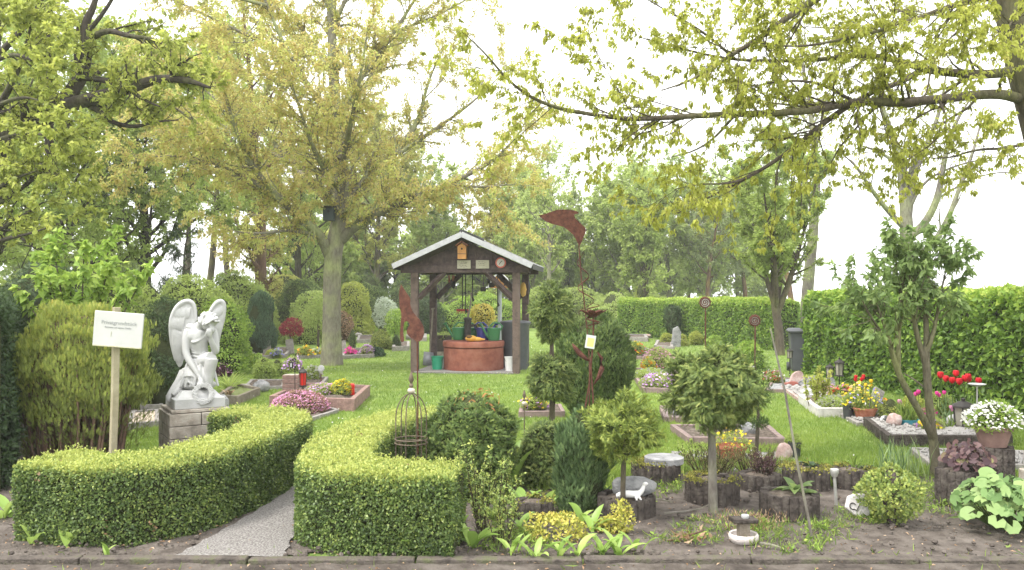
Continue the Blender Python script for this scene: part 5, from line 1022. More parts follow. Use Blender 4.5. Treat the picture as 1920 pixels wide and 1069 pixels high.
for (px_, D_, w, h, m, lab, sz) in ((350, 20, 2.4, 1.9, m_green, 'broad green shrub under the trees left of the angel wings', .11), (560, 30, 2.2, 2.1, m_thuja, 'dark green conical shrub behind the red maple', .14), (585, 27, 1.7, 1.5, m_far, 'pale green rounded shrub between red maple and grey trunk', .11), (440, 27, 2.6, 2.2, m_green, 'tall green shrub left of the blue juniper', .12), (530, 33, 3.0, 2.3, m_olive, 'olive bush in the gap right of the blue juniper', .13),
    (655, 33, 1.8, 1.9, m_bright, 'bright green shrub just right of the grey trunk', .12), (690, 36, 2.0, 2.4, m_thuja, 'dark green shrub left of the white willow', .14), (760, 38, 2.6, 2.2, m_thuja, 'dark shrub behind the wolf figure', .14), (640, 28, .9, 1.0, m_dry, 'brownish shrub at the right edge of the grey trunk', .08), (800, 34, 1.6, 1.7, m_yew, 'dark column shrub left of the well posts', .14), (860, 36, 3.2, 1.4, m_fresh, 'clipped light green shrub seen below the shelter roof', .12), (920, 37, 3.0, 1.5, m_fresh, 'light green shrub right behind the dovecote pole', .12),
    (1010, 40, 2.4, 1.7, m_green, 'green shrub behind the rain barrel', .14), (1090, 42, 3.2, 1.9, m_green, 'broad green shrub far behind the twin ball tree', .14), (1150, 36, 2.0, 1.6, m_far, 'pale shrub at the left end of the back hedge', .13), (1200, 32, .75, 1.95, m_gold, 'golden green columnar conifer above the back hedge', .12), (260, 18, 2.2, 1.9, m_thuja, 'dark conifer mass behind the sign board', .12), (180, 16, 2.4, 2.0, m_green, 'green bush behind the big leaved shrub', .1), (60, 15, 2.2, 2.1, m_green, 'green bush at the left edge beyond the yew', .1), (480, 38, 3.4, 2.0, m_green, 'low far bush behind the blue juniper', .14), (1560, 26, 2.2, 1.3, m_far, 'pale twiggy bush just left of the right hedge end', .07)):
    shrub('shrub', lab, 'shrub', (X(px_, D_), D_, 0), mound(w, h), int((1400 + 900 * w * h) * 2.4), sz * .68, .62, m, 'spray' if m in (m_thuja, m_yew, m_gold) else 'q', lump=.24, lf=2.2, jit=.16, csc=.66)
# small trees and shrubs among the left graves
D_ = 24.; o = thing('red_maple', 'small dark red maple beside the blue juniper', 'small tree', (X(543, D_), D_, 0)); stem(o, [(0, 0, 0), (.03, 0, .3), (0, 0, .6)], [.035, .025, .02]); foliage([(.42, .25), (.5, .33), (.62, .33), (.74, .2), (.8, .02)], 1500, .06, .5, 'q', lump=.12, jit=.05).build('crown', m_redm, o)
D_ = 22.5; o = thing('weeping_standard', 'small grey green standard tree with thin trunk left of the big grey trunk', 'small tree', (X(596, D_), D_, 0)); stem(o, [(0, 0, 0), (.02, 0, .9)], [.035, .03]); foliage([(.7, .36), (.95, .42), (1.25, .38), (1.5, .25), (1.62, .03)], 2200, .07, .4, 'q', lump=.12, jit=.14, upw=-.5).build('crown', m_far, o)
D_ = 30.; o = thing('white_willow', 'whitish variegated willow standard left of the well house', 'small tree', (X(722, D_), D_, 0)); stem(o, [(0, 0, 0), (.0, 0, .9)], [.05, .04]); foliage([(.45, .2), (.75, .38), (1.0, .42), (1.25, .33), (1.38, .03)], 2200, .08, .4, 'q', lump=.14, jit=.1).build('crown', m_willow, o)
D_ = 27.; o = thing('weeping_standard', 'light green weeping standard in front of the white willow', 'small tree', (X(741, D_), D_, 0)); stem(o, [(0, 0, 0), (.0, 0, .8)], [.04, .03]); foliage([(.25, .22), (.5, .34), (.8, .36), (1.0, .25), (1.08, .03)], 2000, .08, .4, 'q', lump=.12, jit=.12, upw=-.6).build('crown', m_fresh, o)
for (px_, py, w, h, m, lab, tpl, pr) in ((661, 655, 15, 38, m_thuja, 'narrow bright little thuja cone right of the grey trunk', 'spray', 'c'), (714, 656, 38, 34, m_gold, 'round brownish gold shrub left of the wolf figure', 'spray', 'm'), (743, 655, 20, 26, m_yew, 'small dark round shrub at the foot of the wolf figure', 'spray', 'm'), (697, 625, 20, 14, m_fresh, 'far clipped light green ball left of the gold shrub', 'q', 'm'), (833, 612, 24, 22, m_green, 'round clipped ball seen through the shelter left bay', 'q', 'm'), (704, 669, 30, 16, m_juni, 'low grey green cushion in front of the gold shrub', 'q', 'm'),
    (465, 690, 22, 26, m_bright, 'yellow green clipped ball at the left grave row', 'q', 'm'), (484, 688, 22, 24, m_fresh, 'clipped ball beside the yellow green one', 'q', 'm'), (495, 710, 38, 38, m_green, 'rounded green shrub before the grey rock', 'q', 'm'), (520, 706, 30, 32, m_green, 'smaller green shrub right of the rounded one', 'q', 'm'), (512, 672, 26, 18, m_bright, 'low bright green cushion by the slanted grey stones', 'q', 'm'), (1250, 645, 22, 20, m_bright, 'bright clipped ball left of the small headstone', 'q', 'm'), (1280, 649, 22, 20, m_bright, 'bright clipped ball right of the small headstone', 'q', 'm'), (1305, 647, 26, 24, m_bright, 'largest bright clipped ball under the far glass spiral', 'q', 'm'), (1340, 655, 30, 26, m_fresh, 'pale clipped shrub behind the big conifer ball', 'q', 'm'), (1400, 690, 60, 45, m_fresh, 'loose light green shrub beneath the nearer glass spiral', 'q', 'm'),
    (1670, 792, 44, 44, m_gold, 'small golden green conifer in front of the right hedge', 'spray', 'm'), (1712, 796, 46, 52, m_bright, 'rounded yellow green conifer behind the blue planter', 'q', 'm'), (1762, 800, 60, 60, m_green, 'green leafy plant between the forked tree and the lantern', 'q', 'm')):
    D_ = gd(py); w, h = M(w, D_), M(h, D_); shrub('small_shrub', lab, 'shrub', (X(px_, D_), D_, 0), mound(w, h) if pr == 'm' else col_(w, h), int(700 + 1800 * (w + h)), max(.025, .09 * min(1, w * 1.6)), .6, m, tpl, lump=.05, lf=6, jit=.04)
D_ = gd(640); o = shrub('small_cypress', 'dark cypress clipped wider at the top beside the small headstone', 'shrub', (X(1261, D_), D_, 0), [(.02, .13), (.3, .2), (.7, .29), (1.0, .30), (1.12, .2), (1.16, .01)], 1800, .11, .6, m_yew, 'spray', lump=.04, lf=4, jit=.05, upw=1.)
D_ = 21.; o = thing('golden_ball_tree', 'round golden bush seen behind the watering cans', 'shrub', (X(905, D_), D_, 0)); stem(o, [(0, 0, 0), (0, 0, .9)], [.03, .03]); foliage(ballprof(1.03, .30, .28), 1800, .06, .6, 'q', lump=.04, jit=.03, vr=(.2, .9)).build('crown', leaf('golden_bush_leaf', [(0, (.42, .33, .06)), (.5, (.62, .50, .12)), (1, (.7, .58, .2))], .35, .5), o); core(ballprof(1.03, .30, .28), m_core, o, sc=.7)
# ================================================================== shrubs of the middle and the right bed
reseed(52)
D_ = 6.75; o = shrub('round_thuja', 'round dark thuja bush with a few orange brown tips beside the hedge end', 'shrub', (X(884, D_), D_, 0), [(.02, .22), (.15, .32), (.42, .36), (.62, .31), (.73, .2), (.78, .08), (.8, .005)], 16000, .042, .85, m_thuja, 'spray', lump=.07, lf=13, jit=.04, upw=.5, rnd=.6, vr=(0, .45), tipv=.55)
foliage([(.66, .25), (.78, .17), (.84, .05)], 60, .05, .7, 'spray', jit=.01).build('dead_tips', m_rusttip, o)
D_ = 9.1; o = thing('double_ball_tree', 'conifer trained into two balls one above the other on a thin trunk', 'topiary', (X(1034, D_), D_, 0)); stem(o, [(0, 0, 0), (.01, 0, .5), (0, 0, 1.2)], [.034, .03, .02])
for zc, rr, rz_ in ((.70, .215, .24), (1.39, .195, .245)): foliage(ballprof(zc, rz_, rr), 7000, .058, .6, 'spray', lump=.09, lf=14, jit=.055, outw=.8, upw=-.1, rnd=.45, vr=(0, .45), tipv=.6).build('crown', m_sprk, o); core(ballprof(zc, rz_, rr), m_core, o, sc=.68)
D_ = 5.95; o = thing('ball_tree', 'small standard conifer with wide yellow green crown on a forked stem', 'topiary', (X(1168, D_), D_, 0)); stem(o, [(0, 0, 0), (0, 0, .25), (.005, 0, .44)], [.022, .018, .018])
st = [Poly(curve([(.005, 0, .42), (.07 * math.cos(a), .07 * math.sin(a), .52), (.17 * math.cos(a), .15 * math.sin(a), .66)], [.013, .01, .005]).p, .013, .005) for a in np.linspace(0, 5.6, 7)]; wood(st, 'limbs', b_brown, o)
foliage([(.46, .08), (.52, .15), (.60, .21), (.68, .23), (.76, .19), (.82, .11), (.84, .01)], 8500, .045, .62, 'spray', lump=.11, lf=15, jit=.055, outw=.7, upw=.3, rnd=.6, vr=(0, .45), tipv=.6).build('crown', m_sprl, o); core([(.5, .08), (.6, .15), (.7, .17), (.77, .1)], m_core, o, sc=.6)
D_ = 6.2; o = thing('ball_tree', 'standard conifer with a large drooping green ball on a straight pale trunk', 'topiary', (X(1337, D_), D_, 0)); stem(o, [(0, 0, -.02), (0, 0, .04), (-.005, 0, .35), (-.012, 0, .75)], [.045, .036, .03, .026], m=b_pale)
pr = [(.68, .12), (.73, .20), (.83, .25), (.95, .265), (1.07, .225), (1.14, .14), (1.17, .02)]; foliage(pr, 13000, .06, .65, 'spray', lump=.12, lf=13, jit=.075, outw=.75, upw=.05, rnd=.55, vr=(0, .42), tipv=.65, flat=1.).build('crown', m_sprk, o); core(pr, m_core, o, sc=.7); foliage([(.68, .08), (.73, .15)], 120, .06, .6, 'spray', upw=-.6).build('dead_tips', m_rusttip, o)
D_ = 10.5; shrub('upright_yew', 'large dense dark green conifer behind the rusty flower bowl', 'shrub', (X(1117, D_), D_, 0), [(.02, .25), (.3, .40), (.7, .47), (1.0, .44), (1.2, .30), (1.32, .12), (1.35, .01)], 20000, .055, .75, m_thuja, 'spray', lump=.08, lf=5, jit=.05, upw=.9, rnd=.5, vr=(0, .4), tipv=.5)
D_ = 7.1; shrub('small_conifer', 'small drooping green conifer left of the feathery blue green one', 'shrub', (X(1013, D_), D_, 0), [(.02, .10), (.1, .15), (.28, .185), (.42, .15), (.52, .05), (.54, .005)], 6500, .045, .8, m_sprk, 'spray', lump=.1, lf=7, jit=.04, outw=.8, upw=.1, vr=(0, .45), tipv=.6)
D_ = 6.35; shrub('feathery_conifer', 'upright feathery blue green conifer in front of the rusty rods', 'shrub', (X(1090, D_), D_, 0), [(.01, .13), (.12, .19), (.35, .205), (.55, .15), (.66, .08), (.75, .01)], 8000, .06, .6, m_feather, 'fir', lump=.1, lf=7, jit=.05, outw=.35, upw=.9, rnd=.5, vr=(0, .45), tipv=.6)
def twiggy(label, px_, py, n, H, R, m, size, D=None, name='box_shrub', tpl='q', lpm=40, k=4):
    D = D or gd(py); o = thing(name, label, 'shrub', (X(px_, D), D, .01)); st = []
    for i in range(n): a = RNG.uniform(0, 6.28); r = R * math.sqrt(RNG.uniform(.05, 1)); st.append(Poly(wander((r * .45 * math.cos(a), r * .45 * math.sin(a), 0), (r * .7 * math.cos(a), r * .7 * math.sin(a), H), H * RNG.uniform(.6, 1.05), 6, .1, .05), .006, .002))
    s1 = kids(st, 16, (.05, .14), (.5, 1.), .1, .1, .6, .3, n=3, rmin=.0015); LV = Leaves(tpl); leaves_on(st + s1, lpm, size, LV, .6, -.1, .012, k, .15, (.25, 1)); wood(st + s1, 'stems', m_twig, o); LV.build('foliage', m, o); return o
twiggy('unclipped yellow green box sprigs at the right end of the hedge', 917, 1000, 14, .66, .17, m_box, .02, 5.65); twiggy('loose box plant in front of the round thuja', 900, 960, 8, .4, .16, m_box, .02, 6.0); twiggy('low box sprigs between hedge end and the log planter', 940, 1010, 11, .32, .16, m_box, .02, 5.4)
for (px_, py, w, h, lab) in ((1046, 1012, 105, 50, 'low golden euonymus cushion at the front of the bed'), (1166, 1005, 42, 60, 'upright golden euonymus at the foot of the forked standard'), (1140, 1000, 35, 28, 'small golden euonymus sprig beside the upright one')):
    D_ = gd(py); shrub('golden_euonymus', lab, 'shrub', (X(px_, D_), D_, .01), mound(M(w, D_), M(h, D_)), int(w * 12), .026, .6, m_euon, 'q', lump=.05, lf=12, jit=.03, inner=False, vr=(.1, .8))
D_ = 5.85; shrub('box_ball', 'loose yellow green box ball beside the painted white stone', 'shrub', (X(1672, D_), D_, 0), [(.0, .06), (.1, .12), (.2, .165), (.3, .175), (.37, .12), (.41, .03)], 4200, .028, .6, m_box, 'q', lump=.08, lf=9, jit=.035, upw=.5, vr=(.3, .8), tipv=.25, cm=mat('purple_brown_twigs', (.10, .07, .075), (.05, .035, .04), .95, 30.), csc=.4)
twiggy('purple brown twiggy heath in the middle log planter', 1335, 915, 40, .3, .3, leaf('dull_heath_leaf', [(0, (.07, .075, .03)), (.6, (.14, .15, .05)), (1, (.24, .17, .09))], .2, .7), .013, 7.4, 'heath_shrub', lpm=60); twiggy('second dull heath bush right of the big standard trunk', 1420, 912, 40, .28, .26, leaf('dull_heath_leaf', [(0, (.1, .1, .04))]), .013, 7.3, 'heath_shrub', lpm=60); twiggy('low ground covering shrub by the round stone slab', 1300, 890, 26, .22, .22, m_green, .02, 7.9, 'low_shrub')
# grave side topiary
D_ = 8.4; o = thing('cloud_pine', 'small trained conifer with three dark pads behind the big ball standard', 'topiary', (X(1418, D_), D_, 0)); stem(o, [(0, 0, 0), (.02, 0, .4), (-.01, 0, .9)], [.02, .016, .01])
for dx, zc, rr in ((.03, .33, .11), (-.06, .55, .13), (.05, .62, .1), (-.01, .88, .12)): foliage(ballprof(zc, rr * .75, rr), 420, .05, .5, 'fir', jit=.03, vr=(0, .6), off=(dx, 0, 0)).build('pad', m_thuja, o)
# ---- broad leaved plants along the front
reseed(53)
for (px_, py, k, L, lab) in ((62, 1022, 3, .15, 'single broad leaf pair at the left foot of the hedge'), (122, 1030, 4, .17, 'small broad leaved plant before the left hedge face'), (192, 1048, 3, .12, 'tiny broad leaf sprout at the kerb before the left hedge'), (775, 1044, 3, .2, 'upright broad leaf at the right hedge foot'), (838, 1030, 6, .24, 'broad leaved plant hanging over the right hedge corner'), (888, 1032, 6, .22, 'broad leaved plant just right of the hedge corner'), (925, 975, 6, .26, 'large leaved plant under the box sprigs'), (958, 1042, 5, .17, 'broad leaf sprout left of the golden cushion'), (975, 1000, 5, .18, 'broad leaved plant behind the kerb sprouts'), (1010, 1050, 5, .17, 'broad leaf sprout in front of the golden cushion'), (1052, 1050, 5, .17, 'pair of broad leaf shoots below the golden cushion'), (1084, 1046, 4, .18, 'broad leaf shoot right below the golden cushion'), (1128, 1045, 7, .19, 'leafy clump left of the fallen dry leaves'), (1160, 1046, 7, .2, 'lush leafy clump below the forked standard'), (1196, 1040, 3, .16, 'single arching broad leaf right of the lush clump'), (985, 965, 7, .26, 'large leaved plant growing from the low log planter'), (962, 915, 7, .38, 'tall broad leaved plant left of the drooping small conifer'), (1085, 985, 6, .2, 'broad leaved plant at the foot of the feathery conifer'), (1020, 965, 4, .22, 'broad leaved plant under the drooping small conifer'), (8, 975, 6, .3, 'pale leaved plant at the left picture edge'), (1110, 1000, 6, .19, 'long leaved plant behind the golden euonymus')):
    broad_plant('broad_leaved_plant', lab, px_, py, k, L, L * .3)
o = thing('round_leaved_plant', 'large clump of soft round scalloped leaves at the right edge', 'plant', (X(1888, 5.75), 5.75, .02)); n = 210; a = ru(0, 6.28, n); r = .34 * np.sqrt(ru(.0, 1, n)); z = .34 * np.sqrt(np.clip(1 - (r / .38) ** 2, 0, 1)) * ru(.5, 1, n) + .02; p = np.c_[r * np.cos(a), r * np.sin(a), z]; nn = unit(np.c_[np.cos(a) * r * 1.6, np.sin(a) * r * 1.6 - .25, np.full(n, .6)] + rdir(n) * .25)
Leaves('lobed').add(p, unit(np.cross(nn, rdir(n))), nn, .095 * ru(.6, 1.2, n), .095 * ru(.6, 1.2, n), ru(0, 1, n)).build('leaves', m_lady, o); mb = MB()
for q in p[::2]: mb.tube([(q[0] * .3, q[1] * .3, 0), (q[0] * .8, q[1] * .8, q[2] * .7), q], .003, 4, caps=False)
mb.build('stalks', m_wg, o)
o = thing('daffodil_leaves', 'tuft of upright grey green blades left of the forked tree', 'plant', (X(1688, 7.35), 7.35, 0)); LV = Leaves('b'); n = 70; a = ru(0, 6.28, n); e = ru(1.05, 1.5, n); LV.add(np.c_[RNG.normal(size=n) * .12, RNG.normal(size=n) * .06, np.zeros(n)], np.c_[np.cos(a) * np.cos(e), np.sin(a) * np.cos(e), np.sin(e)], rdir(n), ru(.22, .42, n), .014, ru(0, 1, n)); LV.build('blades', m_blade, o)
# ---- log planters
reseed(54)
PLN = {}
for key, px_, py, w, top, lab in (('a', 1180, 978, 95, 938, 'log ring planter behind the forked standard, with a white figurine'), ('b', 1345, 952, 88, 905, 'mossy log ring planter behind the straight pale trunk'), ('c', 1494, 980, 96, 932, 'log ring planter with dark leaves crossed by the leaning stick'), ('d', 1236, 912, 80, 874, 'mossy log ring planter carrying a round stone slab'), ('e', 1432, 925, 66, 893, 'small dark log ring planter with purple twigs'), ('f', 1522, 925, 74, 882, 'log ring planter farther back, left of the steel lamp'), ('g', 1612, 922, 66, 884, 'low mossy log ring planter right of the steel lamp'), ('h', 1812, 955, 66, 884, 'log planter with dark purple leaves beside the forked tree'), ('i', 1872, 925, 72, 842, 'tall log planter under the pot of white flowers'), ('j', 1001, 980, 60, 944, 'low mossy log ring half hidden by broad leaves')):
    PLN[key] = planter(lab, px_, py, w, top, key in 'bdfgj')
o = tag(MB().lathe([(.155, 0), (.165, .008), (.165, .055), (.15, .062), (.001, .062)], (0, 0, 0), 28).build('stone_slab', m_rock, None, angle=50), 'round grey stone slab resting on a mossy log ring', 'stone slab'); _, h_, D2 = PLN['d']; o.location = (X(1245, D2), D2, h_ - .01)
_, h_, D2 = PLN['a']; rock('grey_rock', 'flat grey rock lying on the log planter behind the white figurine', 1188, 0, 80, 42, m_rock, D2 + .05, h_ - .02, .16)
o = thing('white_figurine', 'white china figurine of a lying long necked animal on a log planter', 'figurine', (X(1182, D2 - .12), D2 - .12, h_)); mb = MB(); mb.tube(curve([(-.1, 0, .02), (-.07, 0, .03), (-.02, 0, .035), (.04, 0, .03), (.075, 0, .045), (.095, 0, .09), (.10, 0, .105)], [.012, .02, .026, .026, .018, .012, .012]).p, [.012, .02, .026, .026, .018, .012, .012], 12); mb.ball((.106, -.006, .108), (.02, .013, .013), 12, 8); mb.tube([(.05, -.02, .03), (.07, -.03, .0), (.075, -.035, -.04)], [.012, .008, .005], 8); mb.tube([(.03, -.02, .03), (.04, -.035, 0), (.04, -.04, -.03)], [.012, .008, .005], 8); b_ = mb.build('body', mat('glazed_white', (.76, .75, .73), (.7, .69, .67), .35, 10., spec=.5), o); fuse(b_, .004, 3); MB().tube([(.07, -.04, -.03), (.065, -.045, -.09), (.055, -.046, -.13), (.07, -.046, -.17)], .003, 5).build('string', mat('string', (.4, .37, .3)), o)
_, h_, D2 = PLN['c']; broad_plant('dark_leaved_plant', 'dark green leathery leaves filling the planter crossed by the stick', 1492, 0, 12, .19, .09, m_sm, D2, h_ - .01, (.3, 1.2), (.6, 1.4)); _, h_, D2 = PLN['f']; broad_plant('dark_leaved_plant', 'dark leaf rosette on the planter left of the steel lamp', 1518, 0, 9, .12, .05, m_yew, D2, h_ - .01, (.3, 1.1)); _, h_, D2 = PLN['g']; broad_plant('dark_leaved_plant', 'dark trailing leaf rosette on the low mossy planter', 1622, 0, 8, .11, .04, m_yew, D2, h_ - .01, (.2, .9)); broad_plant('grassy_tuft', 'light grassy tuft at the back of the low mossy planter', 1600, 0, 14, .18, .012, m_wg, D2 + .05, h_ - .01)
_, h_, D2 = PLN['e']; twiggy('purple twigs growing from the small dark planter', 1432, 0, 22, .2, .14, m_purp, .018, D2, 'purple_heath').location.z = h_ - .03
_, h_, D2 = PLN['h']; o = thing('purple_coral_bells', 'dark purple ruffled leaves spilling from the log planter by the forked tree', 'plant', (X(1812, D2), D2, h_ - .02)); n = 130; a = ru(0, 6.28, n); r = .17 * np.sqrt(ru(0, 1, n)); z = .22 * np.sqrt(np.clip(1 - (r / .19) ** 2, 0, 1)) * ru(.4, 1, n); nn = unit(np.c_[np.cos(a) * r * 3, np.sin(a) * r * 3 - .3, np.full(n, .5)] + rdir(n) * .4); Leaves('lobed').add(np.c_[r * np.cos(a), r * np.sin(a), z], unit(np.cross(nn, rdir(n))), nn, .06 * ru(.7, 1.2, n), .06 * ru(.7, 1.2, n), ru(0, .95, n)).build('leaves', m_purp, o)
_, h_, D2 = PLN['i']; o = thing('flower_pot', 'terracotta pot of small white flowers on the tall log planter', 'potted plant', (X(1862, D2), D2, h_)); MB().lathe([(.1, 0), (.135, .13), (.15, .135), (.152, .165), (.13, .165), (.12, .12), (.001, .12)], (0, 0, 0), 24).build('pot', mat('dusty_terracotta', (.27, .17, .14), (.2, .12, .10), .85, 12., bump=.2), o); pr = mound(.42, .21, .13); foliage(pr, 1800, .028, .4, 'q', jit=.03, lump=.05, lf=9).build('foliage', m_fresh, o); p, nn = profile_points(pr[1:], 330); blossom(Leaves('hex'), p + nn * .02, .026).build('blossoms', petal('white', C_['white']), o); core(pr, m_core, o, sc=.6)
D_ = 6.75; o = thing('wooden_post', 'short upright weathered log post at the foot of the forked tree', 'post', (X(1770, D_), D_, 0)); MB().lathe([(.045, -.05), (.045, .26), (.04, .27), (.001, .27)], (0, 0, 0), 12).build('log', m_log, o)
o = tag(MB().box((0, 0, .115), (.1, .1, .25)).build('concrete_post', m_ped, None, bevel=.01), 'square concrete post at the right picture edge', 'post'); o.location = (X(1928, 6.6), 6.6, 0)
# ---- small things in the right bed
D_ = 6.05; o = thing('painted_stone', 'white painted stone with a dark curled mark leaning behind the box ball', 'stone', (X(1607, D_), D_, .09)); bst = MB().prism([(-.085, -.02), (-.07, .06), (-.02, .085), (.05, .095), (.09, .05), (.085, -.05), (.03, -.085), (-.03, -.06)], -.02, .02); bst.build('stone_body', mat('white_paint_stone', (.66, .63, .62), (.56, .53, .52), .7, 20., bump=.3), o, bevel=.008); MB().tube([(-.04 + .022 * math.cos(t), -.024, -.005 + .022 * math.sin(t)) for t in np.linspace(.6, 5.2, 14)] + [(-.01, -.024, -.03), (.0, -.024, -.005), (.01, -.024, .02)], .0035, 6).build('mark', m_iron, o); o.rotation_euler = (math.radians(-14), math.radians(8), 0)
D_ = 6.4; o = thing('solar_lamp', 'slim stainless steel solar lamp stake in the bed', 'lamp', (X(1566, D_), D_, 0)); m_ss = mat('brushed_steel', (.55, .54, .51), (.45, .44, .42), .35, 30., metal=.5, spec=.5); MB().tube([(.01, 0, -.02), (-.006, 0, .23)], .012, 10).build('stake', m_ss, o); MB().lathe([(.02, .225), (.024, .235), (.032, .26), (.032, .278), (.03, .283), (.001, .284)], (-.006, 0, 0), 18).build('head', m_ss, o)
D_ = 5.45; o = thing('feeding_bowl', 'round white bowl with a wooden stump and plank seat in the soil', 'bowl', (X(1394, D_), D_, .012)); MB().lathe([(.075, 0), (.092, .02), (.095, .045), (.088, .058), (.078, .052), (.072, .03), (.06, .015), (.001, .012)], (0, 0, 0), 36).build('bowl', mat('chalky_white_bowl', (.62, .56, .52), (.52, .47, .44), .8, 20., bump=.3), o); MB().box((0, .0, .07), (.075, .06, .12)).build('stump', m_oldw, o, bevel=.008); MB().box((0, .0, .142), (.165, .1, .028), rotm(0, .03, .1)).build('plank', m_log, o, bevel=.006); MB().lathe([(.022, .156), (.026, .166), (.024, .176), (.001, .178)], (.008, -.01, 0), 16).build('knob', m_white, o)
D_ = 5.5; o = tag(MB().tube([(0, 0, -.03), (-.02, .02, .12), (-.085, .06, .5), (-.15, .1, .95), (-.235, .14, 1.37)], [.008, .0095, .009, .0075, .005], 8).build('leaning_stick', b_pale, None), 'long thin grey stick leaning left in the right bed', 'stick'); o.location = (X(1525, D_), D_, 0)
for (px_, py, L, az, lab) in ((1272, 973, .32, -.25, 'thin fallen twig lying on the soil left of the pale trunk'), (1236, 945, .2, -.5, 'short fallen twig beside the log planter with the figurine'), (1455, 1030, .25, -.4, 'fallen twig right of the white bowl')):
    D_ = gd(py); tag(MB().tube(wander((0, 0, .03), (math.cos(az), math.sin(az), 0), L, 5, .12, 0), [.008, .007, .003], 6).build('fallen_twig', b_pale, None), lab, 'twig').location = (X(px_, D_) - .1, D_, .01)
D_ = 5.42; o = thing('dead_leaf_clump', 'wilted brown leaf clump lying on the soil left of the white bowl', 'dead plant', (X(1290, D_), D_, .02)); LV = Leaves('v'); n = 40; LV.add(np.c_[RNG.normal(size=n) * .06, RNG.normal(size=n) * .03, ru(0, .07, n)], unit(rdir(n) + [0, 0, -.2]), rdir(n), ru(.03, .07, n), .025, ru(0, 1, n)); LV.build('leaves', m_dry, o); MB().tube(wander((-.13, 0, .01), (1, 0, .05), .28, 5, .1, 0), .006, 6).build('stalk', b_red, o)
D_ = 5.75; o = thing('dry_heath', 'dry reddish twiggy plant behind the white bowl', 'dead plant', (X(1400, D_), D_, .01)); LV = Leaves('q'); n = 500; p = np.c_[RNG.normal(size=n) * .13, RNG.normal(size=n) * .06, ru(0, .1, n)]; LV.add(p, unit(rdir(n) * .6 + [0, 0, .8]), rdir(n), .03, .006, ru(0, 1, n)); LV.build('twigs', m_dry, o)
# ================================================================== bins
D_ = 17.2; o = thing('wheelie_bin', 'dark grey wheelie bin with white sticker at the end of the right hedge', 'bin', (X(1506, D_), D_ + .25, 0), math.radians(-12)); bv = lambda a, b_, z: [(-a, -b_, z), (a, -b_, z), (a, b_, z), (-a, b_, z)]
MB().raw(bv(.15, .17, .02) + bv(.195, .23, .8), [(0, 1, 5, 4), (1, 2, 6, 5), (2, 3, 7, 6), (3, 0, 4, 7), (0, 3, 2, 1), (4, 5, 6, 7)]).build('bin_body', m_bin, o, bevel=.015); MB().raw(bv(.225, .26, .8) + bv(.235, .27, .84) + bv(.19, .22, .885), [(0, 1, 5, 4), (1, 2, 6, 5), (2, 3, 7, 6), (3, 0, 4, 7), (0, 3, 2, 1), (4, 5, 9, 8), (5, 6, 10, 9), (6, 7, 11, 10), (7, 4, 8, 11), (8, 9, 10, 11)]).build('lid', m_bin, o, bevel=.01); MB().box((-.14, -.213, .67), (.075, .004, .06)).build('sticker', mat('sticker_white', (.7, .7, .7), (.66, .66, .66), .5), o)
for s in (-1, 1): MB().lathe([(.001, -.03), (.09, -.03), (.09, .03), (.001, .03)], (s * .19, .2, .09), 18, rotm(0, math.pi / 2)).build('wheel', m_black, o)
# ================================================================== graves
reseed(55)
m_brick = mat('brown_brick', (.24, .15, .125), (.17, .11, .095), .85, 22., bump=.4, c3=(.30, .20, .17))
QL1 = [(505, 765), (664, 772), (694, 742), (560, 737)]; bed('raised brick edged grave planter with flowers and a red candle, before the grey trunk', QL1, m_brick, m_bed, .17, .07)
bed('low grave edged in pale stone with pink heather, in front of the brick planter', [(520, 787), (580, 792), (636, 774), (590, 763)], m_ston, m_bed, .05, .05); bed('grass topped grave with a wooden edge beside the angel pedestal', [(405, 757), (446, 760), (488, 742), (440, 733)], m_oldw, mat('grassy_fill', (.16, .20, .06), (.12, .13, .05), .95, 30.), .13, .05)
bed('sandy grave with pale edging between golden thuja and pedestal', [(235, 806), (300, 800), (300, 776), (245, 780)], m_ston, mat('sand', (.52, .44, .34), (.42, .35, .27), .95, 20., bump=.4), .07, .06); bed('flower grave with white edging behind the sandy one', [(262, 770), (305, 769), (318, 748), (270, 748)], m_ston, m_bed, .08, .05)
bed('small stone edged grave with white cyclamen behind the red lantern', [(560, 727), (606, 725), (616, 713), (575, 713)], m_ston, m_bed, .07, .05); bed('far grave with pale edging under the blue juniper', [(462, 677), (538, 671), (548, 657), (485, 657)], m_ston, m_bed, .1, .07); bed('far grave with pink flowers and white edging right of the grey trunk', [(640, 674), (702, 671), (700, 659), (645, 659)], m_ston, m_bed, .1, .07)
bed('far grave row with pale stones behind the little thuja cone', [(668, 644), (715, 642), (712, 634), (672, 634)], m_ston, m_bed, .12, .08); bed('grave with white edging at the foot of the wolf figure', [(735, 659), (768, 658), (768, 648), (738, 648)], m_ston, m_bed, .14, .08); bed('grave with grey rock and pale edging left of the brick pillar', [(455, 732), (532, 730), (536, 717), (470, 717)], m_ston, m_bed, .06, .05); bed('far grave with yellow flowers below the weeping standard', [(555, 674), (612, 671), (610, 662), (562, 662)], m_ston, m_bed, .08, .07)
for (q, lab) in ((((570, 645), (612, 644), (610, 636), (575, 636)), 'far pale edged grave left of the grey trunk'), (((770, 640), (800, 640), (800, 632), (772, 632)), 'far white edged grave seen left of the well posts'), (((655, 628), (700, 627), (700, 620), (660, 620)), 'most distant pale grave row right of the grey trunk')): bed(lab, q, m_ston, m_peb, .13, .08)
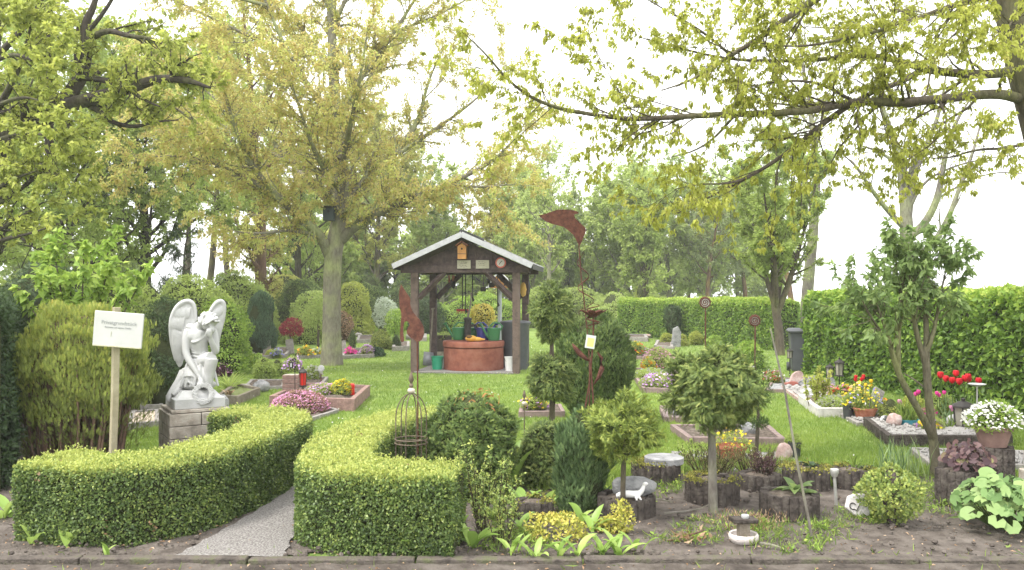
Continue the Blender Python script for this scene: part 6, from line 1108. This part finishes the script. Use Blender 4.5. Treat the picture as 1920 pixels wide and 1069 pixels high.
QR1 = [(1204, 737), (1285, 740), (1268, 698), (1180, 698)]; bed('pinkish edged grave of white and purple pansies', QR1, m_pink, m_bed, .09, .06); bed('far grave with red and mixed flowers beside the big dark conifer', [(1186, 674), (1240, 674), (1232, 657), (1180, 657)], m_pink, m_bed, .08, .06); bed('small pinkish edged grave left of the big ball standard', [(1244, 792), (1310, 795), (1310, 770), (1236, 770)], m_pink, mat('pink_gravel', (.36, .29, .27), (.26, .21, .2), .9, 60., bump=.6), .07, .05)
bed('grey stone edged grave with bare soil behind the terracotta pot', [(1290, 834), (1474, 836), (1440, 807), (1256, 808)], m_pink, m_bed, .08, .06); QR6 = [(1500, 756), (1572, 756), (1545, 730), (1464, 730)]; bed('grave of shells and stones with reddish edging', [(1432, 737), (1540, 737), (1530, 714), (1450, 714)], m_pink, m_rock, .06, .06); o6 = bed('grave covered with pale shells before the reddish stones', QR6, m_rrock, m_peb, .06, .05); pebbles(o6, QR6, .05, 170, m_peb, .07)
bed('pale stone edged grave with white creeping flowers', [(1532, 783), (1640, 783), (1616, 754), (1496, 754)], mat('white_stone_edging', (.58, .55, .53), (.44, .42, .40), .8, 16., bump=.4), m_bed, .12, .07); QR8 = [(1606, 800), (1690, 800), (1680, 772), (1556, 772)]; o8 = bed('white pebble grave holding the terracotta bowl', QR8, m_ston, m_peb, .05, .05); pebbles(o8, QR8, .04, 200, m_peb, .05)
QR9 = [(1664, 838), (1900, 838), (1860, 800), (1618, 800)]; o9 = bed('large grave with dark wooden edging and white pebbles before the hedge', QR9, m_log, m_peb, .12, .06, fillh=.11); pebbles(o9, QR9, .11, 260, m_peb, .035); QR10 = [(1745, 882), (1930, 884), (1930, 856), (1704, 850)]; o10 = bed('low pebble grave behind the forked tree foot', QR10, m_ston, m_peb, .06, .05); pebbles(o10, QR10, .05, 160, m_peb, .04)
bed('far grave row edged in stone along the back hedge', [(1168, 640), (1215, 641), (1212, 634), (1168, 634)], m_ston, m_bed, .15, .1); bed('narrow grave strip beside the small headstone', [(1226, 652), (1262, 655), (1262, 644), (1232, 642)], m_ston, m_bed, .08, .08); QRF = [(1260, 850), (1470, 900), (1480, 862), (1300, 846)]
o = thing('pebble_strip', 'strip of white pebbles behind the terracotta pot and heath bushes', 'gravel', (0, 0, 0)); q = np.array([G(*p) for p in ((1255, 885), (1475, 885), (1500, 850), (1260, 850))]); c = q.mean(0); o.location = c; mb = MB()
for _ in range(420):
    a, b_ = RNG.uniform(0, 1, 2); p = (q[0] * (1 - a) + q[1] * a) * (1 - b_) + (q[3] * (1 - a) + q[2] * a) * b_ - c; s = RNG.uniform(.02, .05); mb.ball((p[0], p[1], .01 + s * .2), (s * .6, s * .5, s * .4), 7, 4)
ob = mb.build('pebbles', m_peb, o); ob['kind'] = 'stuff'; NOGRASS.append(q[:, :2])
# flowers
Fl = flowers
Fl('heather', 'large pink heather cushion before the brick planter', 562, 776, 105, 42, ['heather', 'pink'], n=1300, fs=.017, ls=.022, leafm=m_dry); Fl('heather', 'purple heather inside the brick planter', 603, 752, 60, 20, ['lilac', 'heather'], D=gd(755), z=.12, n=260, fs=.016); Fl('chrysanthemum', 'yellow chrysanthemum in the brick planter beside the red candle', 641, 748, 36, 28, ['yellow'], D=gd(756), z=.12, n=160, fs=.03); Fl('purple_plant', 'lilac flowers on top of the brick pillar', 549, 698, 32, 26, ['lilac', 'purple'], D=gd(745), z=.40, n=130, fs=.025)
Fl('cyclamen', 'white cyclamen behind the red lantern', 586, 716, 28, 24, ['white'], z=.05, n=60, fs=.045); Fl('pansies', 'orange and purple pansies left of the angel pedestal', 285, 755, 44, 24, ['orange', 'blue', 'white'], D=gd(758), z=.05, n=60, fs=.04); Fl('pink_primula', 'bright pink flower close to the angel pedestal', 306, 748, 16, 20, ['hotpink'], z=.05, n=40, fs=.03); Fl('mixed_perennials', 'leafy perennials in a row behind the angel statue', 410, 694, 50, 32, ['white'], n=14, fs=.03, ls=.06); Fl('mixed_perennials', 'leafy perennials nearer the clipped balls', 440, 692, 40, 28, ['pink'], n=10, fs=.03, ls=.06, leafm=m_green); Fl('reddish_perennials', 'dark reddish foliage at the right wing tip of the angel', 418, 706, 34, 22, ['heather'], n=30, fs=.03, ls=.05, leafm=m_purp)
Fl('pink_flowers', 'pink flowers by the dark bench stone behind the statue', 456, 662, 24, 18, ['hotpink', 'orange'], n=24, fs=.06); Fl('violas', 'purple violas under the blue juniper', 518, 673, 18, 14, ['blue'], z=.06, n=60, fs=.04); Fl('yellow_shrub', 'yellow leaved cushion right of the red maple', 562, 645, 20, 18, ['yellow'], n=90, fs=.06); Fl('pansies', 'yellow and orange pansies on the far grave below the weeping standard', 572, 672, 26, 18, ['yellow', 'orange'], z=.05, n=50, fs=.05); Fl('pansies', 'pale yellow pansies right of the orange ones', 597, 669, 24, 12, ['yellow', 'white'], z=.05, n=40, fs=.05); Fl('pink_flowers', 'hot pink flowers on the far grave left part', 657, 669, 18, 12, ['hotpink'], z=.06, n=60, fs=.05); Fl('heather', 'purple heather on the far grave right part', 688, 670, 24, 18, ['purple', 'lilac'], z=.06, n=140, fs=.04)
Fl('heather', 'round pink heather bush behind the pansy grave', 1234, 696, 62, 44, ['pink', 'heather'], n=480, fs=.026); Fl('tulips', 'orange yellow tulips in front of the pink heather bush', 1217, 700, 26, 28, ['yellow', 'orange'], n=40, fs=.05); Fl('pansies', 'white pansies at the back of the pinkish edged grave', 1222, 716, 66, 18, ['white'], z=.05, n=120, fs=.035); Fl('pansies', 'purple pansies at the front of the pinkish edged grave', 1238, 732, 78, 24, ['purple', 'lilac'], z=.05, n=190, fs=.035); Fl('tulips', 'red and yellow flowers on the far right grave', 1193, 670, 30, 26, ['red', 'yellow'], z=.05, n=26, fs=.06); Fl('grey_plants', 'grey green leaves on the far right grave', 1222, 670, 30, 14, ['white'], z=.05, n=14, fs=.03)
Fl('alyssum', 'white creeping flowers filling the pale edged grave', 1572, 776, 76, 22, ['white'], z=.07, n=420, fs=.022); Fl('primulas', 'pink and yellow primulas behind the white creeping flowers', 1578, 766, 50, 36, ['pink', 'red', 'yellow'], z=.06, n=75, fs=.04); Fl('primulas', 'peach coloured primulas right of the pink ones', 1608, 768, 36, 40, ['peach', 'yellow'], z=.06, n=50, fs=.04)
for (nm, lab, px_, py, w, h, c, z) in (('pansies', 'violet and yellow pansies beside the turquoise planter', 1745, 822, 40, 20, ['purple', 'yellow'], .1), ('begonias', 'pink begonias at the back of the large pebble grave', 1730, 806, 50, 24, ['hotpink', 'pink'], .08), ('pansies', 'mixed bright pansies at the back of the white pebble grave', 1655, 780, 50, 24, ['yellow', 'red', 'orange'], .04), ('heather', 'pink heather on the shell grave by the hedge', 1545, 742, 32, 18, ['pink', 'heather'], .05), ('violas', 'blue violas in front of the salmon snapdragons', 1600, 786, 26, 18, ['blue', 'white'], .05), ('pansies', 'dark and yellow pansies in a small grave left of the twin ball tree', 1000, 775, 50, 26, ['yellow', 'purple'], .06), ('primulas', 'red and white primulas in front of the dark bin', 1450, 722, 40, 20, ['red', 'white', 'pink'], .06)): flowers(nm, lab, px_, py, w, h, c, z=z, n=70, fs=.034)
bed('small stone edged grave left of the twin ball tree', [(972, 783), (1060, 783), (1052, 768), (976, 768)], m_pink, m_bed, .08, .05)
def tulips(name, label, px_, py, n, h, col, spread, fsz=.045, leafm=None, D=None, lh=.7, z=.08):
    D = D or gd(py); H = M(h, D); o = thing(name, label, 'flowers', (X(px_, D), D, z)); st = MB(); LV = Leaves('b'); mh = mat('flower_' + col, C_[col], tuple(c * .7 for c in C_[col]), .6, 20., spec=.2)
    for i in range(n):
        x, y = RNG.normal() * spread, RNG.normal() * spread * .5; hh = H * RNG.uniform(.82, 1.0); st.tube([(x * .6, y, 0), (x * .9, y, hh * .6), (x, y, hh - fsz * .6)], .004, 5); MB().lathe([(.004, -fsz * .6), (fsz * .42, -fsz * .3), (fsz * .5, .05 * fsz), (fsz * .4, fsz * .4), (fsz * .18, fsz * .45), (.002, fsz * .2)], (x, y, hh), 9, None, (3, .12)).build('flower_head', mh, o)
    k = n * 7; a = ru(0, 6.28, k); e = ru(.7, 1.4, k); LV.add(np.c_[RNG.normal(size=k) * spread, RNG.normal(size=k) * spread * .5, np.zeros(k)], np.c_[np.cos(a) * np.cos(e), np.sin(a) * np.cos(e), np.sin(e)], rdir(k), H * lh * ru(.5, 1, k), .022, ru(0, 1, k))
    st.build('stalks', m_wg, o); LV.build('leaves', leafm or m_blade, o); return o
tulips('tulips', 'tall red tulips before the right hedge above the lantern', 1795, 806, 11, 94, 'red', .13, .075); tulips('carnations', 'magenta flower left of the straight stem of the forked tree', 1716, 806, 2, 60, 'hotpink', .03, .05); tulips('carnations', 'pink flowers right of the straight stem of the forked tree', 1768, 810, 3, 62, 'hotpink', .04, .045); tulips('snapdragons', 'tall salmon red snapdragons behind the terracotta bowl', 1610, 788, 5, 74, 'red', .035, .045, m_wg); tulips('snapdragons', 'tall yellow snapdragons beside the salmon ones', 1630, 790, 4, 66, 'yellow', .03, .045, m_wg); tulips('hyacinth', 'pale pink bloom on the large pebble grave', 1688, 806, 2, 44, 'pink', .012, .05, m_wg); tulips('tulips', 'small pink buds beside the black lantern', 1782, 818, 2, 42, 'pink', .03, .04, m_wg)
o = thing('leafy_twigs', 'upright leafy twigs with orange tips on the pale edged grave', 'plant', (X(1537, gd(772)), gd(772), .07)); st = [Poly(wander((RNG.normal() * .05, RNG.normal() * .04, 0), (RNG.normal() * .15, RNG.normal() * .1, 1), .5 * RNG.uniform(.7, 1.1), 5, .08, .02), .006, .003) for i in range(12)]; LV = Leaves('q'); leaves_on(st, 50, .05, LV, .5, .0, .03, 3, .2, (.2, 1)); wood(st, 'stems', b_red, o); LV.build('foliage', m_bright, o)
# pots
def pot(label, px_, py, w, h, m, cols, D=None, z=0., rim=1.12, fh=.5, fs=.035, n=50, nm='flower_pot', base=.7, lf=None):
    D = D or gd(py); R = M(w, D) / 2; H = M(h, D); o = thing(nm, label, 'potted plant', (X(px_, D), D, z)); MB().lathe([(R * base, 0), (R * .95, H * .82), (R, H * .83), (R, H), (R * .9, H), (R * .85, H * .8), (.001, H * .8)], (0, 0, 0), 26).build('pot', m, o)
    pr = mound(R * 2 * rim, H * fh * 2, H * .75); foliage(pr, 420, .03, .5, 'q', jit=.03, lump=.05, lf=9).build('foliage', lf or m_green, o)
    for c in cols: p, nn = profile_points(pr[1:], n // len(cols)); blossom(Leaves('hex'), p + nn * .015, fs).build('blossoms', petal(c, C_[c]), o)
    return o
pot('terracotta pot of yellow pansies in front of the soil grave', 1371, 868, 58, 34, m_terra, ['yellow'], fh=.55, n=42, fs=.03, rim=1.1); pot('wide terracotta bowl of violas and yellow flowers on the pebble grave', 1622, 790, 44, 20, m_terra, ['blue', 'yellow', 'yellow'], z=.04, fh=1.2, n=60, fs=.035, rim=1.3); pot('black plastic pot left of the terracotta bowl', 1590, 788, 20, 26, m_black, ['yellow'], z=.02, n=10, base=.8, fh=.6); pot('dark plant pot by the small stone near the leaning stick', 1490, 862, 24, 34, m_black, [], base=.8, fh=.3, nm='plant_pot')
D_ = gd(812); o = thing('blue_planter', 'turquoise scalloped planter with green stems on the pebble grave', 'potted plant', (X(1702, D_), D_, .1)); MB().lathe([(.1, 0), (.12, .055), (.125, .06), (.11, .06), (.1, .03), (.001, .03)], (0, 0, 0), 40, None, (8, .07)).build('tray', mat('turquoise_plastic', (.05, .30, .38), (.04, .24, .31), .4, spec=.5), o); LV = Leaves('b'); n = 120; a = ru(0, 6.28, n); e = ru(.9, 1.5, n); LV.add(np.c_[RNG.normal(size=n) * .05, RNG.normal(size=n) * .04, np.full(n, .03)], np.c_[np.cos(a) * np.cos(e), np.sin(a) * np.cos(e), np.sin(e)], rdir(n), ru(.12, .3, n), .016, ru(0, 1, n)); LV.build('stems', m_wg, o)
# stones, lanterns, markers
rock('grey_rock', 'rounded grey rock in the left grave row', 490, 735, 34, 24, m_rock); rock('pale_rock', 'flat white stone behind the fern beside the statue', 457, 730, 28, 12, m_ston); rock('grey_rock', 'upright grey stone touching the statue pedestal', 417, 775, 24, 38, m_rock); rock('grey_rock', 'brown grey stone on the bare soil grave', 1402, 822, 34, 26, m_rock, z=.04); rock('grey_rock', 'dark stone on the small pinkish edged grave', 1268, 785, 28, 16, m_rock, z=.04); rock('pink_rock', 'pinkish white rock on the corner of the large pebble grave', 1676, 814, 28, 24, m_rrock, z=.1); rock('white_stone', 'white egg shaped stone left of the black lantern', 1786, 815, 20, 24, m_white, z=.1); rock('grey_rock', 'grey leaning stone beside the dark plant pot', 1470, 866, 30, 40, m_rrock, d=.08, rot=(0, .2, 0)); rock('grey_rock', 'grey stone on the log planter by the terracotta pot', 1790, 870, 40, 50, m_rock, D=6.95, z=.12)
rock('pale_rock', 'white shell like stone on the shell grave', 1514, 752, 26, 22, m_white, z=.03); rock('pink_rock', 'small pink stone beside the shell like stone', 1530, 750, 20, 14, m_rrock, z=.03)
def slab(name, label, px_, py, w, h, d, m, rx, ry, rz, z=0., cat='headstone', D=None):
    D = D or gd(py); w, h = M(w, D), M(h, D); o = MB().prism([(w / 2 * math.cos(a) * (1 + .05 * math.sin(3 * a)), h / 2 * math.sin(a)) for a in np.linspace(0, 6.283, 19)[:-1]], -d / 2, d / 2).build(name, m, None, bevel=.008); o.location = (X(px_, D), D, z + h * .4); o.rotation_euler = (rx, ry, rz); return tag(o, label, cat)
slab('oval_headstone', 'pinkish oval stone leaning on the reddish grave', 1493, 728, 22, 34, .08, m_rrock, -.2, .6, 0, .03); slab('flat_stone', 'long grey flat stone lying propped beside the pink oval stone', 1513, 728, 40, 14, .2, m_rock, -.2, -.35, 0, .07, 'stone'); slab('oval_headstone', 'grey pointed stone in front of the two small lanterns', 1553, 742, 22, 36, .07, m_rock, -.2, .45, 0, .03); slab('red_tile', 'dark red tile lying between the reddish stones', 1482, 728, 22, 10, .25, mat('red_granite', (.32, .10, .075), (.24, .08, .06), .4, 30.), -.15, 0, 0, .03, 'stone')
D_ = gd(790); o = tag(MB().box((0, 0, .16), (.15, .04, .33)).build('leaning_plaque', m_ston, None, bevel=.006), 'pale leaning plaque behind the terracotta bowl', 'headstone'); o.location = (X(1641, D_), D_ + .1, .1); o.rotation_euler = (-.2, .5, .2)
D_ = gd(651); o = tag(MB().prism([(-.14, 0), (.14, 0), (.15, .45), (.06, .62), (-.08, .55)], -.06, .06).build('small_headstone', m_rock, None, bevel=.01), 'small grey headstone standing before the dark clipped cypress', 'headstone'); o.location = (X(1267, D_), D_, 0)
for px_, py, lab in ((502, 668, 'slanted pale grey headstone right of the blue juniper'), (545, 664, 'second slanted grey headstone under the red maple'), (644, 668, 'white slanted headstone at the foot of the grey trunk')): D_ = gd(py); o = tag(MB().box((0, 0, .2), (.2, .06, .42)).build('slanted_headstone', m_ston, None, bevel=.01), lab, 'headstone'); o.location = (X(px_, D_), D_, 0); o.rotation_euler = (-.35, -.2, 0)
for px_, py, w, h, lab in ((640, 640, 16, 10, 'pale stone by the far white edged row'), (672, 632, 14, 9, 'far white stone left of the gold shrub'), (728, 634, 10, 8, 'far white stone under the white willow'), (605, 642, 20, 12, 'far pale stone left of the grey trunk'), (768, 637, 16, 12, 'white stone seen left of the shelter post'), (1186, 634, 14, 8, 'far pale stone along the back hedge'), (1215, 634, 16, 9, 'far pinkish stone along the back hedge')): rock('pale_rock', lab, px_, py, w, h, m_ston if 'pink' not in lab else m_rrock)
D_ = gd(752); o = thing('brick_pillar', 'short brick pillar topped with lilac flowers at the left of the brick planter', 'pillar', (X(547, D_), D_, 0)); mb = MB()
for c in range(6):
    for i in (0, 1): mb.box(((-.06 if i else .06) * (1 if c % 2 else -1) * .9, 0, .033 + c * .066), (.12, .2, .058))
mb.build('bricks', m_brick, o, bevel=.004); MB().box((0, 0, .2), (.215, .185, .39)).build('mortar', m_ped, o, smooth=False)
m_cand = mat('red_candle_glass', (.62, .03, .02), (.5, .02, .015), .3, 5., spec=.5)
o = thing('grave_candle', 'red grave candle in the brick planter', 'candle', (X(660, gd(756)), gd(756), .12)); MB().lathe([(.035, 0), (.04, .02), (.036, .1), (.042, .12), (.038, .15)], (0, 0, 0), 16).build('glass', m_cand, o); MB().lathe([(.04, .15), (.03, .165), (.001, .17)], (0, 0, 0), 16).build('lid', m_cand, o)
def lantern(name, label, px_, py, w, h, D=None, z=0., body=None, stake=0., light=None, rot=0):
    D = D or gd(py); R, H = M(w, D) / 2, M(h, D); o = thing(name, label, 'lantern', (X(px_, D), D, z), rot); n = 6
    if stake: MB().tube([(0, 0, -stake), (0, 0, 0)], .01, 7).build('stake', m_iron, o)
    MB().lathe([(R, 0), (R, H * .06), (R * .85, H * .07), (.001, H * .07)], (0, 0, 0), n).build('base', m_iron, o, smooth=False); MB().lathe([(R * .7, H * .07), (R * .85, H * .68), (.001, H * .68)], (0, 0, 0), n).build('glass', light or mat('lantern_glass', (.34, .32, .27), (.22, .2, .17), .1, 6., spec=.7), o, smooth=False); mb = MB()
    for i in range(n): a = i / n * 6.283; mb.tube([(R * .74 * math.cos(a), R * .74 * math.sin(a), H * .06), (R * .9 * math.cos(a), R * .9 * math.sin(a), H * .7)], max(.004, R * .07), 5)
    mb.build('frame', m_iron, o); MB().lathe([(R * 1.15, H * .68), (R * 1.12, H * .73), (R * .55, H * .84), (R * .2, H * .88), (R * .2, H * .95), (.001, H)], (0, 0, 0), n).build('roof', m_iron, o, smooth=False); return o
o = lantern('candle_lantern', 'large black lantern with candle on the pebble grave', 1806, 818, 40, 56, z=.1); MB().lathe([(.04, .02), (.04, .15), (.001, .15)], (0, 0, 0), 14).build('candle', mat('dark_red_candle', (.2, .03, .03), (.15, .02, .02), .5), o)
lantern('garden_lantern', 'small black roofed lantern by the hedge, right of two', 1574, 735, 18, 36, D=14.2, z=.22, stake=.24); lantern('garden_lantern', 'small dark lantern by the hedge, left of two', 1556, 738, 16, 30, D=14.6, z=.14, stake=.16); lantern('garden_lantern', 'small rusty lantern at the left of the wheelie bin', 1481, 700, 12, 20, D=16.4, z=.35, stake=.37)
o = lantern('stake_lantern', 'silver lantern with a red candle on a stake behind the heather', 568, 712, 15, 38, D=gd(762), z=.28, stake=.3, light=m_cand); o = thing('hook_lantern', 'little black lantern hanging from a shepherd hook by the brick pillar', 'lantern', (X(553, gd(757)), gd(757), 0)); MB().tube([(0, 0, 0), (0, 0, .68), (.012, 0, .72), (.035, 0, .74), (.055, 0, .72), (.06, 0, .68)], .006, 6).build('hook', m_iron, o); MB().box((-.05, 0, .56), (.045, .045, .09)).build('lamp_case', m_iron, o, bevel=.006); MB().box((-.05, -.024, .56), (.022, .004, .055)).build('pane', m_white, o); MB().tube([(-.05, 0, .6), (-.04, 0, .64), (0, 0, .66)], .004, 5).build('arm', m_iron, o)
D_ = gd(738); o = thing('memorial_disc', 'oval white memorial photo disc on a thin stake', 'marker', (X(602, D_), D_, 0)); MB().tube([(0, 0, 0), (0, 0, .32)], .008, 7).build('stake', m_rust, o); MB().lathe([(.001, -.01), (.052, -.01), (.055, 0), (.052, .01), (.001, .01)], (0, 0, .4), 24, rotm(math.pi / 2) ).build('disc', m_white, o).scale = (1, 1, 1); MB().lathe([(.001, 0), (.03, 0), (.03, .004), (.001, .004)], (0, -.012, .4), 20, rotm(math.pi / 2)).build('picture', mat('faded_photo', (.35, .36, .36), (.5, .5, .48), .5, 30.), o)
D_ = gd(815); o = thing('bird_bath', 'small white dish bird bath on a thin stake before the hedge', 'bird bath', (X(1832, D_), D_, 0)); MB().tube([(0, 0, 0), (0, 0, EYE - (722 - HZ) / FPX * D_)], .009, 8).build('stake', m_ss, o); MB().lathe([(.01, 0), (.07, .015), (.095, .03), (.09, .034), (.06, .022), (.001, .02)], (0, 0, EYE - (725 - HZ) / FPX * D_), 24).build('dish', m_white, o)
D_ = gd(806); o = tag(MB().ball((0, 0, .06), (.06, .06, .06), 16, 10).build('painted_ball', mat('black_white_ball', (.75, .75, .75), (.03, .03, .03), .3, 9., thr=(.49, .52)), None), 'black and white glazed ball on the pebble grave', 'ball'); o.location = (X(1660, D_), D_, .05)
broad_plant('fern_tuft', 'arching green fern like tuft right of the angel statue', 430, 738, 60, .42, .03, m_green); broad_plant('orange_leaf_tuft', 'low tuft with orange tips by the wooden edged grave', 430, 752, 14, .12, .04, m_dry, z=.1)
D_ = gd(668); o = tag(MB().box((0, 0, .3), (.75, .3, .06)).box((-.3, 0, .135), (.06, .25, .27)).box((.3, 0, .135), (.06, .25, .27)).build('stone_bench', m_iron, None, bevel=.01), 'dark low bench stone behind the angel statue', 'bench'); o.location = (X(440, D_), D_, 0)
o = thing('garden_vase', 'small pale urn on a base beneath the nearer glass spiral', 'vase', (X(1402, 13.4), 13.4, 0)); MB().lathe([(.1, 0), (.1, .05), (.05, .1), (.05, .3), (.12, .42), (.13, .45), (.1, .45), (.001, .4)], (0, 0, 0), 20).build('urn', m_ston, o); MB().ball((-.1, 0, .28), (.07, .07, .09), 12, 8).build('blue_ball', mat('pale_blue', (.5, .58, .66), (.4, .5, .6), .3), o)
# ================================================================== grass, weeds and litter
reseed(61)
def free(x, y, extra=()):
    ok = np.ones(x.shape, bool)
    for pl in list(NOGRASS) + list(extra): ok &= ~inside(pl, x, y)
    return ok
def lawn(name, n, d0, d1, L, w, m, fr=(-.62, .62), pw=1.4):
    d = d0 * (d1 / d0) ** ru(0, 1, n) ** pw; x = ru(*fr, n) * d
    ok = free(x, d); x, d = x[ok], d[ok]; k = len(x); p = np.c_[x, d, np.zeros(k)]
    patch = .5 + .4 * lumps(p * 1.3, 2.) ; s = 1 + .035 * (d - 6)
    LV = Leaves('t').add(p, unit(rdir(k) * .7 + [0, 0, 1.]), rdir(k), L * ru(.5, 1.3, k) * (.8 + .4 * patch), w * ru(.7, 1.3, k) * s, np.clip(patch * .85 - .12 + ru(0, .45, k), 0, 1))
    o = LV.build(name, m, None); return tag(o, kind='stuff')
m_gr = leaf('lawn_blade', [(0, (.10, .17, .03)), (.5, (.18, .26, .045)), (1, (.29, .36, .08))], .4, .5)
lawn('grass', 420000, 6.3, 30, .05, .0065, m_gr)
# rougher grass creeping into the edge of the beds
n = 9000; t = ru(0, 1, n); e = np.array([(4.9, 7.0), (4.6, 7.15), (3.5, 7.6), (2.6, 7.8), (1.7, 7.75), (.9, 7.35), (.6, 6.95), (.2, 7.2)]); q = np.stack([np.interp(t, np.linspace(0, 1, 8), e[:, i]) for i in (0, 1)], 1) + RNG.normal(size=(n, 2)) * [.1, .12]
LV = Leaves('b').add(np.c_[q, np.full(n, .015)], unit(rdir(n) * .6 + [0, 0, 1]), rdir(n), ru(.04, .11, n), .007, ru(0, 1, n)); tag(LV.build('bed_edge_grass', m_gr, None), kind='stuff')
# weeds on the soil
n = 1500; LV = Leaves('b'); LW = Leaves('q')
x = ru(-.2, 4.0, n); y = ru(5.15, 7.6, n); ok = inside(np.array(soil_right), x, y) & (lumps(np.c_[x, y, x * 0] * 1.6, 3.) > -.12); x, y = x[ok], y[ok]
for a, b_ in zip(x, y):
    k = int(RNG.integers(5, 16)); LV.add(np.c_[a + RNG.normal(size=k) * .035, b_ + RNG.normal(size=k) * .03, np.full(k, .02)], unit(rdir(k) * .8 + [0, 0, .8]), rdir(k), ru(.03, .09, k), .006, ru(0, 1, k))
    if RNG.uniform() < .35: k = 8; LW.add(np.c_[a + RNG.normal(size=k) * .02, b_ + RNG.normal(size=k) * .02, ru(.02, .05, k)], unit(rdir(k) + [0, 0, .3]), unit(rdir(k) * .5 + [0, 0, 1]), ru(.02, .045, k), .018, ru(0, 1, k))
tag(LV.build('weed_blades', m_wg, None), kind='stuff'); tag(LW.build('weed_leaves', m_fresh, None), kind='stuff')
# crumbs, dry leaves
mb = MB(); n = 1500; x = ru(-3.4, 4.2, n); y = 5.1 + 2.3 * ru(0, 1, n) ** 1.6; ok = (inside(np.array(soil_right), x, y) | inside(np.array(soil_left), x, y)) & ~inside(np.array(path_pts), x, y)
for a, b_ in zip(x[ok], y[ok]): s = .005 + .016 * RNG.uniform() ** 3; mb.ball((a, b_, .03 + s * .3), (s, s * .9, s * .7), 6, 4, rotm(0, 0, RNG.uniform(0, 3)), .2, 2.)
tag(mb.build('soil_crumbs', m_soil, None), kind='stuff')
n = 1700; x = ru(-3.6, 4.2, n); y = 4.6 + 2.9 * ru(0, 1, n) ** 1.3; ok = ~inside(np.array(path_pts), x, y) | (ru(0, 1, n) < .1); x, y = x[ok], y[ok]; k = len(x)
tag(Leaves('v').add(np.c_[x, y, np.where(y > 5.1, .035, .02)], unit(rdir(k) * [1, 1, .25]), unit(rdir(k) * .5 + [0, 0, 1]), ru(.012, .035, k), .012, ru(0, 1, k)).build('leaf_litter', m_dry, None), kind='stuff')
n = 260; x = ru(-3.6, 4.2, n); y = np.where(ru(0, 1, n) < .5, ru(4.7, 5.0, n), ru(5.1, 5.25, n)); k = n
LV = Leaves('b').add(np.c_[x, y, np.full(k, .01)], unit(rdir(k) * .8 + [0, 0, .7]), rdir(k), ru(.03, .07, k), .007, ru(0, 1, k)); tag(LV.build('kerb_weeds', m_wg, None), kind='stuff')
# daisies sprinkled over the lawn
n = 900; d = 7.5 * (26 / 7.5) ** ru(0, 1, n); x = ru(-.35, .4, n) * d; ok = free(x, d) & (lumps(np.c_[x, d, x * 0] * 1.1, 5.) > .05); x, d = x[ok], d[ok]; k = len(x)
tag(blossom(Leaves('hex'), np.c_[x, d, ru(.03, .06, k)], .018).build('daisies', petal('white', C_['white']), None), kind='stuff')
# ================================================================== the air
o = MB().box((0, 70, 10.), (330, 230, 24)).build('haze', None, None, smooth=False); o['kind'] = 'stuff'; o.display_type = 'WIRE'
m = bpy.data.materials.new('haze_air'); m.use_nodes = True; n = m.node_tree.nodes; l = m.node_tree.links; n.remove(n['Principled BSDF'])
v = n.new('ShaderNodeVolumePrincipled'); v.inputs['Color'].default_value = (1, 1, .98, 1); v.inputs['Density'].default_value = .0013; l.new(v.outputs[0], n['Material Output'].inputs['Volume']); o.data.materials.append(m)
